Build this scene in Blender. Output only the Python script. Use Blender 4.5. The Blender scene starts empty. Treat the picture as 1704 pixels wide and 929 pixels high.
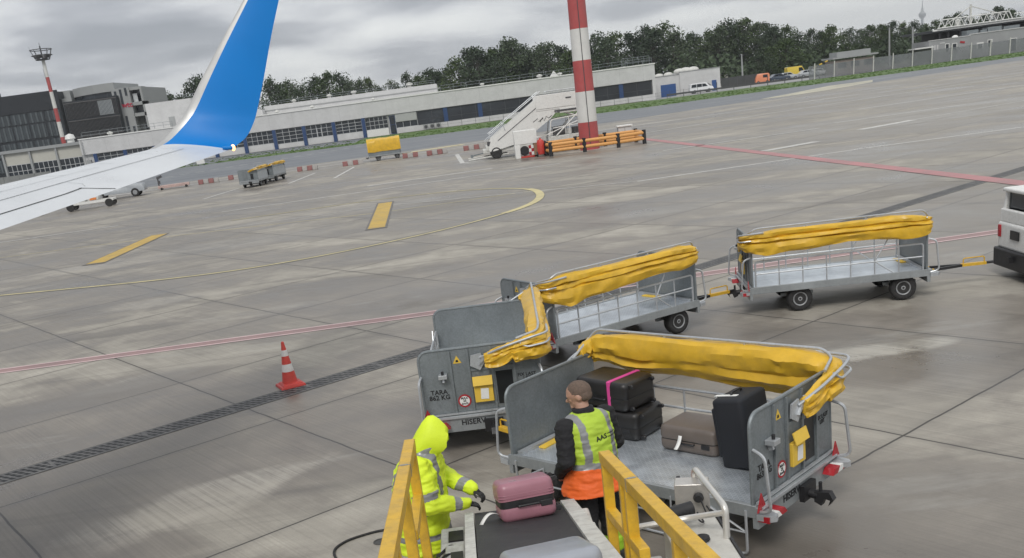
import bpy, bmesh, math, random
from mathutils import Vector, Matrix, noise as mnoise
R = math.radians
PI = math.pi
scene = bpy.context.scene
COL = scene.collection

# ------------------------------------------------------------------ camera
F_PX, PITCH, ROLL, HCAM, CX, CY = 1634.3, 17.874, 7.554, 4.3, 822.4, 692.9
PW, PH = 1704.0, 929.0
_p, _r = R(PITCH), R(ROLL)
_fw = Vector((0, math.cos(_p), -math.sin(_p)))
_rt = Vector((1, 0, 0)); _up = _rt.cross(_fw)
CR = _rt * math.cos(_r) - _up * math.sin(_r)
CU = _rt * math.sin(_r) + _up * math.cos(_r)
CC = Vector((0, 0, HCAM))

def ray(x, y):
    return _fw + CR * ((x - CX) / F_PX) - CU * ((y - CY) / F_PX)
def G(x, y, z=0.0):          # where a sight line meets the level z
    d = ray(x, y); t = (z - HCAM) / d.z
    return CC + d * t
def V(x, y, Y):              # where a sight line meets the vertical plane y = Y
    d = ray(x, y); return CC + d * (Y / d.y)

cam = bpy.data.cameras.new('camera'); co = bpy.data.objects.new('camera', cam); COL.objects.link(co)
m = Matrix((CR, CU, -_fw)).transposed().to_4x4(); m.translation = CC
co.matrix_world = m
cam.sensor_fit = 'HORIZONTAL'; cam.sensor_width = 36.0
cam.lens = F_PX / PW * 36.0
cam.shift_x = -(CX - PW / 2) / PW
cam.shift_y = (CY - PH / 2) / PW
cam.clip_end = 20000; cam.clip_start = 0.1
scene.camera = co

# ------------------------------------------------------------------ materials
def nodes(mt):
    mt.use_nodes = True
    nt = mt.node_tree
    return nt, nt.nodes, nt.links
def N(nt, typ, **kw):
    n = nt.nodes.new(typ)
    for k, v in kw.items():
        if k.startswith('i_'):
            n.inputs[k[2:].replace('_', ' ')].default_value = v
        else:
            setattr(n, k, v)
    return n
def ramp(nt, fac, stops, interp='LINEAR'):
    r = nt.nodes.new('ShaderNodeValToRGB'); r.color_ramp.interpolation = interp
    el = r.color_ramp.elements
    while len(el) < len(stops): el.new(0.5)
    for e, (p, c) in zip(el, stops):
        e.position = p
        e.color = (c, c, c, 1) if isinstance(c, (int, float)) else (*c, 1)
    nt.links.new(fac, r.inputs[0]); return r.outputs[0]
def math_(nt, op, a, b=None, c=None):
    n = nt.nodes.new('ShaderNodeMath'); n.operation = op
    for i, v in enumerate((a, b, c)):
        if v is None: continue
        if isinstance(v, (int, float)): n.inputs[i].default_value = v
        else: nt.links.new(v, n.inputs[i])
    return n.outputs[0]
def mixc(nt, f, a, b, mode='MIX'):
    n = nt.nodes.new('ShaderNodeMix'); n.data_type = 'RGBA'; n.blend_type = mode
    for idx, v in ((0, f), (6, a), (7, b)):
        if isinstance(v, (int, float)): n.inputs[idx].default_value = v if idx == 0 else (v, v, v, 1)
        elif isinstance(v, tuple): n.inputs[idx].default_value = (*v, 1)
        else: nt.links.new(v, n.inputs[idx])
    return n.outputs[2]

MATS = {}
def mat(name, col, rough=0.5, metal=0.0, var=0.12, scale=6.0, bump=0.0, bscale=40.0, spec=0.5, dirt=0.0, dirtcol=(0.10, 0.09, 0.08), alpha=1.0, coat=0.0):
    """paint / metal / cloth with uneven tone and some grime"""
    if name in MATS: return MATS[name]
    mt = bpy.data.materials.new(name); nt, ns, ln = nodes(mt)
    b = ns['Principled BSDF']
    tc = N(nt, 'ShaderNodeTexCoord')
    no = N(nt, 'ShaderNodeTexNoise', i_Scale=scale, i_Detail=5.0, i_Roughness=0.6)
    ln.new(tc.outputs['Object'], no.inputs['Vector'])
    lo = tuple(max(0, c * (1 - var)) for c in col); hi = tuple(min(1, c * (1 + var)) for c in col)
    c = ramp(nt, no.outputs[0], [(0.3, lo), (0.7, hi)])
    if dirt > 0:
        n2 = N(nt, 'ShaderNodeTexNoise', i_Scale=scale * 2.3, i_Detail=8.0, i_Roughness=0.7)
        ln.new(tc.outputs['Object'], n2.inputs['Vector'])
        f = ramp(nt, n2.outputs[0], [(0.45, 0.0), (0.75, dirt)])
        c = mixc(nt, f, c, dirtcol)
    ln.new(c, b.inputs['Base Color'])
    rr = ramp(nt, no.outputs[0], [(0.3, max(0.02, rough - 0.08)), (0.7, min(1, rough + 0.08))])
    ln.new(rr, b.inputs['Roughness'])
    b.inputs['Metallic'].default_value = metal
    b.inputs['Specular IOR Level'].default_value = spec
    b.inputs['Alpha'].default_value = alpha
    b.inputs['Coat Weight'].default_value = coat
    if bump > 0:
        n3 = N(nt, 'ShaderNodeTexNoise', i_Scale=bscale, i_Detail=4.0)
        ln.new(tc.outputs['Object'], n3.inputs['Vector'])
        bp = N(nt, 'ShaderNodeBump', i_Strength=bump, i_Distance=0.02)
        ln.new(n3.outputs[0], bp.inputs['Height']); ln.new(bp.outputs[0], b.inputs['Normal'])
    MATS[name] = mt
    return mt

def galv_mat(name, col, rough, metal, spangle=0.18):
    mt = bpy.data.materials.new(name); nt, ns, ln = nodes(mt); b = ns['Principled BSDF']
    tc = N(nt, 'ShaderNodeTexCoord')
    vo = N(nt, 'ShaderNodeTexVoronoi', i_Scale=55.0); ln.new(tc.outputs['Object'], vo.inputs['Vector'])
    no = N(nt, 'ShaderNodeTexNoise', i_Scale=2.2, i_Detail=7.0, i_Roughness=0.65); ln.new(tc.outputs['Object'], no.inputs['Vector'])
    sep = N(nt, 'ShaderNodeSeparateColor'); ln.new(vo.outputs['Color'], sep.inputs[0])
    f1 = math_(nt, 'MULTIPLY_ADD', sep.outputs[0], spangle, 1 - spangle / 2)
    f2 = math_(nt, 'MULTIPLY_ADD', no.outputs[0], 0.7, 0.65)
    f = math_(nt, 'MULTIPLY', f1, f2)
    c = mixc(nt, 1.0, (col[0], col[1], col[2]), f, 'MULTIPLY')
    # vertical scuffs
    mp = N(nt, 'ShaderNodeMapping'); mp.inputs['Scale'].default_value = (14, 14, 1.2); ln.new(tc.outputs['Object'], mp.inputs[0])
    n2 = N(nt, 'ShaderNodeTexNoise', i_Scale=1.6, i_Detail=6.0, i_Roughness=0.7); ln.new(mp.outputs[0], n2.inputs['Vector'])
    sf = ramp(nt, n2.outputs[0], [(0.55, 0.0), (0.8, 0.45)])
    c = mixc(nt, sf, c, (col[0] * 0.5, col[1] * 0.48, col[2] * 0.45))
    ln.new(c, b.inputs['Base Color'])
    ln.new(ramp(nt, no.outputs[0], [(0.3, rough - 0.1), (0.75, rough + 0.12)]), b.inputs['Roughness'])
    b.inputs['Metallic'].default_value = metal
    return mt

def tread_mat():
    mt = bpy.data.materials.new('tread plate'); nt, ns, ln = nodes(mt); b = ns['Principled BSDF']
    tc = N(nt, 'ShaderNodeTexCoord')
    sp = N(nt, 'ShaderNodeSeparateXYZ'); ln.new(tc.outputs['Object'], sp.inputs[0])
    # raised bars in alternating directions
    def bars(ax, ay, off):
        u = math_(nt, 'MULTIPLY_ADD', ax, 16.0, off)
        v = math_(nt, 'MULTIPLY_ADD', ay, 16.0, off)
        fu = math_(nt, 'ABSOLUTE', math_(nt, 'SUBTRACT', math_(nt, 'FRACT', u), 0.5))
        fv = math_(nt, 'ABSOLUTE', math_(nt, 'SUBTRACT', math_(nt, 'FRACT', v), 0.5))
        a = math_(nt, 'LESS_THAN', fu, 0.34); c = math_(nt, 'LESS_THAN', fv, 0.13)
        return math_(nt, 'MULTIPLY', a, c)
    x, y = sp.outputs[0], sp.outputs[1]
    d1 = math_(nt, 'ADD', x, y); d2 = math_(nt, 'SUBTRACT', x, y)
    h = math_(nt, 'MAXIMUM', bars(d1, d2, 0.0), bars(d2, d1, 0.5))
    no = N(nt, 'ShaderNodeTexNoise', i_Scale=3.0, i_Detail=7.0, i_Roughness=0.65); ln.new(tc.outputs['Object'], no.inputs['Vector'])
    c = ramp(nt, no.outputs[0], [(0.3, (0.36, 0.40, 0.44)), (0.55, (0.56, 0.61, 0.66)), (0.75, (0.68, 0.73, 0.78))])
    c = mixc(nt, math_(nt, 'MULTIPLY', h, 0.5), c, (0.82, 0.86, 0.90))
    # sheet seams
    fr = math_(nt, 'ABSOLUTE', math_(nt, 'ADD', y, 0.04))
    seam = math_(nt, 'LESS_THAN', fr, 0.004)
    c = mixc(nt, seam, c, (0.75, 0.78, 0.8))
    ln.new(c, b.inputs['Base Color'])
    b.inputs['Metallic'].default_value = 0.65
    ln.new(ramp(nt, no.outputs[0], [(0.3, 0.30), (0.7, 0.50)]), b.inputs['Roughness'])
    bp = N(nt, 'ShaderNodeBump', i_Strength=0.6, i_Distance=0.004)
    ln.new(h, bp.inputs['Height']); ln.new(bp.outputs[0], b.inputs['Normal'])
    return mt

M_galv = galv_mat('galvanised sheet', (0.205, 0.228, 0.240), 0.46, 0.35)
M_galvl = galv_mat('galvanised tube', (0.48, 0.50, 0.52), 0.42, 0.55, 0.1)
M_frame = galv_mat('galvanised frame', (0.30, 0.32, 0.33), 0.5, 0.4, 0.1)
M_deck = tread_mat()
M_tarp = mat('yellow tarpaulin', (0.66, 0.40, 0.028), 0.40, var=0.14, scale=2.6, bump=0.35, bscale=7, dirt=0.3, dirtcol=(0.30, 0.20, 0.05))
M_black = mat('black rubber', (0.018, 0.018, 0.019), 0.75, var=0.3, scale=12, dirt=0.35)
M_blackp = mat('black plastic', (0.016, 0.016, 0.018), 0.5, var=0.25)
M_rim = mat('grey wheel rim', (0.30, 0.31, 0.32), 0.5, 0.2, dirt=0.4)
M_white = mat('white paint', (0.72, 0.72, 0.70), 0.45, var=0.05, dirt=0.25, dirtcol=(0.3, 0.29, 0.27))
M_whited = mat('worn white paint', (0.60, 0.60, 0.57), 0.55, var=0.12, scale=5, dirt=0.6, dirtcol=(0.22, 0.21, 0.19))
M_yel = mat('yellow paint', (0.66, 0.40, 0.03), 0.42, var=0.10, scale=5, dirt=0.55, dirtcol=(0.30, 0.17, 0.04))
M_yelbox = mat('yellow box paint', (0.72, 0.48, 0.06), 0.5, var=0.06)
M_red = mat('red paint', (0.52, 0.045, 0.035), 0.45, var=0.12, dirt=0.2)
M_redrefl = mat('red reflector', (0.36, 0.018, 0.026), 0.3, var=0.1)
M_paper = mat('white paper', (0.75, 0.75, 0.73), 0.7, var=0.06)
M_ink = mat('black stencil ink', (0.012, 0.012, 0.014), 0.6, var=0.1)
M_dark = mat('dark opening', (0.010, 0.012, 0.014), 0.35, var=0.2)
M_steel = mat('stainless steel', (0.55, 0.53, 0.50), 0.35, 0.6, var=0.1, dirt=0.15)
M_silvt = mat('silver rail tube', (0.62, 0.61, 0.58), 0.38, 0.5, var=0.06)
M_glass = mat('dark window glass', (0.022, 0.028, 0.036), 0.12, var=0.25, scale=0.6, spec=0.6)
M_orange = mat('orange paint', (0.72, 0.22, 0.05), 0.5, var=0.1, dirt=0.2)
M_blue = mat('blue door paint', (0.025, 0.075, 0.22), 0.5, var=0.1)
M_conc = mat('pale facade panels', (0.54, 0.54, 0.54), 0.75, var=0.08, scale=0.5, dirt=0.25, dirtcol=(0.35, 0.35, 0.34))
M_conc2 = mat('grey facade panels', (0.30, 0.31, 0.31), 0.7, var=0.07, scale=0.3)

# ------------------------------------------------------------------ mesh building
class MB:
    def __init__(s, M=None):
        s.v = []; s.f = []; s.mi = []; s.M = M or Matrix(); s.cur = 0
    def addv(s, pts):
        i0 = len(s.v)
        for p in pts: s.v.append(tuple(s.M @ Vector(p)))
        return i0
    def face(s, idx): s.f.append(tuple(idx)); s.mi.append(s.cur)
    def box(s, c, d, rz=0.0, rx=0.0, ry=0.0, taper=1.0):
        T = Matrix.Translation(c) @ Matrix.Rotation(rz, 4, 'Z') @ Matrix.Rotation(ry, 4, 'Y') @ Matrix.Rotation(rx, 4, 'X')
        hx, hy, hz = d[0] / 2, d[1] / 2, d[2] / 2
        P = []
        for z, k in ((-hz, 1.0), (hz, taper)):
            P += [T @ Vector(q) for q in ((-hx * k, -hy * k, z), (hx * k, -hy * k, z), (hx * k, hy * k, z), (-hx * k, hy * k, z))]
        i = s.addv(P)
        for f in ((0, 3, 2, 1), (4, 5, 6, 7), (0, 1, 5, 4), (1, 2, 6, 5), (2, 3, 7, 6), (3, 0, 4, 7)): s.face([i + k for k in f])
        return s
    def bx(s, x0, x1, y0, y1, z0, z1):
        return s.box(((x0 + x1) / 2, (y0 + y1) / 2, (z0 + z1) / 2), (abs(x1 - x0), abs(y1 - y0), abs(z1 - z0)))
    def ring(s, c, t, r, n, up=None, ph=0.0, ry=None):
        t = Vector(t).normalized()
        u = up if up is not None else (Vector((0, 0, 1)) if abs(t.z) < 0.95 else Vector((1, 0, 0)))
        a = t.cross(u).normalized(); b = a.cross(t).normalized()
        rr = r if ry is None else ry
        return s.addv([Vector(c) + a * (math.cos(2 * PI * k / n + ph) * r) + b * (math.sin(2 * PI * k / n + ph) * rr) for k in range(n)])
    def tube(s, p0, p1, r, n=8, r1=None, cap=True, ph=0.0):
        p0, p1 = Vector(p0), Vector(p1); t = p1 - p0
        a = s.ring(p0, t, r, n, ph=ph); b = s.ring(p1, t, r1 if r1 is not None else r, n, ph=ph)
        for k in range(n): s.face((a + k, a + (k + 1) % n, b + (k + 1) % n, b + k))
        if cap:
            s.face([a + k for k in range(n)][::-1]); s.face([b + k for k in range(n)])
        return s
    def sq(s, p0, p1, w):           # square bar
        return s.tube(p0, p1, w * 0.7071, 4, ph=PI / 4)
    def path(s, pts, r, n=8, closed=False, rad=None):
        P = [Vector(p) for p in pts]
        if rad:                      # round the corners
            Q = []
            for i, p in enumerate(P):
                if 0 < i < len(P) - 1:
                    a = (P[i - 1] - p); b = (P[i + 1] - p)
                    k = min(rad, a.length * 0.45, b.length * 0.45)
                    a = p + a.normalized() * k; b = p + b.normalized() * k
                    for q in range(6):
                        t = q / 5; Q.append(a * (1 - t) ** 2 + p * 2 * t * (1 - t) + b * t * t)
                else: Q.append(p)
            P = Q
        rings = []; m_ = len(P); up = None
        for i, p in enumerate(P):
            if closed: t = (P[(i + 1) % m_] - P[i - 1])
            else: t = (P[min(i + 1, m_ - 1)] - P[max(i - 1, 0)])
            t.normalize()
            if up is None: up = Vector((0, 0, 1)) if abs(t.z) < 0.9 else Vector((1, 0, 0))
            a = t.cross(up).normalized(); b = a.cross(t).normalized(); up = b
            rings.append(s.addv([p + a * math.cos(2 * PI * k / n) * r + b * math.sin(2 * PI * k / n) * r for k in range(n)]))
        for i in range(m_ if closed else m_ - 1):
            a, b = rings[i], rings[(i + 1) % m_]
            for k in range(n): s.face((a + k, a + (k + 1) % n, b + (k + 1) % n, b + k))
        if not closed:
            s.face([rings[0] + k for k in range(n)][::-1]); s.face([rings[-1] + k for k in range(n)])
        return s
    def lathe(s, prof, n=16, c=(0, 0, 0), axis='Z'):
        T = Matrix.Translation(c)
        if axis == 'Y': T = T @ Matrix.Rotation(-PI / 2, 4, 'X')
        if axis == 'X': T = T @ Matrix.Rotation(PI / 2, 4, 'Y')
        rr = [s.addv([T @ Vector((r * math.cos(2 * PI * k / n), r * math.sin(2 * PI * k / n), z)) for k in range(n)]) for r, z in prof]
        for a, b in zip(rr, rr[1:]):
            for k in range(n): s.face((a + k, a + (k + 1) % n, b + (k + 1) % n, b + k))
        s.face([rr[0] + k for k in range(n)][::-1]); s.face([rr[-1] + k for k in range(n)])
        return s
    def prism(s, poly, e, base=(0, 0, 0), ax=(1, 0, 0), ay=(0, 0, 1)):   # polygon in plane (ax, ay) pushed along e
        ax, ay, e, base = Vector(ax), Vector(ay), Vector(e), Vector(base)
        n = len(poly)
        a = s.addv([base + ax * p[0] + ay * p[1] for p in poly]); b = s.addv([base + ax * p[0] + ay * p[1] + e for p in poly])
        s.face([a + k for k in range(n)][::-1]); s.face([b + k for k in range(n)])
        for k in range(n): s.face((a + k, a + (k + 1) % n, b + (k + 1) % n, b + k))
        return s
    def poly(s, pts):
        i = s.addv(pts); s.face([i + k for k in range(len(pts))]); return s
    def grid(s, rows, closed_u=False, closed_v=False):
        nr, nc = len(rows), len(rows[0]); i = s.addv([p for r in rows for p in r])
        for a in range(nr if closed_u else nr - 1):
            for b in range(nc if closed_v else nc - 1):
                a2, b2 = (a + 1) % nr, (b + 1) % nc
                s.face((i + a * nc + b, i + a * nc + b2, i + a2 * nc + b2, i + a2 * nc + b))
        return s
    def ell(s, c, r, n=14, m_=9, rot=None):
        rows = []
        T = Matrix.Translation(c) @ (rot.to_4x4() if rot else Matrix())
        for j in range(m_ + 1):
            th = PI * j / m_
            rows.append([T @ Vector((r[0] * max(1e-3, math.sin(th)) * math.cos(2 * PI * k / n), r[1] * max(1e-3, math.sin(th)) * math.sin(2 * PI * k / n), -r[2] * math.cos(th))) for k in range(n)])
        s.grid(rows, closed_v=True)
        b = len(s.v)
        s.face([b - n * (m_ + 1) + k for k in range(n)][::-1]); s.face([b - n + k for k in range(n)])
        return s
    def mesh(s, name, mats, smooth=False, ang=40):
        me = bpy.data.meshes.new(name); me.from_pydata(s.v, [], s.f)
        for mm in (mats if isinstance(mats, (list, tuple)) else [mats]): me.materials.append(mm)
        if len(me.materials) > 1: me.polygons.foreach_set('material_index', s.mi)
        bm = bmesh.new(); bm.from_mesh(me); bmesh.ops.recalc_face_normals(bm, faces=bm.faces); bm.to_mesh(me); bm.free()
        if smooth:
            me.shade_smooth(); me.set_sharp_from_angle(angle=R(ang))
        me.update(); return me
    def build(s, name, mats, parent=None, smooth=False, ang=40, bevel=0.0, seg=2):
        o = bpy.data.objects.new(name, s.mesh(name, mats, smooth, ang)); COL.objects.link(o)
        if parent: o.parent = parent
        if bevel > 0:
            b = o.modifiers.new('bevel', 'BEVEL'); b.width = bevel; b.segments = seg; b.limit_method = 'ANGLE'; b.angle_limit = R(35)
            o.data.shade_smooth(); o.data.set_sharp_from_angle(angle=R(35))
            b.harden_normals = False
        return o

def tag(o, label=None, cat=None, group=None, kind=None):
    if label: o['label'] = label
    if cat: o['category'] = cat
    if group: o['group'] = group
    if kind: o['kind'] = kind
    return o
def thing(name, label, cat, loc=(0, 0, 0), rz=0.0, group=None):
    o = bpy.data.objects.new(name, None); COL.objects.link(o)
    o.location = loc; o.rotation_euler = (0, 0, rz); o.empty_display_size = 0.2
    return tag(o, label, cat, group)
def kids(o): return [c for c in bpy.data.objects if c.parent == o]
def copy_tree(o, parent=None):
    c = o.copy(); COL.objects.link(c)
    if parent: c.parent = parent
    for ch in kids(o): copy_tree(ch, c)
    return c
def text_part(name, body, size, M, parent, mt, ext=0.001, align='CENTER', sx=1.0, bold=0.022):
    cu = bpy.data.curves.new('lettering', 'FONT'); cu.body = body; cu.size = size; cu.align_x = align; cu.align_y = 'CENTER'
    cu.extrude = ext; cu.offset = size * bold; cu.resolution_u = 2; cu.space_line = 0.85
    t = bpy.data.objects.new('tmp', cu); COL.objects.link(t)
    bpy.context.view_layer.update()
    me = bpy.data.meshes.new_from_object(t.evaluated_get(bpy.context.evaluated_depsgraph_get()))
    bpy.data.objects.remove(t); bpy.data.curves.remove(cu)
    me.transform(M @ Matrix.Diagonal((sx, 1, 1, 1))); me.materials.clear(); me.materials.append(mt)
    o = bpy.data.objects.new(name, me); COL.objects.link(o); o.parent = parent
    return o
def frame(origin, X, Y):
    X = Vector(X).normalized(); Y = Vector(Y).normalized(); Z = X.cross(Y)
    m_ = Matrix((X, Y, Z)).transposed().to_4x4(); m_.translation = Vector(origin); return m_
def remeshed(mb, name, voxel, smooth_it=4, sfac=0.5):
    """one continuous surface round a group of overlapping solids"""
    me = mb.mesh(name, M_black)
    o = bpy.data.objects.new(name, me); COL.objects.link(o)
    rm = o.modifiers.new('r', 'REMESH'); rm.mode = 'VOXEL'; rm.voxel_size = voxel
    sm = o.modifiers.new('s', 'SMOOTH'); sm.iterations = smooth_it; sm.factor = sfac
    bpy.context.view_layer.update()
    out = bpy.data.meshes.new_from_object(o.evaluated_get(bpy.context.evaluated_depsgraph_get()))
    bpy.data.objects.remove(o); out.materials.clear(); out.shade_smooth()
    return out
def facemats(me, mats, fn):
    for mm in mats: me.materials.append(mm)
    for p in me.polygons: p.material_index = fn(p.center)
# ------------------------------------------------------------------ sky and sun
w = bpy.data.worlds.new('World'); scene.world = w; w.use_nodes = True
nt = w.node_tree; ns = nt.nodes; ln = nt.links
for n_ in list(ns): ns.remove(n_)
outw = ns.new('ShaderNodeOutputWorld')
SUN_EL, SUN_AZ = 48.0, 200.0
sky = N(nt, 'ShaderNodeTexSky', sky_type='NISHITA', sun_disc=False)
sky.sun_elevation = R(SUN_EL); sky.sun_rotation = R(SUN_AZ)
bg1 = N(nt, 'ShaderNodeBackground', i_Strength=0.08); ln.new(sky.outputs[0], bg1.inputs[0])
tc = N(nt, 'ShaderNodeTexCoord'); sp = N(nt, 'ShaderNodeSeparateXYZ'); ln.new(tc.outputs['Generated'], sp.inputs[0])
zz = math_(nt, 'ADD', math_(nt, 'MAXIMUM', sp.outputs[2], 0.0), 0.15)
cx_ = math_(nt, 'DIVIDE', sp.outputs[0], zz); cy_ = math_(nt, 'DIVIDE', sp.outputs[1], zz)
cb = N(nt, 'ShaderNodeCombineXYZ'); ln.new(cx_, cb.inputs[0]); ln.new(cy_, cb.inputs[1])
n1 = N(nt, 'ShaderNodeTexNoise', i_Scale=1.05, i_Detail=9.0, i_Roughness=0.52, i_Distortion=0.2); ln.new(cb.outputs[0], n1.inputs['Vector'])
n2 = N(nt, 'ShaderNodeTexNoise', i_Scale=0.42, i_Detail=3.0, i_Roughness=0.5); 
mp = N(nt, 'ShaderNodeMapping'); mp.inputs['Location'].default_value = (3.1, 7.7, 0); ln.new(cb.outputs[0], mp.inputs[0]); ln.new(mp.outputs[0], n2.inputs['Vector'])
# thicker cloud to the left of the view, thinner to the right and low down
side = math_(nt, 'MULTIPLY', sp.outputs[0], 0.24)
low = math_(nt, 'MAXIMUM', math_(nt, 'MULTIPLY', math_(nt, 'MAXIMUM', sp.outputs[2], 0.0), -1.3), -0.12)
k1 = math_(nt, 'MULTIPLY_ADD', n1.outputs[0], 1.55, -0.775); k2 = math_(nt, 'MULTIPLY_ADD', n2.outputs[0], 1.25, -0.625)
dens = math_(nt, 'ADD', math_(nt, 'ADD', math_(nt, 'ADD', k1, k2), 0.60), math_(nt, 'ADD', side, low))
ccol = ramp(nt, dens, [(0.22, (0.255, 0.268, 0.295)), (0.38, (0.35, 0.362, 0.39)), (0.49, (0.50, 0.51, 0.53)), (0.58, (0.61, 0.62, 0.625)), (0.72, (0.70, 0.708, 0.70))])
bg2 = N(nt, 'ShaderNodeBackground', i_Strength=1.0); ln.new(ccol, bg2.inputs[0])
mx = N(nt, 'ShaderNodeMixShader'); mx.inputs[0].default_value = 0.93
ln.new(bg1.outputs[0], mx.inputs[1]); ln.new(bg2.outputs[0], mx.inputs[2]); ln.new(mx.outputs[0], outw.inputs[0])

sun = bpy.data.lights.new('sun', 'SUN'); sun.energy = 1.3; sun.angle = R(20); sun.color = (1.0, 0.97, 0.92)
so = bpy.data.objects.new('sun', sun); COL.objects.link(so)
a_ = R(SUN_AZ); e_ = R(SUN_EL)
dv = Vector((math.sin(a_) * math.cos(e_), math.cos(a_) * math.cos(e_), math.sin(e_)))
so.rotation_euler = dv.to_track_quat('Z', 'Y').to_euler(); so.location = (0, 0, 60)
vs = scene.view_settings; vs.view_transform = 'Standard'; vs.look = 'None'; vs.gamma = 1.0; vs.exposure = 0.52; vs.use_curve_mapping = False

# ------------------------------------------------------------------ apron concrete
SL_A = R(36.2)       # direction of the slab joints
def concrete():
    mt = bpy.data.materials.new('apron concrete'); nt, ns, ln = nodes(mt); b = ns['Principled BSDF']
    tc = N(nt, 'ShaderNodeTexCoord')
    mp = N(nt, 'ShaderNodeMapping'); mp.inputs['Rotation'].default_value = (0, 0, -SL_A); ln.new(tc.outputs['Object'], mp.inputs[0])
    sp = N(nt, 'ShaderNodeSeparateXYZ'); ln.new(mp.outputs[0], sp.inputs[0])
    wob = N(nt, 'ShaderNodeTexNoise', i_Scale=1.4, i_Detail=3.0); ln.new(tc.outputs['Object'], wob.inputs['Vector'])
    wv = math_(nt, 'MULTIPLY_ADD', wob.outputs[0], 0.05, -0.025)
    u = math_(nt, 'DIVIDE', math_(nt, 'ADD', math_(nt, 'SUBTRACT', sp.outputs[0], 1.82), wv), 4.1)
    v = math_(nt, 'DIVIDE', math_(nt, 'ADD', math_(nt, 'SUBTRACT', sp.outputs[1], 5.78), wv), 4.0)
    du = math_(nt, 'MULTIPLY', math_(nt, 'SUBTRACT', 0.5, math_(nt, 'ABSOLUTE', math_(nt, 'SUBTRACT', math_(nt, 'FRACT', u), 0.5))), 4.1)
    dv = math_(nt, 'MULTIPLY', math_(nt, 'SUBTRACT', 0.5, math_(nt, 'ABSOLUTE', math_(nt, 'SUBTRACT', math_(nt, 'FRACT', v), 0.5))), 4.0)
    dj = math_(nt, 'MINIMUM', du, dv)
    joint = ramp(nt, dj, [(0.0, 1.0), (0.011, 1.0), (0.019, 0.0)])
    jsoft = ramp(nt, dj, [(0.0, 1.0), (0.16, 0.0)])
    # tone of each slab
    cbx = N(nt, 'ShaderNodeCombineXYZ'); ln.new(math_(nt, 'FLOOR', u), cbx.inputs[0]); ln.new(math_(nt, 'FLOOR', v), cbx.inputs[1])
    wn = N(nt, 'ShaderNodeTexWhiteNoise', noise_dimensions='2D'); ln.new(cbx.outputs[0], wn.inputs['Vector'])
    # damp and dry areas
    big = N(nt, 'ShaderNodeTexNoise', i_Scale=0.16, i_Detail=8.0, i_Roughness=0.58, i_Distortion=0.6)
    mpb = N(nt, 'ShaderNodeMapping'); mpb.inputs['Location'].default_value = (11.3, 4.2, 0); mpb.inputs['Rotation'].default_value = (0, 0, -SL_A); mpb.inputs['Scale'].default_value = (0.8, 1.25, 1)
    ln.new(tc.outputs['Object'], mpb.inputs[0]); ln.new(mpb.outputs[0], big.inputs['Vector'])
    mid = N(nt, 'ShaderNodeTexNoise', i_Scale=0.9, i_Detail=9.0, i_Roughness=0.66, i_Distortion=0.4); ln.new(tc.outputs['Object'], mid.inputs['Vector'])
    fine = N(nt, 'ShaderNodeTexNoise', i_Scale=30.0, i_Detail=6.0, i_Roughness=0.7); ln.new(tc.outputs['Object'], fine.inputs['Vector'])
    # brushed grooves across the slabs
    mpg = N(nt, 'ShaderNodeMapping'); mpg.inputs['Scale'].default_value = (26, 0.22, 1); ln.new(mp.outputs[0], mpg.inputs[0])
    gro = N(nt, 'ShaderNodeTexNoise', i_Scale=1.0, i_Detail=4.0, i_Roughness=0.6); ln.new(mpg.outputs[0], gro.inputs['Vector'])
    damp = math_(nt, 'ADD', math_(nt, 'MULTIPLY', big.outputs[0], 0.75), math_(nt, 'MULTIPLY', mid.outputs[0], 0.25))
    c = ramp(nt, damp, [(0.35, (0.122, 0.107, 0.090)), (0.44, (0.174, 0.155, 0.132)), (0.515, (0.222, 0.201, 0.173)), (0.560, (0.285, 0.264, 0.228)), (0.64, (0.345, 0.322, 0.28))])
    t1 = math_(nt, 'MULTIPLY_ADD', wn.outputs[0], 0.16, 0.92)
    t2 = math_(nt, 'MULTIPLY_ADD', fine.outputs[0], 0.30, 0.85)
    t3 = math_(nt, 'MULTIPLY_ADD', gro.outputs[0], 0.62, 0.69)
    t4 = math_(nt, 'MULTIPLY_ADD', mid.outputs[0], 0.5, 0.75)
    t = math_(nt, 'MULTIPLY', math_(nt, 'MULTIPLY', t1, t2), math_(nt, 'MULTIPLY', t3, t4))
    c = mixc(nt, 1.0, c, t, 'MULTIPLY')
    # oil and tyre marks
    mpo = N(nt, 'ShaderNodeMapping'); mpo.inputs['Rotation'].default_value = (0, 0, R(-4)); mpo.inputs['Scale'].default_value = (0.06, 1.3, 1); mpo.inputs['Location'].default_value = (2.0, 5.5, 0)
    ln.new(tc.outputs['Object'], mpo.inputs[0])
    oil = N(nt, 'ShaderNodeTexNoise', i_Scale=1.0, i_Detail=6.0, i_Roughness=0.6); ln.new(mpo.outputs[0], oil.inputs['Vector'])
    of = ramp(nt, oil.outputs[0], [(0.56, 0.0), (0.72, 0.38)])
    c = mixc(nt, of, c, (0.075, 0.071, 0.068))
    # pale scuffs
    mps = N(nt, 'ShaderNodeMapping'); mps.inputs['Scale'].default_value = (0.16, 0.55, 1); mps.inputs['Location'].default_value = (7.0, 1.5, 0); mps.inputs['Rotation'].default_value = (0, 0, R(5)); ln.new(tc.outputs['Object'], mps.inputs[0])
    sc = N(nt, 'ShaderNodeTexNoise', i_Scale=1.0, i_Detail=9.0, i_Roughness=0.68); ln.new(mps.outputs[0], sc.inputs['Vector'])
    sf = ramp(nt, sc.outputs[0], [(0.60, 0.0), (0.72, 0.55)])
    c = mixc(nt, sf, c, (0.36, 0.35, 0.32))
    edge = N(nt, 'ShaderNodeTexNoise', i_Scale=0.7, i_Detail=8.0, i_Roughness=0.62, i_Distortion=0.5); ln.new(tc.outputs['Object'], edge.inputs['Vector'])
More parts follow.
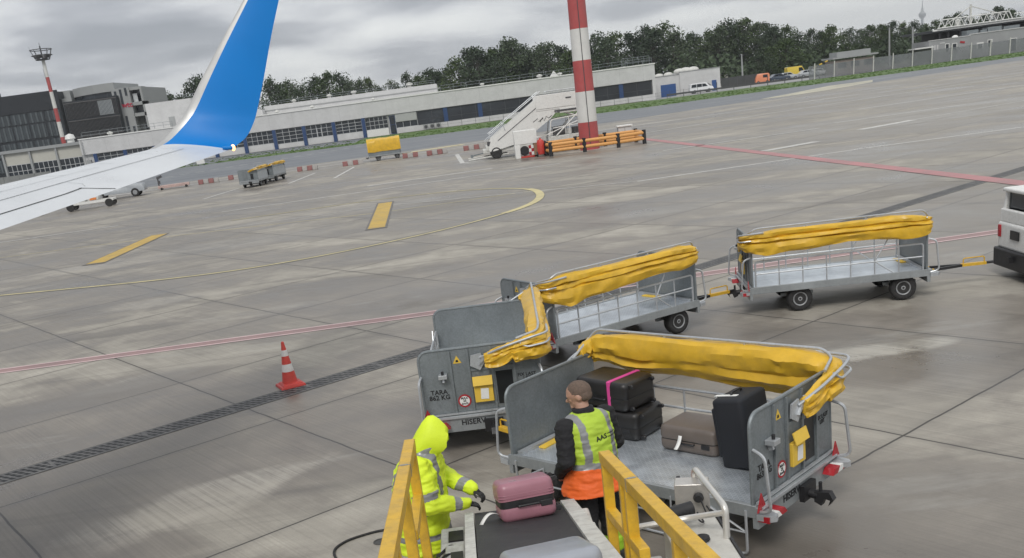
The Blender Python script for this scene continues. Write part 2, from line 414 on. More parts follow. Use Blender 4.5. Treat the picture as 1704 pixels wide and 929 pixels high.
    wear = ramp(nt, math_(nt, 'ADD', math_(nt, 'MULTIPLY', mid.outputs[0], 0.55), math_(nt, 'MULTIPLY', gro.outputs[0], 0.45)), [(0.40, 0.15), (0.56, 1.0)])
    def stain(c, px, py, rx, ry, ang, col, amt, soft=0.25, rag=1.5):
        g = G(px, py)
        mq = N(nt, 'ShaderNodeMapping', vector_type='TEXTURE'); mq.inputs['Location'].default_value = (g.x, g.y, 0); mq.inputs['Rotation'].default_value = (0, 0, R(ang)); mq.inputs['Scale'].default_value = (rx, ry, 1)
        ln.new(tc.outputs['Object'], mq.inputs[0])
        le = N(nt, 'ShaderNodeVectorMath', operation='LENGTH'); ln.new(mq.outputs[0], le.inputs[0])
        d = math_(nt, 'ADD', le.outputs['Value'], math_(nt, 'MULTIPLY_ADD', edge.outputs[0], rag, -rag / 2))
        f = math_(nt, 'MULTIPLY', ramp(nt, d, [(0.62, amt), (0.98, 0.0)]), wear)
        return mixc(nt, f, c, col)
    PALE, DRY, DAMP, OILY = (0.37, 0.345, 0.30), (0.30, 0.28, 0.245), (0.135, 0.124, 0.112), (0.085, 0.08, 0.075)
    for a in ((330, 838, 1.75, 0.75, 36, PALE, 0.75), (445, 800, 1.1, 0.35, 36, PALE, 0.5), (235, 632, 1.6, 0.6, 30, DRY, 0.55), (150, 660, 3.2, 0.8, 20, DAMP, 0.6), (280, 500, 2.6, 0.9, 5, PALE, 0.6), (120, 520, 1.6, 1.2, 10, DAMP, 0.7), (180, 555, 2.2, 0.6, 8, OILY, 0.5),
              (430, 520, 2.0, 0.6, 10, PALE, 0.35), (90, 455, 3.0, 1.4, 0, PALE, 0.5), (250, 430, 4.5, 1.7, 2, PALE, 0.45), (420, 400, 5.0, 2.2, 4, DRY, 0.5), (330, 420, 1.6, 1.2, 0, DAMP, 0.7), (690, 500, 2.6, 1.2, 15, DAMP, 0.75), (600, 465, 3.5, 0.9, 5, DAMP, 0.6), (560, 350, 7, 2.6, 2, DRY, 0.5),
              (750, 340, 6, 3.0, 0, DAMP, 0.55), (1140, 345, 4, 1.2, 4, DRY, 0.5), (1290, 345, 2.2, 0.8, 4, PALE, 0.5), (1090, 310, 4, 1.8, 0, DAMP, 0.6), (1450, 585, 1.5, 0.42, 4, (0.44, 0.42, 0.37), 0.75), (1500, 690, 2.0, 1.0, 30, DRY, 0.35), (1300, 880, 2.5, 1.2, 36, DAMP, 0.55), (1560, 310, 7, 1.0, 8, DAMP, 0.6), (1400, 210, 26, 7, 6, DRY, 0.4)):
        c = stain(c, *a)
    c = mixc(nt, math_(nt, 'MULTIPLY', jsoft, 0.22), c, (0.10, 0.095, 0.09))
    c = mixc(nt, math_(nt, 'MULTIPLY', joint, 0.85), c, (0.028, 0.026, 0.025))
    ln.new(c, b.inputs['Base Color'])
    rr = ramp(nt, damp, [(0.36, 0.26), (0.50, 0.46), (0.60, 0.78)])
    ln.new(rr, b.inputs['Roughness'])
    bp = N(nt, 'ShaderNodeBump', i_Strength=0.25, i_Distance=0.01)
    hh = math_(nt, 'SUBTRACT', math_(nt, 'ADD', math_(nt, 'MULTIPLY', fine.outputs[0], 0.5), gro.outputs[0]), math_(nt, 'MULTIPLY', joint, 2.0))
    ln.new(hh, bp.inputs['Height']); ln.new(bp.outputs[0], b.inputs['Normal'])
    return mt
def ground_mat(name, c0, c1, c2, sc=0.5, rough=0.85, stretch=(1, 1, 1)):
    mt = bpy.data.materials.new(name); nt, ns, ln = nodes(mt); b = ns['Principled BSDF']
    tc = N(nt, 'ShaderNodeTexCoord'); mp = N(nt, 'ShaderNodeMapping'); mp.inputs['Scale'].default_value = stretch; ln.new(tc.outputs['Object'], mp.inputs[0])
    a = N(nt, 'ShaderNodeTexNoise', i_Scale=sc, i_Detail=9.0, i_Roughness=0.65); ln.new(mp.outputs[0], a.inputs['Vector'])
    ln.new(ramp(nt, a.outputs[0], [(0.32, c0), (0.5, c1), (0.68, c2)]), b.inputs['Base Color'])
    b.inputs['Roughness'].default_value = rough
    return mt
M_conc_g = concrete()
M_asph = ground_mat('wet asphalt', (0.085, 0.093, 0.108), (0.125, 0.135, 0.15), (0.18, 0.187, 0.195), 0.25, 0.5, (0.5, 1.6, 1))
M_grass = ground_mat('mown grass', (0.055, 0.105, 0.022), (0.075, 0.135, 0.03), (0.12, 0.165, 0.05), 0.35, 0.9, (1, 1, 1))
M_field = ground_mat('rough ground', (0.05, 0.055, 0.03), (0.09, 0.09, 0.06), (0.14, 0.13, 0.10), 0.08, 0.9)
M_mwhite = mat('worn white marking', (0.52, 0.515, 0.49), 0.6, var=0.15, scale=1.5, dirt=0.65, dirtcol=(0.24, 0.23, 0.21))
M_mpink = mat('faded pink marking', (0.58, 0.43, 0.43), 0.6, var=0.12, scale=1.0, dirt=0.35, dirtcol=(0.28, 0.24, 0.23))
M_mredf = mat('faded red core', (0.30, 0.19, 0.185), 0.6, var=0.15, scale=1.0, dirt=0.6, dirtcol=(0.2, 0.18, 0.17))
M_mred = mat('red marking', (0.40, 0.175, 0.18), 0.55, var=0.2, scale=0.8, dirt=0.5, dirtcol=(0.25, 0.2, 0.19))
M_myel = mat('yellow marking', (0.50, 0.33, 0.055), 0.55, var=0.18, scale=1.2, dirt=0.5, dirtcol=(0.24, 0.20, 0.13))
M_mpale = mat('pale yellow marking', (0.55, 0.48, 0.25), 0.6, var=0.15, scale=1.0, dirt=0.35, dirtcol=(0.25, 0.23, 0.19))
M_mdark = mat('dark paint border', (0.125, 0.118, 0.108), 0.55, var=0.25, scale=2.0)

def sheet(name, pts, z, mt, kind='structure'):
    o = MB().poly([(p[0], p[1], z) for p in pts]).build(name, mt); tag(o, kind=kind); return o
o = MB().poly([(-9000, -3000, -0.03), (9000, -3000, -0.03), (9000, 9000, -0.03), (-9000, 9000, -0.03)]).build('ground', M_field); tag(o, kind='structure')
sheet('apron', [(-400, -120), (400, -120), (400, 190), (-400, 170)], 0.0, M_conc_g)
# asphalt service lane beyond the apron, with an uneven near edge
near = [(-300, 92), (-80, 100), (-27, 105), (-10, 108), (21, 115), (45, 125), (76, 139), (150, 158), (300, 170)]
sheet('service_lane', near + [(300, 182), (150, 170), (85, 157.2), (28, 151.5), (-15, 157.5), (-60, 158), (-300, 150)], 0.004, M_asph)
# grass strip
gr = [(-300, 150), (-60, 158), (-15, 157.5), (28, 151.5), (85, 157.2), (150, 170), (300, 182), (300, 210), (110, 190), (72, 184), (40, 189.5), (-10, 192), (-45, 192), (-300, 178)]
sheet('grass_verge', gr, 0.008, M_grass)
sheet('service_road', [(36, 190), (72, 186), (78, 240), (30, 240)], 0.008, ground_mat('pale road', (0.20, 0.2, 0.2), (0.26, 0.26, 0.26), (0.31, 0.31, 0.30), 0.3, 0.6))
sheet('forecourt', [(-300, 166), (-62, 160.5), (-38, 160), (-36, 194), (-300, 194)], 0.012, M_asph)
sheet('forecourt', [(-36, 170), (-17, 168.5), (-17, 194.5), (-36, 194.5)], 0.012, M_asph)

# painted lines; each line is a strip along a polyline
def strip(name, pts, wd, z, mt, closed=False):
    rows = []
    n_ = len(pts)
    for i, p in enumerate(pts):
        p = Vector((p[0], p[1], 0)); a = Vector((*pts[max(i - 1, 0)][:2], 0)); b = Vector((*pts[min(i + 1, n_ - 1)][:2], 0))
        t = (b - a).normalized(); nn = Vector((-t.y, t.x, 0)) * wd / 2
        rows.append([(p.x - nn.x, p.y - nn.y, z), (p.x + nn.x, p.y + nn.y, z)])
    o = MB().grid(rows).build(name, mt); tag(o, kind='structure'); return o
def smooth_pts(P, k=10):
    out = []
    P = [Vector((p[0], p[1], 0)) for p in P]
    for i in range(len(P) - 1):
        p0, p1, p2, p3 = P[max(i - 1, 0)], P[i], P[i + 1], P[min(i + 2, len(P) - 1)]
        for q in range(k):
            t = q / k
            out.append(0.5 * ((2 * p1) + (p2 - p0) * t + (2 * p0 - 5 * p1 + 4 * p2 - p3) * t * t + (3 * p1 - p0 - 3 * p2 + p3) * t ** 3))
    out.append(P[-1]); return out
def pink(off): return [(-40, 20.7 + off), (-10.56, 21.1 + off), (-1.0, 21.2 + off), (11.65, 21.9 + off), (45, 23.6 + off)]
strip('pink_line_marking', pink(0.0), 0.36, 0.004, M_mredf)
strip('pink_line_marking', pink(0.20), 0.085, 0.008, M_mpink)
strip('pink_line_marking', pink(-0.20), 0.085, 0.008, M_mpink)
strip('red_line_marking', [(13.3, 78), (13.85, 69.4), (16.08, 29.25), (17.2, 9.5)], 0.62, 0.012, M_mred)
arc = [(-60, 44), (-30, 37.2), (-16.58, 34.0), (-9.6, 32.42), (-5.68, 32.9), (-1.75, 35.2), (1.19, 38.2), (2.75, 41.0), (3.3, 44.4), (2.82, 47.6), (0.54, 50.6), (-4, 52.3), (-12, 51.5)]
arc = smooth_pts(arc)
strip('lead_in_line', arc, 0.42, 0.004, M_mdark); strip('lead_in_line', arc, 0.17, 0.008, M_mpale)
ar = [p for p in arc if p.x > 1.4 and 37 < p.y < 47.4]
strip('lead_in_line', ar, 0.36, 0.012, M_mpale)
strip('yellow_line_marking', smooth_pts([(-50, 46), (-22, 47.8), (-10, 46.6), (-4, 45.4), (3, 46)]), 0.10, 0.004, M_mpale)
strip('yellow_bar_marking', [(-15.02, 39.6), (-15.0, 49.1)], 0.92, 0.012, M_mdark); strip('yellow_bar_marking', [(-15.02, 39.9), (-15.0, 48.9)], 0.78, 0.016, M_myel)
strip('yellow_bar_marking', [(-3.61, 38.9), (-3.98, 50.3)], 0.86, 0.012, M_mdark); strip('yellow_bar_marking', [(-3.62, 39.2), (-3.97, 49.9)], 0.68, 0.016, M_myel)
white = [([(7.59, 44.0), (18.59, 45.4), (24.84, 45.4), (60, 46.5)], 0.26), ([(-13.24, 77.4), (-12.61, 88.2)], 0.24), ([(-9.62, 76.5), (-9.33, 89.7)], 0.24),
         ([(-0.24, 88.0), (0.15, 74.0)], 0.35), ([(0.15, 74.0), (3.2, 74.5)], 0.7), ([(15.23, 50.75), (18.5, 52.2)], 0.7), ([(22.4, 56.4), (26.3, 58.3)], 0.7), ([(26.3, 58.3), (60, 73)], 0.22),
         ([(-30, 96.5), (-8, 98.6), (8, 101)], 0.6), ([(-60, 94), (-30, 96.5)], 0.8), ([(0.2, 72.5), (9, 74)], 0.4), ([(-18.5, 72), (-17.6, 80)], 0.25),
         ([(-6, 63.5), (2, 64.6)], 0.4), ([(-14, 58), (-2, 59.5), (6, 61)], 0.3), ([(10, 80), (30, 88), (60, 98)], 0.45), ([(12, 97), (40, 101)], 0.5), ([(24, 64.5), (33, 65.5)], 0.4), ([(-32, 56), (-20, 58)], 0.3),
         ([(-40, 101.0), (-12, 104.3), (4, 108)], 0.6), ([(-12, 47.5), (-4, 48.4), (7.5, 44.0)], 0.15), ([(12, 60), (22, 61.5)], 0.35), ([(30, 76), (45, 79)], 0.4)]
for k, (pts, wd) in enumerate(white): strip('white_line_marking', pts, wd, 0.004 + 0.004 * (k % 3), M_mwhite)
P0, P1 = Vector((-50, 112, 0)), Vector((-10, 150, 0))
for k in range(26):                    # dashed edge of the lane
    a = P0 + (P1 - P0) * (k / 26); b = P0 + (P1 - P0) * ((k + 0.55) / 26)
    strip('dashed_line_marking', [a, b], 0.55, 0.012, M_mwhite)
sheet('pale_yellow_marking', [G(1262, 166), G(1300, 162), G(1380, 150), G(1452, 137), G(1452, 133.5), G(1380, 143), G(1320, 155)], 0.012, mat('faded cream marking', (0.44, 0.415, 0.32), 0.6, var=0.25, scale=0.2, dirt=0.7, dirtcol=(0.25, 0.235, 0.2)))
strip('pale_yellow_marking', [(-6, 104), (0.5, 106.5)], 1.6, 0.012, M_mpale)

# slot drain with cast gratings
def drain_mat():
    mt = bpy.data.materials.new('drain grating'); nt, ns, ln = nodes(mt); b = ns['Principled BSDF']
    tc = N(nt, 'ShaderNodeTexCoord'); sp = N(nt, 'ShaderNodeSeparateXYZ'); ln.new(tc.outputs['Object'], sp.inputs[0])
    fx = math_(nt, 'FRACT', math_(nt, 'MULTIPLY', math_(nt, 'ADD', sp.outputs[0], math_(nt, 'MULTIPLY', sp.outputs[1], 0.35)), 9.5))
    slot = math_(nt, 'LESS_THAN', fx, 0.62)
    fy = math_(nt, 'FRACT', math_(nt, 'MULTIPLY_ADD', sp.outputs[1], 7.5, 0.5))
    row = math_(nt, 'GREATER_THAN', fy, 0.16)
    ed = math_(nt, 'LESS_THAN', math_(nt, 'ABSOLUTE', sp.outputs[1]), 0.19)
    fj = math_(nt, 'GREATER_THAN', math_(nt, 'FRACT', math_(nt, 'MULTIPLY', sp.outputs[0], 0.7)), 0.035)
    f = math_(nt, 'MULTIPLY', math_(nt, 'MULTIPLY', slot, row), math_(nt, 'MULTIPLY', ed, fj))
    no = N(nt, 'ShaderNodeTexNoise', i_Scale=4.0, i_Detail=6.0); ln.new(tc.outputs['Object'], no.inputs['Vector'])
    base = ramp(nt, no.outputs[0], [(0.35, (0.085, 0.085, 0.086)), (0.7, (0.16, 0.157, 0.152))])
    ln.new(mixc(nt, f, base, (0.004, 0.004, 0.005)), b.inputs['Base Color'])
    b.inputs['Roughness'].default_value = 0.6
    return mt
u_ = Vector((math.cos(SL_A), math.sin(SL_A), 0)); n_ = Vector((-math.sin(SL_A), math.cos(SL_A), 0))
o = MB().bx(-60, 90, -0.235, 0.235, 0, 0.006).build('drain_channel', drain_mat()); tag(o, kind='structure')
o.location = n_ * 15.05; o.rotation_euler = (0, 0, SL_A)
o = MB().bx(-60, 90, -0.265, 0.265, 0, 0.003).build('drain_kerb', mat('drain kerb', (0.055, 0.053, 0.05), 0.6, var=0.2)); tag(o, kind='structure')
o.location = n_ * 15.05; o.rotation_euler = (0, 0, SL_A)
# ------------------------------------------------------------------ luggage carts
L, W = 2.975, 1.515
ZD, ZR, ZF = 0.515, 1.381, 1.29
HL, HW = L / 2, W / 2

def endwall_outline(z0, z1, hw, rad=0.13, n=7):
    P = [(-hw, z0), (hw, z0)]
    for k in range(n): a = k / (n - 1) * PI / 2; P.append((hw - rad + rad * math.cos(a), z1 - rad + rad * math.sin(a)))
    for k in range(n): a = PI / 2 + k / (n - 1) * PI / 2; P.append((-hw + rad + rad * math.cos(a), z1 - rad + rad * math.sin(a)))
    return P

def tarp_path():
    zt = 1.475
    return [Vector(p) for p in ((HL + 0.03, -0.58, 1.335), (HL + 0.035, -0.68, 1.385), (HL - 0.03, -0.78, 1.43), (HL - 0.2, -0.80, 1.46), (HL - 0.5, -0.80, zt),
            (0.5, -0.80, zt), (0.0, -0.80, zt), (-0.5, -0.80, zt), (-0.95, -0.80, zt), (-HL + 0.3, -0.80, zt - 0.005), (-HL + 0.06, -0.80, 1.455), (-HL - 0.06, -0.75, 1.435), (-HL - 0.11, -0.62, 1.405), (-HL - 0.105, -0.44, 1.355), (-HL - 0.095, -0.26, 1.30), (-HL - 0.085, -0.08, 1.24))]
def densify(P, k):
    out = []
    for i in range(len(P) - 1):
        p0, p1, p2, p3 = P[max(i - 1, 0)], P[i], P[i + 1], P[min(i + 2, len(P) - 1)]
        for q in range(k):
            t = q / k
            out.append(0.5 * ((2 * p1) + (p2 - p0) * t + (2 * p0 - 5 * p1 + 4 * p2 - p3) * t * t + (3 * p1 - p0 - 3 * p2 + p3) * t ** 3))
    out.append(P[-1]); return out

# section of the gathered canopy: (outward, up), closed loop with pleats on both faces
SEC = [(-0.09, 0.015), (-0.03, 0.04), (0.04, 0.035), (0.08, 0.005), (0.088, -0.045), (0.058, -0.068), (0.095, -0.088), (0.105, -0.13), (0.066, -0.15), (0.098, -0.175), (0.105, -0.24), (0.098, -0.31), (0.08, -0.355), (0.062, -0.36),
       (0.035, -0.325), (0.0, -0.295), (-0.035, -0.28), (-0.075, -0.245), (-0.055, -0.20), (-0.10, -0.165), (-0.122, -0.10), (-0.125, -0.03)]
def tarp_mesh(seed, hem=1.0, swell=1.0, skew=0.0):
    off = Vector((seed * 7.3, seed * 3.1, 0))
    P = densify(tarp_path(), 7); n_ = len(P); rows = []
    nz = lambda a, b_, c: mnoise.noise(Vector((a, b_, c)) + off)
    for i, p in enumerate(P):
        t = (P[min(i + 1, n_ - 1)] - P[max(i - 1, 0)]).normalized()
        out = Vector((t.y, -t.x, 0))
        out = -out if out.dot(Vector((p.x * 0.4, p.y, 0))) < 0 else out
        out.normalize()
        s = i / (n_ - 1)
        if s < 0.25: kz = 0.22 + 0.78 * min(1, s / 0.25) ** 0.9; kw = 0.35 + 0.65 * min(1, s / 0.2)
        elif s > 0.55: u = (1 - s) / 0.45; kz = 0.34 + 0.66 * min(1, u / 0.85) ** 1.3; kw = 0.30 + 0.70 * min(1, u / 0.75)
        else: kz = kw = 1.0
        if s > 0.86: kz = 0.36 + 0.16 * math.sin((s - 0.86) / 0.14 * PI)
        wide = kw * swell
        drop = 1.0 + 0.34 * nz(s * 3.2, 0, 0) + 0.10 * nz(s * 9, 4, 0) + skew * (0.5 - s)
        row = []
        for j, (a, b) in enumerate(SEC):
            # long slanting folds with sharp ridges, plus small crumples near the gathered ends
            rg = lambda v: 0.5 - abs(v) * 2.2
            endk = 1.5 if (s > 0.76 or s < 0.14) else 0.7
            f1 = rg(nz(s * 4.5 + j * 0.22, j * 0.30, 1)) * 0.034 + rg(nz(s * 11 - j * 0.45, j * 0.42, 2)) * 0.022
            f2 = rg(nz(s * 26 + j * 0.5, j * 0.7, 3)) * 0.016 * endk
            bb = b * kz * (hem * drop if b < -0.2 else (1 + (drop - 1) * 0.35)) if b < 0 else b * (0.6 + 0.4 * kz) + 0.05 * max(0, nz(s * 5, 9, 9))
            row.append(p + out * (a * wide + (f1 + f2) * (0.45 + kz * 0.5)) + Vector((0, 0, bb + (rg(nz(s * 6 + j * 0.2, j * 0.3, 7)) * 0.022 + f2 * 0.7) * (0.4 + kz * 0.6))))
        rows.append(row)
    b = MB(); b.grid(rows, closed_v=True)
    nc = len(SEC); last = (n_ - 1) * nc
    b.face(list(range(nc))); b.face([last + k for k in range(nc)][::-1])
    me = b.mesh('canopy', M_tarp)
    bm = bmesh.new(); bm.from_mesh(me); bmesh.ops.subdivide_edges(bm, edges=bm.edges, cuts=1, use_grid_fill=True, smooth=0.18); bm.to_mesh(me); bm.free()
    me.shade_smooth(); me.set_sharp_from_angle(angle=R(24)); return me

CACHE = {}
def link(name, me, parent, bevel=0.0):
    o = bpy.data.objects.new(name, me); COL.objects.link(o); o.parent = parent
    if bevel:
        b = o.modifiers.new('bevel', 'BEVEL'); b.width = bevel; b.segments = 2; b.limit_method = 'ANGLE'; b.angle_limit = R(35)
    return o
def cached(key, fn):
    if key not in CACHE: CACHE[key] = fn()
    return CACHE[key]

def rail_mesh(sign, folded):
    b = MB()
    zb, zt = (ZD - 0.02, 0.98)
    xs = [-HL + 0.06 + k * (L - 0.12) / 7 for k in range(8)]
    if not folded:
        y = sign * (HW - 0.012)
        b.path([(xs[0], y, zb), (xs[0], y, zt), (xs[-1], y, zt), (xs[-1], y, zb)], 0.017, 7, rad=0.06)
        b.tube((xs[0], y, 0.755), (xs[-1], y, 0.755), 0.014, 6)
        for x in xs[1:-1]: b.tube((x, y, zb), (x, y, zt - 0.012), 0.012, 6)
        b.tube((xs[5], y, 0.755), (xs[6] - 0.05, y, zb), 0.012, 6); b.tube((xs[5], y, 0.76), (xs[5] + 0.22, y, 1.12), 0.012, 6)
    else:
        y = sign * (HW + 0.03); b.path([(xs[0], y, 0.47), (xs[0], y, 0.03), (xs[-1], y, 0.03), (xs[-1], y, 0.47)], 0.014, 7, rad=0.06)
        b.tube((xs[0], y, 0.25), (xs[-1], y, 0.25), 0.011, 6)
        for x in xs[1:-1]: b.tube((x, y, 0.45), (x, y, 0.04), 0.010, 6)
        b.tube((xs[0] + 0.02, y, 0.26), (xs[1], y, 0.446), 0.011, 6); b.tube((xs[-1] - 0.02, y, 0.26), (xs[-2], y, 0.446), 0.011, 6)
    return b.mesh('side_rail', M_galvl, True)

def wheel_parts(parent, x, y, steer=0.0):
    def tyre():
        b = MB(); r = 0.225; h = 0.085
        b.lathe([(0.125, -h * 0.9), (0.15, -h), (0.20, -h), (0.217, -h * 0.8), (r, -h * 0.45), (r, h * 0.45), (0.217, h * 0.8), (0.20, h), (0.15, h), (0.125, h * 0.9)], 26, axis='Y')
        return b.mesh('tyre', M_black, True, 50)
    def rim():
        b = MB()
        b.lathe([(0.128, -0.07), (0.122, -0.088), (0.105, -0.08), (0.095, -0.045), (0.05, -0.04), (0.045, -0.075), (0.02, -0.08), (0.02, 0.08), (0.045, 0.075), (0.05, 0.04), (0.095, 0.045), (0.105, 0.08), (0.122, 0.088), (0.128, 0.07)], 22, axis='Y')
        for s in (-1, 1):
            for k in range(5): a = 2 * PI * k / 5; b.box((0.072 * math.cos(a), s * 0.05, 0.072 * math.sin(a)), (0.014, 0.02, 0.014))
        return b.mesh('rim', M_rim, True, 35)
    wobj = bpy.data.objects.new('wheel', cached('tyre', tyre)); COL.objects.link(wobj); wobj.parent = parent
    wobj.location = (x, y, 0.225); wobj.rotation_euler = (0, 0, steer)
    link('rim', cached('rim', rim), wobj)

def cart(pos, ang, label, tare, folded_left=False, tow=None, seed=1, hem=1.0, swell=1.0, skew=0.0, detail=True, group='open luggage carts coupled in a train'):
    root = thing('luggage_cart', label, 'luggage cart', (pos[0], pos[1], 0), R(ang), group)
    def deck():
        b = MB(); b.bx(-HL + 0.02, HL - 0.02, -HW + 0.02, HW - 0.02, ZD - 0.02, ZD); return b.mesh('deck', M_deck)
    link('deck', cached('deck', deck), root)
    def chassis():
        b = MB()
        for s in (-1, 1):
            b.bx(-HL - 0.04, HL + 0.04, s * HW - 0.022, s * HW + 0.022, ZD - 0.11, ZD + 0.012)       # edge beams
            b.bx(-HL + 0.05, HL - 0.05, s * 0.38 - 0.03, s * 0.38 + 0.03, ZD - 0.16, ZD - 0.03)
        for x in (-HL - 0.03, HL + 0.03): b.bx(x - 0.028, x + 0.028, -HW - 0.02, HW + 0.02, 0.30, ZD + 0.0)
        for x in (-1.1, -0.2, 0.3, 0.8): b.bx(x - 0.025, x + 0.025, -HW + 0.03, HW - 0.03, ZD - 0.10, ZD - 0.03)
        for x in (-0.66, 1.12):
            b.tube((x, -0.62, 0.225), (x, 0.62, 0.225), 0.035, 8); b.bx(x - 0.16, x + 0.16, -0.42, 0.42, 0.30, 0.355)
            for s in (-1, 1): b.bx(x - 0.28, x + 0.28, s * 0.42 - 0.03, s * 0.42 + 0.03, 0.245, 0.30)
        b.lathe([(0.26, 0.355), (0.26, 0.40)], 20, (1.12, 0, 0))
        for s in (-1, 1):
            b.tube((-0.95, s * 0.38, 0.37), (-0.72, s * 0.44, 0.27), 0.025, 6); b.tube((-0.38, s * 0.38, 0.37), (-0.6, s * 0.44, 0.27), 0.025, 6)
        return b.mesh('chassis', M_frame, True)
    link('chassis', cached('chassis', chassis), root, 0.004)
    for x, y in ((-0.66, -0.62), (-0.66, 0.62), (1.12, -0.62), (1.12, 0.62)): wheel_parts(root, x, y, R(-5) if x > 0 else 0)
    # end walls
    def fwall():
        b = MB(); b.prism(endwall_outline(ZD - 0.03, ZF, HW), (0.016, 0, 0), (HL - 0.008, 0, 0), (0, 1, 0), (0, 0, 1))
        P = endwall_outline(ZD - 0.03, ZF, HW); b.path([(HL, p[0], p[1]) for p in P[1:]] + [(HL, P[0][0], P[0][1])], 0.019, 7)
        for y in (-0.45, -0.15, 0.15, 0.45): b.bx(HL + 0.009, HL + 0.035, y - 0.02, y + 0.02, ZD + 0.02, ZF - 0.02)
        return b.mesh('front_wall', M_galv, True)
    link('front_wall', cached('fwall', fwall), root)
    def rwall():
        b = MB(); b.prism(endwall_outline(ZD - 0.03, ZR, HW), (0.016, 0, 0), (-HL - 0.008, 0, 0), (0, 1, 0), (0, 0, 1))
        P = endwall_outline(ZD - 0.03, ZR, HW); b.path([(-HL, p[0], p[1]) for p in P[1:]] + [(-HL, P[0][0], P[0][1])], 0.019, 7)
        for y in (0.36, 0.13, -0.16, -0.44): b.bx(-HL - 0.032, -HL - 0.009, y - 0.014, y + 0.014, ZD + 0.02, ZR - 0.02)
        b.bx(-HL - 0.024, -HL - 0.009, -0.44, 0.13, 1.07, 1.10)
        return b.mesh('rear_wall', M_galv, True)
    rw = link('rear_wall', cached('rwall', rwall), root)
    xr = -HL - 0.0095
    def deckstrip():
        b = MB(); b.bx(HL - 0.10, HL - 0.03, -HW + 0.05, HW - 0.05, ZD + 0.001, ZD + 0.035)
        return b.mesh('kick_strip', M_galvl)
    link('kick_strip', cached('kick', deckstrip), root)
    link('side_rail', cached('railR', lambda: rail_mesh(-1, False)), root)
    link('side_rail', cached('railLf' if folded_left else 'railL', lambda: rail_mesh(1, folded_left)), root)
    # corner guards and hoops
    for sx in (-1, 1):
        for sy in (-1, 1):
            def guard(sx=sx, sy=sy):
                b = MB(); b.path([(sx * (HL + 0.02), sy * (HW - 0.01), 1.06), (sx * (HL + 0.15), sy * (HW + 0.02), 1.02), (sx * (HL + 0.20), sy * (HW + 0.03), 0.50), (sx * (HL + 0.05), sy * (HW + 0.0), 0.47)], 0.016, 7, rad=0.09)
                return b.mesh('guard_hoop', M_galvl, True)
            link('guard_hoop', cached(('guard', sx, sy), guard), root)
            def plate(sx=sx, sy=sy):
                b = MB()
                P = [(0, 0), (0.13, 0.02), (0.17, 0.06), (0.155, 0.11), (0.0, 0.17)]
                b.prism([(sx * (HL + 0.055 + p[0]), sy * (HW + 0.04 - p[1])) for p in P], (0, 0, 0.055), (0, 0, 0.40), (1, 0, 0), (0, 1, 0))
                return b.mesh('corner_bumper', M_galvl)
            cb = link('corner_bumper', cached(('plate', sx, sy), plate), root)
            if sx < 0:
                def stripes(sx=sx, sy=sy):
                    b = MB(); x = sx * (HL + 0.058); 
                    for k in range(3):
                        b.cur = k % 2
                        y0 = HW + 0.0 - k * 0.10; sh = 0.05
                        b.prism([(sy * y0, 0.388), (sy * (y0 - 0.10), 0.388), (sy * (y0 - 0.10 + sh), 0.446), (sy * (y0 + sh), 0.446)] if k else [(sy * (y0 + 0.03), 0.388), (sy * (y0 - 0.10), 0.388), (sy * (y0 - 0.10 + sh), 0.446), (sy * (y0 + 0.03), 0.446)], (-0.115, 0, 0), (x - 0.004, 0, 0), (0, 1, 0), (0, 0, 1))
                    return b.mesh('warning_stripes', [M_redrefl, M_white])
                def refl(sx=sx, sy=sy):
                    b = MB(); b.prism([(-0.075, 0), (0.075, 0), (0, 0.17)], (-0.012, 0, 0), (sx * (HL + 0.065), sy * (HW - 0.03), 0.475), (0, 1, 0), (0, 0, 1)); return b.mesh('triangle_reflector', M_redrefl)
                link('warning_stripes', cached(('stripe', sx, sy), stripes), root)
                link('triangle_reflector', cached(('refl', sx, sy), refl), root)
    # canopy bows and gathered canopy along the right side
    def bows():
        b = MB(); P = tarp_path()
        top = [(HL + 0.03, -0.45, 1.29), (HL + 0.02, -0.74, 1.44), (HL - 0.08, -0.80, 1.565), (-HL + 0.08, -0.80, 1.565), (-HL - 0.03, -0.78, 1.50), (-HL - 0.09, -0.50, 1.44)]
        b.path(top, 0.015, 7, rad=0.08)
        b.path([(HL + 0.05, -0.02, 1.12), (HL + 0.07, -0.5, 1.31), (HL - 0.05, -0.90, 1.45)], 0.013, 6, rad=0.1)
        b.path([(-HL + 0.2, -0.90, 1.50), (-HL - 0.16, -0.90, 1.49), (-HL - 0.20, -0.70, 1.46), (-HL - 0.17, -0.30, 1.36), (-HL - 0.06, -0.02, 1.24)], 0.015, 7, rad=0.1)
        b.path([(-HL - 0.02, -0.92, 1.38), (-HL - 0.19, -0.88, 1.37), (-HL - 0.20, -0.62, 1.34), (-HL - 0.17, -0.52, 1.42)], 0.013, 6, rad=0.07)
        for x in (-0.55, 0.45):
            b.tube((x, -0.80, 1.47), (x, -0.80, 1.56), 0.014, 6); b.box((x, -0.79, 1.50), (0.07, 0.04, 0.035))
        return b.mesh('canopy_bow', M_galvl, True)
    link('canopy_bow', cached('bows', bows), root)
    def hinge():
        b = MB()
        for x, z in ((-HL - 0.05, 1.20),):
            b.prism([(-0.10, -0.02), (-0.03, -0.12), (0.09, -0.05), (0.07, 0.08), (-0.06, 0.10)], (0.02, 0, 0), (x - 0.01, 0.02, z), (0, 1, 0), (0, 0, 1))
            for k in range(4): b.box((x - 0.02 if x < 0 else x + 0.02, -0.03 - 0.025 * k, z + 0.02 * k), (0.03, 0.012, 0.11), rx=R(30))
        return b.mesh('canopy_hinge', M_galvl)
    link('canopy_hinge', cached('hinge', hinge), root)
    cn = link('canopy', tarp_mesh(seed, hem, swell, skew), root)
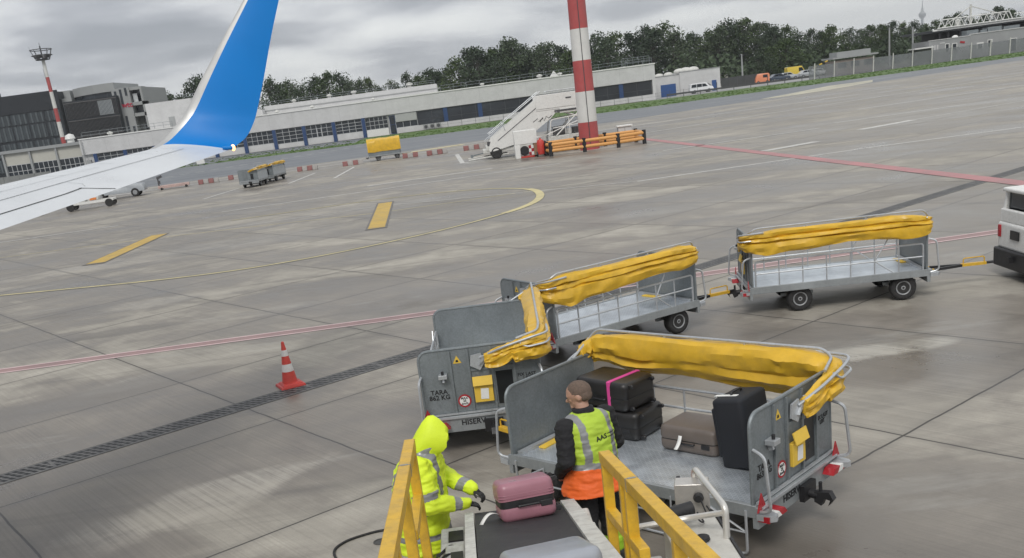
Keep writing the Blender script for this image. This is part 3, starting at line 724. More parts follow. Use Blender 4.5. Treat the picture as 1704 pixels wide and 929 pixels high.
    # rear fittings
    def hitch():
        b = MB(); x = -HL - 0.06
        b.box((x - 0.03, -0.10, 0.36), (0.05, 0.24, 0.16)); b.tube((x, -0.10, 0.34), (x - 0.14, -0.10, 0.33), 0.045, 10)
        b.prism([(-0.05, 0.0), (-0.20, 0.02), (-0.24, -0.05), (-0.19, -0.12), (-0.21, -0.06), (-0.15, -0.05), (-0.12, -0.13), (-0.05, -0.10)], (0, 0.07, 0), (x - 0.06, -0.135, 0.37), (1, 0, 0), (0, 0, 1))
        b.tube((x - 0.16, -0.10, 0.30), (x - 0.16, -0.10, 0.47), 0.018, 8)
        return b.mesh('tow_hitch', M_blackp, True)
    link('tow_hitch', cached('hitch', hitch), root)
    def bar():
        b = MB(); b.bx(-HL - 0.085, -HL - 0.06, -HW + 0.02, HW - 0.02, ZD - 0.03, ZD - 0.005); b.bx(-HL - 0.05, -HL - 0.02, -HW + 0.02, HW - 0.02, ZD + 0.012, ZD + 0.032)
        return b.mesh('rear_bar', M_galvl)
    link('rear_bar', cached('bar', bar), root)
    def dbox():
        b = MB(); b.bx(xr - 0.05, xr, -0.14, 0.10, 0.66, 0.89); return b.mesh('document_box', M_yelbox)
    db = link('document_box', cached('dbox', dbox), root, 0.006)
    def flap():
        b = MB(); b.box((xr - 0.07, -0.02, 0.945), (0.012, 0.25, 0.12), ry=R(18)); return b.mesh('flap', M_yelbox)
    link('flap', cached('flap', flap), db)
    def paper():
        b = MB(); b.box((xr - 0.054, -0.03, 0.77), (0.003, 0.10, 0.14), rx=R(4)); return b.mesh('paper', M_paper)
    link('paper', cached('paper', paper), db)
    def opening():
        b = MB(); b.bx(xr - 0.003, xr + 0.001, -0.405, -0.195, 0.60, 1.03); return b.mesh('hatch_opening', M_dark)
    link('hatch_opening', cached('open', opening), root)
    def sign():
        b = MB(); b.cur = 0; b.lathe([(0.085, 0), (0.085, 0.004)], 28, (0, 0, 0), 'X'); b.cur = 1; b.lathe([(0.064, -0.002), (0.064, 0.0)], 28, (0, 0, 0), 'X')
        me = b.mesh('speed_sign', [M_redrefl, M_paper]); me.transform(Matrix.Translation((xr - 0.004, 0.24, 0.69))); return me
    sg = link('speed_sign', cached('sign', sign), root)
    fr = lambda y, z, d=0.0: frame((xr - 0.0015 - d, y, z), (0, -1, 0), (0, 0, 1))
    if detail:
        text_part('lettering', 'MAX\n25\nkm/h', 0.042, fr(0.24, 0.69, 0.006), sg, M_ink)
        text_part('lettering', 'TARA\n%s KG' % tare, 0.085, fr(0.55, 0.80), root, M_ink)
        text_part('lettering', 'HISERV', 0.10, frame((-HL - 0.0605, 0.16, 0.415), (0, -1, 0), (0, 0, 1)), root, M_ink)
        text_part('lettering', 'FIX LAST\nLBT', 0.06, fr(-0.585, 0.92), root, M_ink)
    def warn():
        b = MB(); b.cur = 0; b.prism([(-0.055, 0), (0.055, 0), (0, 0.10)], (-0.002, 0, 0), (xr, 0.27, 1.19), (0, 1, 0), (0, 0, 1)); b.cur = 1
        b.prism([(-0.02, 0.015), (0.02, 0.015), (0.012, 0.045), (-0.012, 0.045)], (-0.003, 0, 0), (xr, 0.27, 1.19), (0, 1, 0), (0, 0, 1))
        return b.mesh('warning_sticker', [M_yelbox, M_ink])
    link('warning_sticker', cached('warn', warn), root)
    def latch():
        b = MB(); b.cur = 0; b.box((xr - 0.05, 0.47, 1.05), (0.10, 0.11, 0.05)); b.box((xr - 0.03, 0.47, 1.0), (0.05, 0.03, 0.07), ry=R(20)); b.cur = 1; b.tube((xr - 0.06, 0.47, 1.07), (xr - 0.06, 0.47, 1.12), 0.018, 8)
        return b.mesh('latch', [M_galvl, M_blackp])
    link('latch', cached('latch', latch), root, 0.004)
    def mark():
        b = MB(); b.box((HL - 0.16, 0.25, ZD + 0.012), (0.09, 0.42, 0.02), rz=R(3)); return b.mesh('edge_marking', M_yelbox)
    link('edge_marking', cached('mark', mark), root, 0.004)
    # drawbar to the vehicle in front
    if tow is not None:
        T = Vector((tow[0] - pos[0], tow[1] - pos[1], 0)); T.rotate(Matrix.Rotation(-R(ang), 3, 'Z')); T.z = 0.38
        o_ = Vector((HL - 0.05, 0, 0.36)); d = (T - o_); Ld = d.length; d.normalize(); sd = Vector((-d.y, d.x, 0))
        b = MB(); j = o_ + d * (Ld * 0.62)
        for s in (-1, 1):
            a = o_ + sd * 0.22 * s
            b.cur = 0; b.sq(a, a + (j - a) * 0.42, 0.045); b.cur = 1; b.sq(a + (j - a) * 0.42, j + sd * 0.015 * s, 0.046)
        b.cur = 0; b.box(j + d * (Ld * 0.14), (Ld * 0.30, 0.075, 0.05), rz=math.atan2(d.y, d.x)); b.cur = 1; b.tube(j + d * (Ld * 0.29), T, 0.024, 8)
        db_ = b.build('drawbar', [M_yel, M_blackp], root, True)
        b = MB(); p0 = j + d * (Ld * 0.02); p1 = j + d * (Ld * 0.27); up = Vector((0, 0, 0.12)); b.path([p0, p0 + up, p1 + up, p1], 0.011, 7, rad=0.04)
        b.build('grab_handle', M_yel, db_, True)
        b = MB(); b.box((HL + 0.10, 0, 0.37), (0.34, 0.5, 0.07)); b.build('turntable_bar', M_frame, root, bevel=0.006)
    return root

carts = {
 'A': ((1.726, 9.705), 133.9, 'nearest luggage cart loaded with suitcases behind the worker in the green and orange vest', '863'),
 'B': ((-0.04, 13.481), 87.5, 'luggage cart lettered TARA 862 whose rear wall faces us behind the hooded worker', '862'),
 'C': ((2.081, 16.649), 29.4, 'empty luggage cart second behind the tug with a yellow canopy rolled along its near side', '861'),
 'D': ((6.416, 17.676), -6.8, 'empty luggage cart directly behind the white tug with its canopy rolled along the near side', '864')}
def hitch_of(k):
    (x, y), a = carts[k][0], R(carts[k][1]); lx, ly = -HL - 0.22, -0.10
    return (x + lx * math.cos(a) - ly * math.sin(a), y + lx * math.sin(a) + ly * math.cos(a))
cart(carts['A'][0], carts['A'][1], carts['A'][2], '863', True, hitch_of('B'), 3, 1.08, 0.98, 0.0)
cart(carts['B'][0], carts['B'][1], carts['B'][2], '862', False, hitch_of('C'), 5, 1.0, 1.2, 0.0)
cart(carts['C'][0], carts['C'][1], carts['C'][2], '861', False, hitch_of('D'), 8, 1.05, 1.0, 0.1, False)
cart(carts['D'][0], carts['D'][1], carts['D'][2], '864', False, (9.27, 17.30), 11, 1.05, 1.0, 0.1, False)

# ------------------------------------------------------------------ suitcases
def in_cart(k, lx, ly):
    (x, y), a = carts[k][0], R(carts[k][1]); return (x + lx * math.cos(a) - ly * math.sin(a), y + lx * math.sin(a) + ly * math.cos(a))
def rbox(b, sx, sy, sz, r, n=4, z0=0.0):
    """box with rounded vertical edges and slightly domed faces"""
    def ringz(z, k):
        P = []
        for cx, cy, a0 in ((1, 1, 0), (-1, 1, 1), (-1, -1, 2), (1, -1, 3)):
            for q in range(n + 1):
                a = (a0 + q / n) * PI / 2; P.append(((cx * (sx / 2 - r) + r * math.cos(a)) * k, (cy * (sy / 2 - r) + r * math.sin(a)) * k, z))
        return P
    rows = []
    e = min(r * 0.7, sz * 0.3)
    for q in range(4): a = q / 3 * PI / 2; rows.append(ringz(z0 + e - e * math.cos(a), 1 - (e / sx) * 2 * (1 - math.sin(a))))
    for q in range(4): a = q / 3 * PI / 2; rows.append(ringz(z0 + sz - e + e * math.sin(a), 1 - (e / sx) * 2 * (1 - math.cos(a))))
    i0 = len(b.v); b.grid(rows, closed_v=True); nc = len(rows[0]); b.face([i0 + k for k in range(nc)][::-1]); b.face([i0 + 7 * nc + k for k in range(nc)])
    return b
def shell_half(b, sx, sy, z0, z1, r, e, top):
    n = 5
    def ringz(z, ins):
        P = []
        for cx, cy, a0 in ((1, 1, 0), (-1, 1, 1), (-1, -1, 2), (1, -1, 3)):
            for q in range(n + 1):
                a = (a0 + q / n) * PI / 2; P.append((cx * (sx / 2 - r) + (r - ins) * math.cos(a), cy * (sy / 2 - r) + (r - ins) * math.sin(a), z))
        return P
    prof = [(z0, 0.0), (z0 + 0.02, -0.004), (z1 - e, -0.002)] + [(z1 - e + e * math.sin(q / 4 * PI / 2), e * 0.9 * (1 - math.cos(q / 4 * PI / 2))) for q in range(1, 5)]
    if not top: prof = [(z1 + z0 - z, i_) for z, i_ in prof]
    i0 = len(b.v); rows = [ringz(z, i_) for z, i_ in prof]; b.grid(rows, closed_v=True); nc = len(rows[0]); b.face([i0 + k for k in range(nc)]); b.face([i0 + (len(rows) - 1) * nc + k for k in range(nc)])
def tagstrip(parent, p, rz, lean=0.0):
    b = MB(); rows = []
    for k in range(7):
        t = k / 6; rows.append([(-0.022 + 0.012 * t, 0.0 - 0.07 * t - 0.05 * t * t, 0.10 - 0.16 * t + 0.05 * t * t), (0.022 + 0.012 * t, -0.002 - 0.07 * t - 0.05 * t * t, 0.10 - 0.16 * t + 0.05 * t * t)])
    b.grid(rows); o = b.build('baggage_tag', [M_paper], parent, True); so_ = o.modifiers.new('s', 'SOLIDIFY'); so_.thickness = 0.002
    o.location = p; o.rotation_euler = (lean, 0, rz); return o
M_taupe = mat('taupe shell', (0.135, 0.112, 0.098), 0.42, var=0.06, bump=0.1, bscale=160)
M_blkcase = mat('black shell', (0.017, 0.016, 0.016), 0.40, var=0.2, bump=0.08, bscale=120)
M_fabric = mat('black ballistic cloth', (0.012, 0.014, 0.019), 0.75, var=0.25, bump=0.2, bscale=220)
M_pink = mat('dusty pink shell', (0.33, 0.15, 0.19), 0.36, var=0.05)
M_silver = mat('silver blue shell', (0.33, 0.35, 0.39), 0.38, 0.2, var=0.04)
M_magenta = mat('magenta strap', (0.62, 0.06, 0.27), 0.55, var=0.08)
aA = R(133.9)
def hardcase(name_label, loc, rz, dims, mt, rib_axis=None, wheels=True, seam=M_blackp, ribs=0, gap=0.006):
    root = thing('suitcase', name_label, 'suitcase', loc, rz)
    sx, sy, sz = dims
    b = MB(); shell_half(b, sx, sy, 0.0, sz * 0.47 - gap, 0.07, 0.05, False); shell_half(b, sx, sy, sz * 0.47 + gap, sz, 0.07, 0.05, True)
    if ribs:
        for k in range(ribs):
            z = sz * 0.55 + k * 0.022
            rbox(b, sx + 0.008, sy + 0.008, 0.008, 0.06, z0=z)
    b.build('shell', mt, root, True, 50)
    b = MB(); shell_half(b, sx - 0.012, sy - 0.012, sz * 0.47 - gap - 0.01, sz * 0.47 + gap + 0.01, 0.065, 0.004, True); b.build('zip_seam', seam, root, True)
    b = MB(); b.path([(-0.09, -sy / 2 + 0.005, sz * 0.40), (-0.09, -sy / 2 - 0.025, sz * 0.40), (0.09, -sy / 2 - 0.025, sz * 0.40), (0.09, -sy / 2 + 0.005, sz * 0.40)], 0.010, 6, rad=0.02); b.build('carry_handle', M_blackp, root, True)
    b = MB(); b.box((sx * 0.32, -sy / 2 - 0.002, sz * 0.36), (0.10, 0.016, 0.05)); b.build('lock', M_blackp, root, bevel=0.005)
    if wheels:
        for y in (-1, 1):
            for z in (0.12, 0.88):
                b = MB(); b.lathe([(0.018, -0.014), (0.024, -0.008), (0.024, 0.008), (0.018, 0.014)], 12, (sx / 2 + 0.028, y * (sy / 2 - 0.08), sz * z), 'Y'); b.box((sx / 2 + 0.008, y * (sy / 2 - 0.08), sz * z), (0.03, 0.035, 0.035))
                b.build('caster', M_blackp, root, True)
    return root
tp = in_cart('A', -0.24, -0.34)
tau = hardcase('taupe hard suitcase lying flat on the cart deck with a white baggage tag', (tp[0], tp[1], ZD + 0.002), aA + PI, (0.70, 0.50, 0.28), M_taupe)
tagstrip(tau, (-0.06, -0.275, 0.10), 0)
p_ = in_cart('A', 0.84, -0.40)
b1 = hardcase('lower black suitcase of the stack of two against the front wall of the cart', (p_[0], p_[1], ZD + 0.002), aA + PI + R(3), (0.80, 0.56, 0.32), M_blkcase)
p_ = in_cart('A', 0.90, -0.41)
b2 = hardcase('upper black suitcase of the stack with a magenta strap round it', (p_[0], p_[1], ZD + 0.326), aA + PI - R(4), (0.76, 0.52, 0.33), M_blkcase)
b = MB(); rbox(b, 0.05, 0.532, 0.342, 0.01, z0=-0.004); o = b.build('luggage_strap', M_magenta, b2); o.location = (0.14, 0, 0)
# upright soft case leaning on the rear wall
p_ = in_cart('A', -0.93, -0.17)
sc_ = thing('suitcase', 'tall black soft suitcase standing upright in the cart with a white tag on top', 'suitcase', (p_[0], p_[1], ZD + 0.004), aA + PI)
b = MB(); rbox(b, 0.34, 0.50, 0.72, 0.05); sh_ = b.build('shell', M_fabric, sc_, True, 50)
b = MB(); rbox(b, 0.05, 0.42, 0.52, 0.02, z0=0.10); o = b.build('front_pocket', M_fabric, sc_, True); o.location = (-0.185, 0, 0)
b = MB(); b.path([(-0.02, -0.09, 0.71), (-0.02, -0.09, 0.75), (-0.02, 0.09, 0.75), (-0.02, 0.09, 0.71)], 0.012, 6, rad=0.03); b.build('carry_handle', M_blackp, sc_, True)
b = MB(); b.bx(-0.20, 0.05, -0.12, -0.07, 0.722, 0.726); b.bx(-0.178, -0.174, -0.12, -0.07, 0.60, 0.725); b.build('baggage_tag', M_paper, sc_)
b = MB(); b.lathe([(0.026, 0), (0.026, 0.012)], 14, (-0.214, -0.13, 0.16), 'X'); b.lathe([(0.012, -0.004), (0.012, 0.016)], 10, (-0.218, -0.13, 0.16), 'X'); b.build('badge', M_galvl, sc_)
sc_.rotation_euler = (0, R(-8), aA + PI)
# ------------------------------------------------------------------ belt loader in front of us
bl0 = Vector((0.15, 5.6, 0.0))
bl = thing('belt_loader', 'belt loader with black belt and yellow handrails reaching up towards the aircraft', 'belt loader', bl0)
def BM(): return MB(Matrix.Translation(-bl0))
SL = -0.267
def zb(y): return 0.80 + (y - 8.1) * SL
def xb(y, s): return (-0.29 if s < 0 else 0.48) + (8.1 - y) * (0.026 if s < 0 else 0.022)
M_belt = mat('black conveyor belt', (0.022, 0.022, 0.025), 0.62, var=0.25, scale=3, dirt=0.35, dirtcol=(0.07, 0.068, 0.066), bump=0.15, bscale=90)
b = BM()
rows = []
ys = [8.12 - k * 0.35 for k in range(15)]
for y in ys: rows.append([(xb(y, -1), y, zb(y)), (xb(y, 1), y, zb(y))])
top = [[(p[0][0], p[0][1], p[0][2]), (p[1][0], p[1][1], p[1][2])] for p in rows]
bot = [[(p[0][0], p[0][1], p[0][2] - 0.12), (p[1][0], p[1][1], p[1][2] - 0.12)] for p in rows]
nose = [[(xb(8.12, s), 8.12 + 0.06 * math.sin(a), zb(8.12) - 0.06 + 0.06 * math.cos(a)) for s in (-1, 1)] for a in [k / 6 * PI for k in range(1, 6)]]
b.grid(bot[::-1][:-1] + [bot[0]] + nose[::-1] + top); b.build('belt', M_belt, bl, True, 60)
for s in (-1, 1):
    b = BM()
    x0 = 0.0; wd = 0.085 if s < 0 else 0.13
    A = [(xb(y, s) + s * 0.008, y, zb(y) + 0.02) for y in ys]; B_ = [(xb(y, s) + s * wd, y, zb(y) + 0.02) for y in ys]
    b.grid([[A[k], B_[k], (B_[k][0], B_[k][1], B_[k][2] - 0.26), (A[k][0], A[k][1], A[k][2] - 0.26)] for k in range(len(ys))], closed_v=True)
    b.face([len(b.v) - 4, len(b.v) - 3, len(b.v) - 2, len(b.v) - 1]); b.face([0, 1, 2, 3])
    sf = b.build('side_frame', M_whited, bl)
    b = BM()
    if s < 0:
        b.bx(-0.60, -0.385, 7.55, 8.02, 0.50, 0.74); b.bx(-0.55, -0.385, 7.05, 7.53, 0.55, 0.80); b.bx(-0.66, -0.385, 6.3, 7.0, 0.6, 0.86)
    else:
        b.bx(0.615, 0.72, 7.66, 8.0, 0.50, 0.77); b.bx(0.615, 0.70, 6.3, 7.3, 0.66, 0.95)
    b.build('drive_housing', M_whited, bl, bevel=0.02)
    b = BM()
    if s < 0: b.bx(-0.53, -0.40, 7.70, 7.9, 0.735, 0.755); b.bx(-0.50, -0.40, 7.1, 7.35, 0.79, 0.815); b.path([(-0.62, 7.5, 0.72), (-0.5, 7.56, 0.79), (-0.42, 7.45, 0.75), (-0.55, 7.3, 0.82), (-0.64, 7.1, 0.78)], 0.012, 6, rad=0.05)
    else: b.bx(0.64, 0.725, 7.70, 7.82, 0.58, 0.70)
    b.build('cable_box', M_blackp, bl)
# yellow handrails
def rail(top0, top1, ydown, name):
    b = BM(); top0, top1 = Vector(top0), Vector(top1); d = (top1 - top0)
    wv = 0.088
    def bar(p, q, w=wv):
        b.sq(p, q, w)
    bar(top0 - d.normalized() * 0.04, top1)
    drop = Vector((0, 0, -0.45))
    bar(top0 + drop, top0 + drop + d * 0.30, 0.075)
    def post(p, zl=0.5): b.sq(p, Vector((p.x, p.y, zl)), 0.078)
    post(top0 + Vector((0, 0, -0.04)))
    for t in ydown: post(top0 + d * t + Vector((0, 0, -0.04)), 0.8)
    # sleeve joint and worn clamp
    o = b.build(name, M_yel, bl, bevel=0.006)
    b = BM(); q = top0 + d * 0.24; b.box(q + Vector((0, 0, 0.047)), (0.055, 0.02, 0.004), rz=math.atan2(d.y, d.x) + PI / 2)
    b.sq(q - d.normalized() * 0.004, q + d.normalized() * 0.004, 0.093)
    b.build('rail_joint', M_frame, o)
    return o
rail((0.80, 7.0, 1.60), (1.075, 3.5, 2.035), (0.17, 0.215, 0.55), 'handrail')
rail((-0.705, 7.5, 1.73), (-0.668, 4.2, 2.07), (0.36, 0.7), 'handrail')
# chassis, cabinet and controls
b = BM(); b.bx(-0.95, 1.2, 2.8, 7.2, 0.32, 0.62); b.bx(-0.6, 0.62, 7.2, 7.7, 0.4, 0.6); b.build('chassis', M_whited, bl, bevel=0.02)
for x in (-0.85, 1.1):
    for y in (3.4, 6.3):
        b = BM(); b.lathe([(0.16, -0.09), (0.3, -0.1), (0.33, -0.06), (0.33, 0.06), (0.3, 0.1), (0.16, 0.09)], 24, (x, y, 0.33), 'X'); wh = b.build('wheel', M_black, bl, True)
        b = BM(); b.lathe([(0.05, -0.08), (0.15, -0.07), (0.155, 0.07), (0.05, 0.08)], 18, (x, y, 0.33), 'X'); b.build('rim', M_rim, wh, True)
M_cream = mat('cream cabinet paint', (0.50, 0.49, 0.455), 0.5, var=0.06, dirt=0.35, dirtcol=(0.25, 0.23, 0.2))
b = BM(); b.bx(1.20, 1.60, 5.5, 7.02, 0.35, 0.96); b.bx(1.185, 1.615, 5.48, 7.04, 0.96, 0.985); cab = b.build('cabinet', M_cream, bl, bevel=0.012)
b = BM(); b.bx(1.615, 1.64, 5.48, 7.04, 0.93, 0.99); b.build('edge_trim', M_blackp, cab, bevel=0.004)
b = BM(); b.lathe([(0.045, 0), (0.055, 0.012), (0.05, 0.035), (0.02, 0.04)], 20, (1.42, 6.62, 0.985)); b.build('filler_cap', M_blackp, cab, True)
b = BM(); b.box((1.50, 7.28, 1.06), (0.27, 0.16, 0.27), rz=R(-14)); cbx = b.build('control_box', M_steel, bl, bevel=0.008)
b = BM(); b.box((1.40, 7.33, 1.07), (0.03, 0.2, 0.24), rz=R(-14)); b.build('door_edge', M_blackp, cbx)
b = BM(); b.lathe([(0.038, 0), (0.042, 0.03), (0.03, 0.055)], 16); b.v = [tuple(Matrix.Translation((1.53 - 0.15, 7.19 - 5.6, 1.09)) @ Matrix.Rotation(R(-14), 4, 'Z') @ Matrix.Rotation(R(90), 4, 'X') @ (Vector(q) + bl0)) for q in b.v]; b.build('plug_socket', M_blackp, cbx, True)
b = BM(); b.path([(1.535, 7.13, 1.08), (1.55, 7.08, 1.02), (1.57, 7.07, 0.96), (1.60, 7.10, 0.99), (1.58, 7.15, 1.02)], 0.007, 6, rad=0.03); b.build('cable', M_blackp, cbx, True)
b = BM(); b.tube((1.18, 6.88, 1.10), (1.42, 6.93, 1.12), 0.055, 16); b.tube((1.16, 6.875, 1.098), (1.19, 6.882, 1.10), 0.062, 16); b.path([(1.42, 6.9, 1.08), (1.47, 6.86, 1.02), (1.50, 6.90, 1.0), (1.46, 6.95, 1.07)], 0.007, 6, rad=0.03)
for k in range(7): b.tube((1.22 + k * 0.028, 6.888 + k * 0.006, 1.103), (1.232 + k * 0.028, 6.89 + k * 0.006, 1.104), 0.0585, 16)
b.build('work_lamp', M_blackp, bl, True)
b = BM(); b.path([(1.545, 7.36, 0.95), (1.545, 7.36, 1.27), (1.60, 6.62, 1.235), (1.60, 6.62, 0.30)], 0.026, 9, rad=0.07); b.path([(1.60, 6.62, 1.19), (1.36, 6.80, 1.10), (0.95, 6.84, 1.06)], 0.024, 8, rad=0.05); b.build('operator_rail', M_silvt, bl, True)

# suitcases on the belt
lean = math.atan(0.267)
def on_belt(y, x): return (x, y, zb(y) + 0.004)
pk = hardcase('dusty pink suitcase on the end of the black conveyor belt', on_belt(7.60, 0.165), R(8), (0.47, 0.34, 0.33), M_pink, ribs=3, gap=0.035)
pk.rotation_euler = (-lean * 0.8, 0, R(9))
b = MB(); b.bx(-0.12, -0.06, -0.09, -0.083, 0.3315, 0.333); b.build('badge', M_galvl, pk)
# paper tag and its grip strap
b = MB(); rows = []
for k in range(9):
    t = k / 8; c = Vector((-0.235 - 0.18 * t, -0.02 - 0.05 * t, 0.06 + 0.055 * math.sin(t * PI) - 0.06 * t)); rows.append([c + Vector((0.01, -0.016, 0)), c + Vector((-0.01, 0.016, 0.006))])
b.grid(rows); o = b.build('baggage_tag', M_paper, pk, True); s_ = o.modifiers.new('s', 'SOLIDIFY'); s_.thickness = 0.003
sv = hardcase('silver blue suitcase lying on the belt nearest to us', on_belt(5.12, 0.215), R(12), (0.53, 0.48, 0.20), M_silver, wheels=False)
sv.rotation_euler = (-lean, 0, R(10))

# ------------------------------------------------------------------ people
def capsule(b, p0, r0, p1, r1, n=14, sy=1.0):
    p0, p1 = Vector(p0), Vector(p1); t = (p1 - p0).normalized()
    u = Vector((0, 1, 0)) if abs(t.y) < 0.9 else Vector((1, 0, 0))
    a = t.cross(u).normalized(); c = a.cross(t).normalized(); rows = []
    for k in range(1, 6): q = PI / 2 * k / 5; rows.append((p0 - t * r0 * math.cos(q), r0 * math.sin(q)))
    for k in range(4, -1, -1): q = PI / 2 * k / 5; rows.append((p1 + t * r1 * math.cos(q), max(0.0005, r1 * math.sin(q))))
    rows[0] = (p0 - t * r0, 0.0005) if False else rows[0]
    rr = [[p + a * (math.cos(2 * PI * k / n) * r) + c * (math.sin(2 * PI * k / n) * r * sy) for k in range(n)] for p, r in rows]
    i0 = len(b.v); b.grid(rr, closed_v=True); b.face([i0 + k for k in range(n)]); e = i0 + n * (len(rr) - 1); b.face([e + k for k in range(n)])
def section_loft(b, secs, n=20, p=2.4):
    rows = []
    for z, cx, cy, rx, ry in secs:
        row = []
        for k in range(n):
            a = 2 * PI * k / n; c, s = math.cos(a), math.sin(a)
            row.append((cx + rx * math.copysign(abs(c) ** (2 / p), c), cy + ry * math.copysign(abs(s) ** (2 / p), s), z))
        rows.append(row)
    i0 = len(b.v); b.grid(rows, closed_v=True); b.face([i0 + k for k in range(n)][::-1]); e = i0 + n * (len(rows) - 1); b.face([e + k for k in range(n)])
def wrinkle(me, amp, sc, seed=0):
    nrm = [v.normal.copy() for v in me.vertices]; co_ = []
    for v, nn in zip(me.vertices, nrm):
        q = v.co * sc + Vector((seed * 5.1, 0, 0)); q2 = Vector((q.x, q.y, q.z * 2.2))
        d = mnoise.noise(q2) * amp + mnoise.noise(q2 * 2.3) * amp * 0.5
        co_ += list(v.co + nn * d)
    me.vertices.foreach_set('co', co_); me.update()
def head(b, T):
    sv_ = b.M; b.M = sv_ @ T
    b.ell((0.0, 0, 0.02), (0.098, 0.078, 0.105), 18, 12); b.ell((0.025, 0, -0.055), (0.068, 0.058, 0.065)); b.ell((-0.02, 0, 0.0), (0.085, 0.076, 0.085))
    b.ell((0.078, 0, -0.095), (0.026, 0.03, 0.022)); capsule(b, (0.092, 0, 0.0), 0.009, (0.112, 0, -0.032), 0.016, 8)   # chin, nose
    b.ell((0.088, 0, 0.022), (0.012, 0.05, 0.011)); b.ell((0.090, 0, -0.066), (0.010, 0.024, 0.010))                          # brow, lips
    for s in (-1, 1): b.ell((-0.005, s * 0.079, -0.015), (0.019, 0.009, 0.032)); b.ell((0.085, s * 0.033, 0.004), (0.010, 0.013, 0.009)); b.ell((0.075, s * 0.035, -0.025), (0.014, 0.02, 0.016))
    b.M = sv_
def hand(b, w, d, up, side, curl=0.5, r=0.0088):
    """palm, four bent fingers of unequal length and a thumb; d points along the hand, up is the back of the hand, side is thumb side"""
    w, d, up, side = Vector(w), Vector(d).normalized(), Vector(up).normalized(), Vector(side).normalized()
    capsule(b, w, 0.026, w + d * 0.03, 0.03, 10)
    for k in range(4): capsule(b, w + d * 0.015 + side * (0.026 - 0.017 * k), 0.013, w + d * 0.085 + side * (0.030 - 0.020 * k), 0.012, 8)
    for k, ln_ in enumerate((0.070, 0.080, 0.074, 0.058)):
        p = w + d * 0.085 + side * (0.030 - 0.020 * k); dirv = d.copy(); ax = d.cross(up).normalized()
        for j, f in enumerate((0.45, 0.32, 0.25)):
            dirv = (Matrix.Rotation(-curl * (0.6 + 0.35 * j), 3, ax) @ dirv); q = p + dirv * ln_ * f; capsule(b, p, r * (1 - 0.08 * j), q, r * (0.94 - 0.08 * j), 7); p = q
    p = w + d * 0.025 + side * 0.03; td = (d * 0.65 + side * 0.75 - up * 0.25).normalized()
    q = p + td * 0.045; capsule(b, p, 0.013, q, 0.0105, 8); td2 = (d * 0.9 + side * 0.25 - up * 0.3).normalized(); capsule(b, q, 0.0105, q + td2 * 0.032, 0.009, 7)

M_skin = mat('skin', (0.42, 0.245, 0.175), 0.5, var=0.08, scale=20)
M_hair = mat('cropped brown hair', (0.125, 0.088, 0.068), 0.85, var=0.25, scale=60)
M_hivis = mat('fluorescent yellow cloth', (0.66, 0.82, 0.03), 0.6, var=0.07, scale=5, bump=0.15, bscale=60)
M_lime = mat('lime vest cloth', (0.40, 0.56, 0.045), 0.62, var=0.08, scale=5, bump=0.15, bscale=60)
M_orv = mat('orange vest cloth', (0.78, 0.13, 0.02), 0.6, var=0.08, scale=5, bump=0.15, bscale=60)
M_reflb = mat('grey reflective tape', (0.24, 0.245, 0.25), 0.35, 0.15, var=0.1, scale=12)
M_blk = mat('black work cloth', (0.013, 0.013, 0.015), 0.85, var=0.25, scale=9, bump=0.2, bscale=50)
M_glove = mat('black glove', (0.012, 0.012, 0.013), 0.6, var=0.2)
M_eye = mat('dark eye', (0.02, 0.015, 0.012), 0.1)
def seg_t(p, a, b_):
    a, b_ = Vector(a), Vector(b_); d = b_ - a; t = (Vector(p) - a).dot(d) / d.length_squared; return t, (Vector(p) - (a + d * max(0, min(1, t)))).length
def as_part(name, me, parent):
    o = bpy.data.objects.new(name, me); COL.objects.link(o); o.parent = parent; return o

# --- worker in the hooded yellow rain suit, stooping towards the belt
pA = thing('person', 'worker in a hooded fluorescent yellow rain suit bending over the conveyor belt', 'person', (-0.80, 8.40, 0), R(-6))
pA.scale = (1.06, 1.06, 0.95)
hipz = 0.92
J = dict(hip=(0, 0, hipz), chest=(0.09, 0, 1.28), neck=(0.14, 0, 1.44), Ls=(0.09, 0.19, 1.36), Le=(0.19, 0.25, 1.08), Lw=(0.50, 0.06, 0.955), Rs=(0.08, -0.20, 1.34), Re=(0.17, -0.30, 1.00), Rw=(0.46, -0.17, 0.93))
b = MB()
section_loft(b, [(0.80, 0.0, 0, 0.10, 0.15), (0.92, 0, 0, 0.115, 0.16), (1.1, 0.04, 0, 0.10, 0.135), (1.3, 0.09, 0, 0.11, 0.17), (1.40, 0.11, 0, 0.08, 0.14)])
capsule(b, (0.11, 0, 1.38), 0.06, (0.17, 0, 1.50), 0.052)
head(b, Matrix.Translation((0.215, 0, 1.565)) @ Matrix.Rotation(R(32), 4, 'Y'))
for s in 'LR':
    capsule(b, J[s + 's'], 0.055, J[s + 'e'], 0.042); capsule(b, J[s + 'e'], 0.042, J[s + 'w'], 0.028)
for s in (-1, 1):
    capsule(b, (0, s * 0.09, 0.9), 0.085, (0.03, s * 0.11, 0.5), 0.058); capsule(b, (0.03, s * 0.11, 0.5), 0.055, (-0.01, s * 0.12, 0.1), 0.042); capsule(b, (-0.03, s * 0.12, 0.06), 0.045, (0.15, s * 0.13, 0.05), 0.04)
me = remeshed(b, 'body', 0.010, 3); facemats(me, [M_skin], lambda c: 0); as_part('body', me, pA)
b = MB()
section_loft(b, [(0.46, 0.0, 0, 0.245, 0.265), (0.60, 0.005, 0, 0.25, 0.26), (0.85, 0.015, 0, 0.245, 0.255), (1.05, 0.03, 0, 0.235, 0.25), (1.25, 0.05, 0, 0.215, 0.245), (1.36, 0.075, 0, 0.175, 0.215), (1.44, 0.115, 0, 0.125, 0.14), (1.50, 0.15, 0, 0.115, 0.112)], 24)
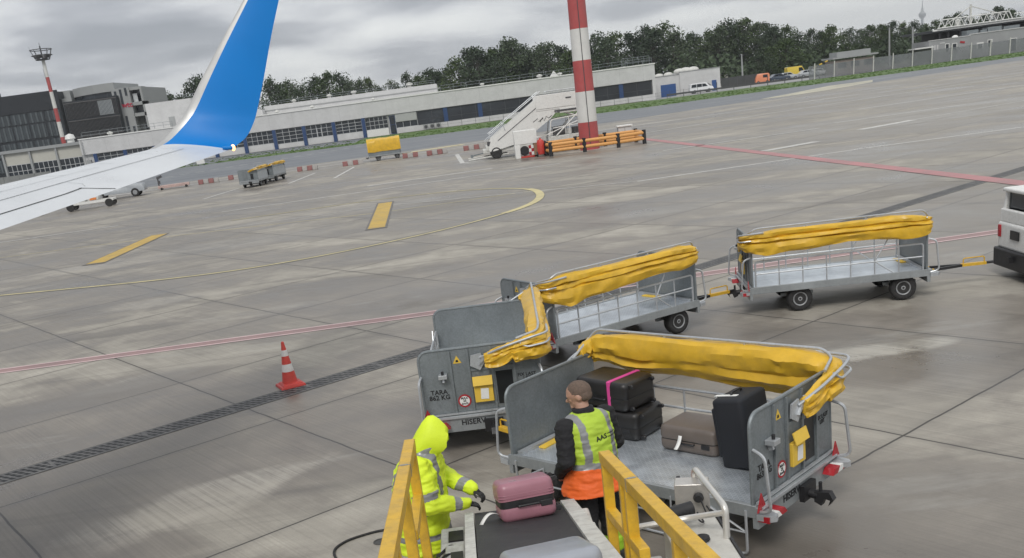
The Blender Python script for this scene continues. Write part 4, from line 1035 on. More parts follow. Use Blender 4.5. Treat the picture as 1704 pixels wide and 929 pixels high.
for s in 'LR':
    capsule(b, J[s + 's'], 0.112, J[s + 'e'], 0.10); e, w_ = Vector(J[s + 'e']), Vector(J[s + 'w']); capsule(b, e, 0.098, e + (w_ - e) * 0.92, 0.062)
me = remeshed(b, 'rain_jacket', 0.0085, 3); wrinkle(me, 0.016, 6.5, 1)
def jm(c):
    for s in 'LR':
        t, d = seg_t(c, J[s + 'e'], J[s + 'w'])
        if d < 0.12 and t > 0.12: return 1 if 0.58 < t < 0.78 else 0
        t, d = seg_t(c, J[s + 's'], J[s + 'e'])
        if d < 0.15 and abs(c.y) > 0.235: return 1 if 0.66 < t < 0.86 else 0
    if 0.60 < c.z < 0.66 or 0.865 < c.z < 0.925: return 1
    if c.z > 0.925 and 0.10 < abs(c.y) < 0.155: return 1
    return 0
facemats(me, [M_hivis, M_reflb], jm); as_part('rain_jacket', me, pA)
b = MB()
for s in (-1, 1): capsule(b, (0, s * 0.10, 0.88), 0.12, (0.03, s * 0.12, 0.48), 0.098); capsule(b, (0.03, s * 0.12, 0.48), 0.095, (-0.01, s * 0.125, 0.14), 0.085)
me = remeshed(b, 'rain_trousers', 0.010, 3); wrinkle(me, 0.010, 8, 2); facemats(me, [M_hivis, M_reflb], lambda c: 1 if 0.26 < c.z < 0.32 else 0); as_part('rain_trousers', me, pA)
for s in (-1, 1):
    b = MB(); capsule(b, (-0.04, s * 0.125, 0.06), 0.055, (0.17, s * 0.135, 0.045), 0.045); capsule(b, (-0.01, s * 0.125, 0.16), 0.055, (-0.02, s * 0.125, 0.06), 0.058); b.bx(-0.09, 0.21, s * 0.13 - 0.045, s * 0.13 + 0.045, 0.0, 0.03)
    me = remeshed(b, 'boot', 0.009, 3); facemats(me, [M_black], lambda c: 0); as_part('boot', me, pA)
for s, sd in (('L', -1), ('R', 1)):
    e, w_ = Vector(J[s + 'e']), Vector(J[s + 'w']); d = (w_ - e).normalized(); d = (d + Vector((0.0, 0.0, -0.25))).normalized()
    side = Vector((0, 1, 0)) if s == 'R' else Vector((0, -1, 0)); side = (side - d * side.dot(d)).normalized(); up = d.cross(side); up = up if up.z > 0 else -up
    b = MB(); hand(b, w_ - d * 0.01, d, up, side, 0.55, 0.0105); me = remeshed(b, 'glove', 0.0045, 2); facemats(me, [M_glove], lambda c: 0); as_part('glove', me, pA)
# hood: a deep open shell round the head
HT = Matrix.Translation((0.19, 0, 1.575)) @ Matrix.Rotation(R(6), 4, 'Y')
b = MB(HT); rows = []
for x, z0, z1, ry_ in ((-0.20, -0.245, -0.20, 0.05), (-0.19, -0.27, -0.135, 0.09), (-0.155, -0.285, -0.045, 0.115), (-0.11, -0.285, 0.045, 0.13), (-0.06, -0.28, 0.135, 0.133), (-0.012, -0.275, 0.195, 0.128), (0.035, -0.27, 0.205, 0.122), (0.085, -0.255, 0.168, 0.115), (0.13, -0.24, 0.115, 0.106), (0.158, -0.225, 0.075, 0.098), (0.148, -0.21, 0.058, 0.09), (0.09, -0.2, 0.07, 0.095)):
    row = []
    for k in range(24):
        a = 2 * PI * k / 24; cz_ = math.cos(a)
        row.append((x - 0.13 * max(0, -cz_) * (x > 0.03), ry_ * math.sin(a) * (1 - 0.38 * max(0, cz_) ** 2), (z0 + z1) / 2 + (z1 - z0) / 2 * cz_))
    rows.append(row)
b.grid(rows, closed_v=True); b.face(list(range(24)))
me = b.mesh('hood', M_hivis, True, 80); wrinkle(me, 0.012, 8, 5); as_part('hood', me, pA)
b = MB(); section_loft(b, [(1.38, 0.11, 0, 0.13, 0.15), (1.44, 0.145, 0, 0.125, 0.13), (1.50, 0.19, 0, 0.13, 0.115), (1.525, 0.205, 0, 0.12, 0.105)], 20, 2.0); me = remeshed(b, 'collar', 0.009, 3); wrinkle(me, 0.006, 10, 3); facemats(me, [M_hivis], lambda c: 0); as_part('collar', me, pA)

# --- worker in the lime and orange vest, back turned to us
pB = thing('person', 'worker with cropped hair in a lime and orange reflective vest and black trousers, back turned', 'person', (0.87, 8.42, 0), R(122))
pB.rotation_euler = (0, R(4), R(122)); pB.scale = (1.15, 1.15, 0.985)
J2 = dict(Ls=(0.0, 0.205, 1.43), Le=(-0.05, 0.275, 1.13), Lw=(0.15, 0.21, 0.95), Rs=(0.0, -0.205, 1.43), Re=(0.0, -0.27, 1.13), Rw=(0.22, -0.14, 1.02))
b = MB()
section_loft(b, [(0.84, 0.0, 0, 0.10, 0.15), (0.95, 0, 0, 0.115, 0.165), (1.12, 0.0, 0, 0.105, 0.14), (1.32, 0.01, 0, 0.115, 0.18), (1.45, 0.0, 0, 0.08, 0.15)])
capsule(b, (-0.005, 0, 1.44), 0.066, (0.015, 0, 1.58), 0.058)
HB = Matrix.Translation((0.03, 0.0, 1.675)) @ Matrix.Rotation(R(42), 4, 'Z') @ Matrix.Rotation(R(12), 4, 'Y')
head(b, HB)
for s in 'LR': capsule(b, J2[s + 's'], 0.06, J2[s + 'e'], 0.045); capsule(b, J2[s + 'e'], 0.045, J2[s + 'w'], 0.03)
for s in (-1, 1): capsule(b, (0, s * 0.09, 0.92), 0.088, (0.02, s * 0.11, 0.5), 0.06); capsule(b, (0.02, s * 0.11, 0.5), 0.057, (-0.01, s * 0.12, 0.1), 0.044); capsule(b, (-0.03, s * 0.12, 0.06), 0.045, (0.15, s * 0.14, 0.05), 0.04)
me = remeshed(b, 'body', 0.0085, 3); facemats(me, [M_skin], lambda c: 0); as_part('body', me, pB)
for s in (-1, 1):
    b = MB(); b.ell((0.094, s * 0.033, 0.004), (0.006, 0.010, 0.006), 10, 6); o = b.build('eye', M_eye, pB, True); o.matrix_local = HB
b = MB(); b.M = HB; b.ell((-0.012, 0, 0.032), (0.100, 0.0815, 0.103), 18, 12); b.ell((-0.04, 0, -0.01), (0.066, 0.078, 0.075))
me = remeshed(b, 'hair', 0.008, 2)
bm = bmesh.new(); bm.from_mesh(me); inv = HB.inverted()
bmesh.ops.delete(bm, geom=[v for v in bm.verts if ((inv @ v.co).x > 0.062 and (inv @ v.co).z < 0.065) or ((inv @ v.co).x > -0.02 and (inv @ v.co).z < 0.0) or (inv @ v.co).z < -0.065], context='VERTS'); bm.to_mesh(me); bm.free()
wrinkle(me, 0.002, 60); facemats(me, [M_hair], lambda c: 0); as_part('hair', me, pB)
# black jumper sleeves and collar
b = MB()
section_loft(b, [(0.95, 0, 0, 0.135, 0.185), (1.2, 0, 0, 0.135, 0.185), (1.38, 0.005, 0, 0.12, 0.19), (1.46, -0.005, 0, 0.09, 0.15), (1.52, 0.0, 0, 0.077, 0.085), (1.565, 0.01, 0, 0.078, 0.08)], 24)
for s in 'LR': capsule(b, J2[s + 's'], 0.086, J2[s + 'e'], 0.074); capsule(b, J2[s + 'e'], 0.074, J2[s + 'w'], 0.055)
me = remeshed(b, 'jumper', 0.009, 3); wrinkle(me, 0.010, 9, 7); facemats(me, [M_blk], lambda c: 0); as_part('jumper', me, pB)
b = MB()
section_loft(b, [(0.765, -0.005, 0, 0.235, 0.285), (0.90, -0.005, 0, 0.205, 0.25), (1.05, -0.01, 0, 0.175, 0.215), (1.25, -0.01, 0, 0.168, 0.222), (1.38, 0.0, 0, 0.155, 0.232), (1.455, -0.005, 0, 0.122, 0.222), (1.495, 0.0, 0, 0.10, 0.16), (1.51, 0.0, 0, 0.095, 0.12), (1.52, 0.0, 0, 0.088, 0.10)], 28, 2.3)
me = remeshed(b, 'reflective_vest', 0.0075, 3); wrinkle(me, 0.012, 6.5, 9)
def vm(c):
    tilt = c.z - 0.03 * math.sin(c.y * 9)
    if 0.995 < tilt < 1.05: return 2
    if tilt < 0.995: return 1
    if 0.105 < abs(c.y) < 0.16: return 2
    return 0
facemats(me, [M_lime, M_orv, M_reflb], vm); vest = as_part('reflective_vest', me, pB)
from mathutils.bvhtree import BVHTree
bvh = BVHTree.FromPolygons([v.co for v in me.vertices], [p.vertices[:] for p in me.polygons])
def wrap(o, dist):
    for v in o.data.vertices:
        h = bvh.ray_cast(Vector((-0.6, v.co.y, v.co.z)), Vector((1, 0, 0)))
        if h[0] is not None: v.co.x = h[0].x - dist
o = text_part('lettering', 'AAS', 0.062, frame((-0.3, -0.01, 1.285), (0, -1, 0.06), (0, 0.06, 1)), vest, M_ink, 0.0); wrap(o, 0.004)
b = MB()
for z in (1.305, 1.275):
    for k in range(10): y0 = -0.075 - k * 0.010; b.poly([(-0.3, y0, z - 0.0045), (-0.3, y0 - 0.007, z - 0.0045), (-0.3, y0 - 0.007, z + 0.0045), (-0.3, y0, z + 0.0045)])
o = b.build('small_print', M_ink, vest); wrap(o, 0.004)
b = MB()
for s in (-1, 1): capsule(b, (0, s * 0.095, 0.95), 0.128, (0.02, s * 0.115, 0.5), 0.098); capsule(b, (0.02, s * 0.115, 0.5), 0.096, (-0.01, s * 0.12, 0.13), 0.086)
me = remeshed(b, 'work_trousers', 0.009, 3); wrinkle(me, 0.011, 8, 4); facemats(me, [M_blk, mat('lime trouser band', (0.36, 0.62, 0.03), 0.6)], lambda c: 1 if 0.10 < c.z < 0.30 + 0.05 * math.sin(c.y * 30) else 0); as_part('work_trousers', me, pB)
for s in (-1, 1):
    b = MB(); capsule(b, (-0.04, s * 0.125, 0.06), 0.055, (0.16, s * 0.145, 0.045), 0.045); capsule(b, (-0.01, s * 0.12, 0.15), 0.052, (-0.02, s * 0.125, 0.06), 0.058); b.bx(-0.09, 0.20, s * 0.135 - 0.045, s * 0.135 + 0.045, 0, 0.03)
    me = remeshed(b, 'boot', 0.009, 3); facemats(me, [M_black], lambda c: 0); as_part('boot', me, pB)
for s in 'LR':
    e, w_ = Vector(J2[s + 'e']), Vector(J2[s + 'w']); d = (w_ - e).normalized(); side = Vector((0, 0, 1)); side = (side - d * side.dot(d)).normalized(); up = d.cross(side); up = up if (up.y > 0) == (s == 'L') else -up
    b = MB(); hand(b, w_ - d * 0.005, d, up, side, 0.6); me = remeshed(b, 'hand', 0.0045, 2); facemats(me, [M_skin], lambda c: 0); as_part('hand', me, pB)

# ------------------------------------------------------------------ cone, hose, drain lid, tug
c0 = G(484, 642)
cn = thing('traffic_cone', 'red and white striped traffic cone with a scuffed lower band standing beside the drain', 'traffic cone', (c0.x, c0.y, 0), R(25))
b = MB(); b.box((0, 0, 0.0225), (0.44, 0.44, 0.045), taper=0.94); b.box((0, 0, 0.06), (0.36, 0.36, 0.035), taper=0.8); b.build('base', M_red, cn, bevel=0.01)
def rc(z): return 0.135 - (z - 0.06) * (0.135 - 0.028) / 0.69
zs = [0.06, 0.27, 0.40, 0.54, 0.645, 0.75]
cols = [M_red, M_white, M_red, M_white, M_red]
b = MB()
for k in range(5): b.cur = k % 2; n0 = len(b.f); b.lathe([(rc(zs[k]), zs[k]), (rc(zs[k + 1]), zs[k + 1])], 28)
b.cur = 0; b.lathe([(0.028, 0.75), (0.027, 0.775), (0.018, 0.79), (0.004, 0.795)], 20)
M_conew = mat('scuffed white band', (0.66, 0.66, 0.64), 0.5, var=0.08, scale=5, dirt=0.3, dirtcol=(0.45, 0.12, 0.1))
M_coner = mat('cone red', (0.56, 0.06, 0.045), 0.5, var=0.12, scale=5, dirt=0.3, dirtcol=(0.18, 0.05, 0.05))
b.build('cone_body', [M_coner, M_conew], cn, True, 60)
hs = [G(x, y, 0.014) for x, y in ((600, 985), (566, 940), (556, 918), (572, 903), (600, 892), (640, 882), (700, 876))]
o = MB().path(smooth_pts([(p.x, p.y) for p in hs], 6) and [(p.x, p.y, 0.014) for p in smooth_pts([(q.x, q.y) for q in hs], 6)], 0.014, 8).build('hose', M_black, None, True)
tag(o, 'thin black hose curving over the concrete beside the hooded worker', 'hose')
p = G(633, 902); b = MB(); b.lathe([(0.075, 0.0), (0.075, 0.008), (0.062, 0.009), (0.060, 0.003), (0.001, 0.003)], 24); o = b.build('drain_lid', mat('cast lid', (0.06, 0.058, 0.055), 0.6), None, True); o.location = (p.x, p.y, 0.0); tag(o, 'small round iron lid set in the concrete beside the hose', 'lid')

tg = thing('tow_tractor', 'white tow tractor at the right edge pulling the train of luggage carts', 'tow tractor', (9.64, 17.27, 0), R(-3))
b = MB(); b.prism([(0.0, 0.50), (0.0, 0.98), (0.12, 1.02), (1.5, 1.02), (2.2, 0.98), (3.0, 0.86), (3.08, 0.5)], (0, 1.36, 0), (0, -0.68, 0), (1, 0, 0), (0, 0, 1)); body = b.build('body', M_white, tg, bevel=0.05, seg=3)
b = MB(); b.prism([(-0.06, 0.18), (-0.06, 0.52), (3.12, 0.52), (3.12, 0.22), (2.9, 0.18)], (0, 1.42, 0), (0, -0.71, 0), (1, 0, 0), (0, 0, 1)); b.build('skirt', M_blackp, tg, bevel=0.03)
b = MB()
for x0, x1, y in ((0.10, 0.20, -0.64), (1.45, 1.75, -0.64), (0.10, 0.20, 0.64), (1.45, 1.75, 0.64)): b.sq((x0, y, 0.98), (x0 + (0.05 if x0 < 1 else -0.12), y * 0.94, 1.52), 0.09)
b.box((0.78, 0, 1.55), (1.45, 1.32, 0.07)); b.bx(0.02, 0.10, -0.64, 0.64, 0.98, 1.22); cabt = b.build('cab', M_white, tg, bevel=0.025)
b = MB(); b.bx(0.16, 1.42, -0.615, -0.605, 1.0, 1.51); b.bx(0.16, 1.42, 0.605, 0.615, 1.0, 1.51); b.bx(0.15, 0.16, -0.6, 0.6, 1.22, 1.5); b.bx(1.42, 1.43, -0.6, 0.6, 1.0, 1.5); b.build('window', M_glass, cabt)
for s in (-1, 1):
    b = MB(); b.box((-0.012, s * 0.58, 0.82), (0.03, 0.09, 0.22)); b.build('tail_light', M_redrefl, tg, bevel=0.01)
    for x in (0.62, 2.4):
        b = MB(); b.lathe([(0.16, -0.1), (0.27, -0.11), (0.30, -0.07), (0.30, 0.07), (0.27, 0.11), (0.16, 0.1)], 24, (x, s * 0.6, 0.30), 'Y'); wh = b.build('wheel', M_black, tg, True); b = MB(); b.lathe([(0.04, -0.09), (0.15, -0.08), (0.155, 0.08), (0.04, 0.09)], 18, (x, s * 0.6, 0.30), 'Y'); b.build('rim', M_rim, wh, True)
b = MB(); b.box((-0.02, 0.0, 0.80), (0.02, 0.3, 0.16)); b.build('vent_grille', M_dark, tg)
b = MB(); b.box((-0.08, 0, 0.38), (0.12, 0.12, 0.10)); b.build('tow_hook', M_blackp, tg)
# ------------------------------------------------------------------ aircraft wing
M_wing = mat('wing grey white paint', (0.60, 0.62, 0.64), 0.30, var=0.04, scale=0.7, dirt=0.18, dirtcol=(0.36, 0.37, 0.38), spec=0.5)
M_wblue = mat('winglet blue paint', (0.004, 0.185, 0.56), 0.5, var=0.05, scale=0.8, spec=0.25)
M_wle = mat('polished leading edge', (0.50, 0.50, 0.49), 0.38, 0.35, var=0.06, scale=2)
wl = V(305, 240, 16); 
wing = thing('aircraft_wing', 'white aircraft wing with a tall blue winglet reaching in from the left', 'aircraft wing', (-6.0, 9.5, 3.3))
WO = Vector((-6.0, 9.5, 3.3))
TE1, TE0 = V(372, 253, 16), V(0, 383, 10.8); LE1, LE0 = V(232, 258, 16), V(0, 316, 13.3)
def line_at(P, Q, y): t = (y - P.y) / (Q.y - P.y); return P + (Q - P) * t
def foil(f): return 0.2969 * math.sqrt(f) - 0.1260 * f - 0.3516 * f * f + 0.2843 * f ** 3 - 0.1036 * f ** 4
FR = [0.5 * (1 - math.cos(PI * k / 16)) for k in range(17)]
def section(le, te, n, th):
    c = (te - le); ch = c.length; up = []; dn = []
    for f in FR:
        p = le + c * f; y = 5 * th * ch * foil(f)
        up.append(p + n * (y * 1.15 + 0.018 * ch * 4 * f * (1 - f))); dn.append(p - n * (y * 0.75) + n * 0.018 * ch * 4 * f * (1 - f))
    return up + dn[::-1][1:-1]
Zu = Vector((0, 0, 1))
secs = []
for y in (2.5, 5, 8, 11, 13, 14.5, 15.5, 16.0):
    le, te = line_at(LE1, LE0, y), line_at(TE1, TE0, y); secs.append((le, te, Zu, 0.105 if y < 14 else 0.10))
b = MB(Matrix.Translation(-WO)); S = [section(*s) for s in secs]; b.grid(S, closed_v=True)
nc = len(S[0]); b.face(list(range(nc)))
b.build('wing_panel', M_wing, wing, True, 50)
def on_wing(y, f, d=0.0):
    le, te = line_at(LE1, LE0, y), line_at(TE1, TE0, y); c = te - le; ch = c.length
    return le + c * f + Zu * (5 * 0.105 * ch * foil(f) * 1.15 + 0.018 * ch * 4 * f * (1 - f) + d)
def gap(name, pts, wd, mt, dz=0.004):
    rows = []
    for i, (y, f) in enumerate(pts):
        p = on_wing(y, f, dz); a = on_wing(*pts[max(i - 1, 0)]); c = on_wing(*pts[min(i + 1, len(pts) - 1)]); t = (c - a).normalized(); nn = t.cross(Zu).normalized() * wd / 2
        rows.append([p - nn, p + nn])
    bb = MB(Matrix.Translation(-WO)); bb.grid(rows); return bb.build(name, mt, wing)
M_gap = mat('panel gap', (0.10, 0.105, 0.11), 0.6); M_seal = mat('grey sealant', (0.36, 0.37, 0.38), 0.6)
gap('panel_gap', [(4 + k * 0.6, 0.70 - 0.006 * k) for k in range(17)] + [(14.2, 0.598), (15.2, 0.59), (15.9, 0.585)], 0.014, M_gap)
gap('panel_gap', [(4 + k * 0.5, 0.825) for k in range(18)] + [(12.85, 0.81)], 0.030, M_gap)
gap('panel_gap', [(12.83, 0.80), (12.95, 0.915), (13.05, 0.985)], 0.034, M_gap)
gap('panel_gap', [(13.05, 0.64), (13.06, 0.74), (12.95, 0.80)], 0.008, M_seal)
for y in (6, 7.4, 8.8, 10.2, 11.4, 12.6):
    gap('access_mark', [(y, 0.16), (y + 0.08, 0.22)], 0.35, M_seal, 0.004)
gap('panel_gap', [(9.5 + 0.3 * k, 0.86) for k in range(5)], 0.02, M_gap)
gap('panel_seam', [(4 + k * 0.6, 0.13) for k in range(20)], 0.010, M_seal)
gap('panel_seam', [(4 + k * 0.6, 0.44) for k in range(18)], 0.008, M_seal)
for y in (9.9, 11.2, 12.3, 13.4, 14.4, 15.3): gap('panel_seam', [(y, 0.13), (y + 0.05, 0.27), (y + 0.1, 0.44)], 0.010, M_seal)
# winglet
WLS = [(16.0, (232, 258), (372, 253)), (16.22, (250, 249), (380, 250)), (16.40, (266, 238), (392, 243)), (16.52, (281, 222), (410, 228)), (16.60, (297, 203), (421, 207)), (16.66, (311, 182), (428, 184)), (16.72, (336, 130), (439, 130)), (16.78, (366, 73), (451, 62)), (16.86, (405, 0), (464, 0)), (16.91, (430, -45), (473, -45)), (16.925, (446, -62), (476, -60))]
NR = [Zu, Vector((0, -0.25, 0.97)), Vector((0, -0.5, 0.86)), Vector((0, -0.72, 0.69)), Vector((0, -0.88, 0.48)), Vector((0, -0.96, 0.28)), Vector((0, -0.985, 0.17)), Vector((0, -0.985, 0.17)), Vector((0, -0.985, 0.17)), Vector((0, -0.985, 0.17)), Vector((0, -0.985, 0.17))]
b = MB(Matrix.Translation(-WO)); rows = []
fine = []
for i in range(len(WLS) - 1):
    for q in range(4):
        t = q / 4; a, c = WLS[i], WLS[i + 1]
        def cr(k):
            g = lambda j: WLS[max(0, min(len(WLS) - 1, j))]
            def cv(fn):
                p0, p1, p2, p3 = fn(g(i - 1)), fn(g(i)), fn(g(i + 1)), fn(g(i + 2)); return 0.5 * (2 * p1 + (p2 - p0) * t + (2 * p0 - 5 * p1 + 4 * p2 - p3) * t * t + (3 * p1 - p0 - 3 * p2 + p3) * t ** 3)
            return cv(k)
        Y = cr(lambda w_: w_[0]); lx, ly = cr(lambda w_: w_[1][0]), cr(lambda w_: w_[1][1]); tx, ty = cr(lambda w_: w_[2][0]), cr(lambda w_: w_[2][1])
        fine.append((V(lx, ly, Y), V(tx, ty, Y), NR[i].lerp(NR[i + 1], t).normalized(), 0.075, i + t))
w9 = WLS[-1]; fine.append((V(*w9[1], w9[0]), V(*w9[2], w9[0]), NR[-1], 0.05, 10))
rows = [section(f[0], f[1], f[2], f[3]) for f in fine]
nr = len(rows); i0 = b.addv([p for r in rows for p in r])
for a in range(nr - 1):
    for k in range(nc):
        f_ = FR[k] if k < 17 else FR[32 - k]
        s = fine[a][4]
        blue0 = 0.55 + 1.3 * max(0, 0.45 - f_)      # the blue starts a little higher at the front
        b.cur = 2 if (f_ < 0.085 and s > 0.4) else (1 if s > 1.0 + 1.0 * max(0, 0.35 - f_) else 0)
        b.face((i0 + a * nc + k, i0 + a * nc + (k + 1) % nc, i0 + (a + 1) * nc + (k + 1) % nc, i0 + (a + 1) * nc + k))
b.cur = 1; b.face([i0 + (nr - 1) * nc + k for k in range(nc)])
b.build('winglet', [M_wing, M_wblue, M_wle], wing, True, 60)
lm = bpy.data.materials.new('lit lamp'); nt, ns, ln = nodes(lm); ns['Principled BSDF'].inputs['Emission Color'].default_value = (1, 0.36, 0.12, 1); ns['Principled BSDF'].inputs['Emission Strength'].default_value = 2.6; ns['Principled BSDF'].inputs['Base Color'].default_value = (0.9, 0.6, 0.4, 1)
lp = V(388, 246, 16.2); b = MB(Matrix.Translation(-WO)); b.ell(lp, (0.035, 0.03, 0.05), 12, 8); b.build('tail_lamp', lm, wing, True)
b = MB(Matrix.Translation(-WO)); b.tube(lp + Vector((-0.16, 0, 0.02)), lp, 0.03, 10, r1=0.036); b.build('lamp_housing', M_wblue, wing, True)

# ------------------------------------------------------------------ central floodlight mast and its pipe barrier
def striped_mast(label, x, y, bounds, r0, r1, H, mats, head=None, name='floodlight_mast'):
    t = thing(name, label, 'floodlight mast', (x, y, 0))
    b = MB()
    rr = lambda z: r0 + (r1 - r0) * z / H
    for k in range(len(bounds) - 1):
        b.cur = k % 2; b.lathe([(rr(bounds[k]), bounds[k]), (rr(bounds[k + 1]), bounds[k + 1])], 16)
    b.build('pole', mats, t, True, 60)
    if head: head(t, H)
    return t
M_mastr = mat('faded mast red', (0.40, 0.075, 0.075), 0.55, var=0.12, scale=0.8, dirt=0.25, dirtcol=(0.25, 0.12, 0.12))
M_mastw = mat('mast white', (0.62, 0.62, 0.60), 0.55, var=0.06, scale=0.8, dirt=0.25, dirtcol=(0.4, 0.4, 0.38))
M_dgrey = mat('dark grey steel', (0.07, 0.07, 0.075), 0.6, var=0.15)
def mast_head(t, H):
    b = MB()
    for z, r in ((H - 2.2, 1.5), (H - 1.3, 2.2), (H - 0.1, 2.35)):
        b.path([(r * math.cos(2 * PI * k / 14), r * math.sin(2 * PI * k / 14), z) for k in range(14)], 0.09, 5, closed=True)
    for k in range(10):
        a = 2 * PI * k / 10; c, s = math.cos(a), math.sin(a)
        b.tube((1.5 * c, 1.5 * s, H - 2.2), (2.35 * c, 2.35 * s, H - 0.1), 0.06, 5); b.tube((0.2 * c, 0.2 * s, H - 2.2), (1.5 * c, 1.5 * s, H - 2.2), 0.07, 5)
    b.lathe([(1.5, H - 2.28), (1.5, H - 2.2)], 14); b.tube((0, 0, H - 2.2), (0, 0, H + 0.7), 0.16, 6); b.tube((0, 0, H + 0.7), (0, 0, H + 1.4), 0.05, 5); b.tube((-2.3, 0, H - 0.1), (-2.6, 0.2, H + 0.9), 0.03, 4)
    b.build('head_frame', M_dgrey, t)
    for k in range(6):
        a = 2 * PI * (k + 0.5) / 6; b = MB(); b.box((1.5 * math.cos(a), 1.5 * math.sin(a), H - 1.55), (0.55, 0.8, 0.7), rz=a, ry=R(25)); b.build('floodlight', M_dgrey, t)
bz = [0, 1.85]
while bz[-1] < 30: bz.append(bz[-1] + 2.02)
mC = striped_mast('thick red and white floodlight mast cut off by the top edge inside a pipe barrier', 9.1, 70.8, bz, 0.69, 0.42, bz[-1], [M_mastr, M_mastw], mast_head)
b = MB(); b.tube((-0.02, -0.705, 0.3), (-0.02, -0.43, bz[-1] - 2), 0.028, 5); b.build('cable_conduit', M_dgrey, mC)
M_pipe = mat('orange yellow pipe', (0.66, 0.33, 0.10), 0.5, var=0.08, dirt=0.3, dirtcol=(0.35, 0.2, 0.1))
pb = thing('pipe_barrier', 'orange pipe barrier on black posts round the foot of the thick mast', 'barrier', (9.3, 70.3, 0))
near_ = [(6.17, 68.6), (8.45, 68.5), (10.74, 68.4), (12.6, 68.9)]; far_ = [(6.0, 72.0), (8.3, 72.2), (10.4, 72.2), (12.6, 72.1)]; left_ = [(6.0, 69.8), (5.98, 70.9)]
for P in near_ + far_ + left_:
    b = MB(); b.tube((P[0] - 9.3, P[1] - 70.3, 0), (P[0] - 9.3, P[1] - 70.3, 0.93), 0.135, 12); b.build('post', M_blackp, pb, True)
for row in (near_, far_, [near_[0]] + left_ + [far_[0]], [near_[3], (12.65, 70.6), far_[3]]):
    for z in (0.36, 0.74):
        b = MB(); b.path([(p[0] - 9.3, p[1] - 70.3, z) for p in row], 0.115, 10); b.build('rail', M_pipe, pb, True)
ec = thing('electrical_cabinet', 'pale grey electrical cabinet with a white lid behind the pipe barrier', 'cabinet', (12.0, 73.2, 0))
b = MB(); b.bx(-0.48, 0.48, -0.3, 0.3, 0, 1.12); b.build('body', M_conc, ec, bevel=0.02); b = MB(); b.bx(-0.56, 0.56, -0.38, 0.38, 1.12, 1.22); b.build('lid', M_white, ec, bevel=0.02); b = MB(); b.bx(-0.02, 0.0, -0.306, -0.301, 0.1, 1.05); b.bx(0.06, 0.1, -0.33, -0.301, 0.5, 0.65); b.build('door_seam', M_dgrey, ec)

# ------------------------------------------------------------------ boarding stairs behind the mast
st = thing('boarding_stairs', 'white mobile passenger stairs parked behind the pipe barrier, platform up to the right', 'boarding stairs', (5.5, 75.2, 0))
sx = lambda x: x - 5.5
b = MB()
for y in (-1.05, 1.05): b.prism([(sx(2.2), 0.55), (sx(2.2), 0.85), (sx(2.45), 1.45), (sx(6.35), 3.95), (sx(6.9), 3.95), (sx(7.6), 2.95), (sx(6.9), 2.3), (sx(4.7), 0.95), (sx(2.6), 0.55)], (0, 0.05, 0), (0, y - 0.025, 0), (1, 0, 0), (0, 0, 1))
b.build('side_panel', M_white, st)
b = MB()
for k in range(15): t = k / 14; b.box((sx(2.5 + 3.6 * t), 0, 0.55 + 2.45 * t), (0.30, 2.0, 0.05))
b.build('steps', M_galv, st)
b = MB(); b.bx(sx(5.9), sx(9.6), -1.1, 1.1, 2.9, 3.02)
for y in (-1.1, 1.1): b.bx(sx(5.9), sx(9.5), y - 0.03, y + 0.03, 3.02, 3.98)
b.bx(sx(7.6), sx(9.6), -1.15, 1.15, 2.6, 2.9); b.build('platform', M_white, st, bevel=0.02)
for y in (-1.1, 1.1):
    b = MB()
    b.tube((sx(6.8), y, 4.2), (sx(9.5), y, 4.2), 0.03, 6)
    for k in range(9): b.tube((sx(6.8 + k * 0.33), y, 3.98), (sx(6.8 + k * 0.33), y, 4.2), 0.02, 5)
    b.tube((sx(2.3), y, 1.75), (sx(6.3), y, 4.25), 0.03, 6); b.tube((sx(3.5), y, 1.9), (sx(3.35), y, 2.55), 0.025, 5)
    b.tube((sx(2.0), y, 1.3), (sx(3.6), y, 2.35), 0.025, 5)
    b.build('handrail', M_galvl, st, True)
b = MB()
for y in (-1.085, -1.088): b.tube((sx(2.9), y, 1.25), (sx(6.3), y, 3.4), 0.025, 4)
for x in (5.6, 6.0): b.tube((sx(x), -1.09, 2.2), (sx(x + 0.35), -1.09, 2.42), 0.02, 4)
b.path([(sx(6.1), -1.09, 2.15), (sx(6.3), -1.09, 2.45), (sx(6.4), -1.09, 2.2), (sx(6.6), -1.09, 2.5), (sx(6.75), -1.09, 2.35), (sx(7.0), -1.09, 2.52)], 0.02, 4)
b.box((sx(8.3), -1.14, 3.6), (0.4, 0.02, 0.1)); b.box((sx(8.0), -1.18, 2.78), (1.6, 0.02, 0.12)); b.build('dark_trim', M_dgrey, st)
b = MB(); b.bx(sx(1.75), sx(9.9), -0.95, 0.95, 0.45, 0.72); b.bx(sx(2.0), sx(3.2), -1.0, 1.0, 0.62, 0.95); b.bx(sx(6.6), sx(9.9), -1.0, 1.0, 0.72, 1.05); b.build('chassis', M_whited, st, bevel=0.03)
for y in (-1.0, 1.0):
    b = MB()
    b.path([(sx(6.7), y, 1.05), (sx(6.9), y, 2.2), (sx(9.3), y, 2.35), (sx(9.7), y, 1.1)], 0.045, 6, rad=0.15); b.tube((sx(7.0), y, 1.6), (sx(9.6), y, 1.75), 0.035, 6); b.tube((sx(6.5), y, 1.2), (sx(9.4), y, 2.1), 0.035, 6)
    b.tube((sx(8.2), y, 1.05), (sx(8.2), y, 2.3), 0.035, 6); b.tube((sx(7.4), y, 2.9), (sx(9.4), y, 2.0), 0.05, 6); b.tube((sx(9.4), y, 2.9), (sx(7.2), y, 1.05), 0.05, 6)
    b.build('lifting_frame', M_white, st, True)
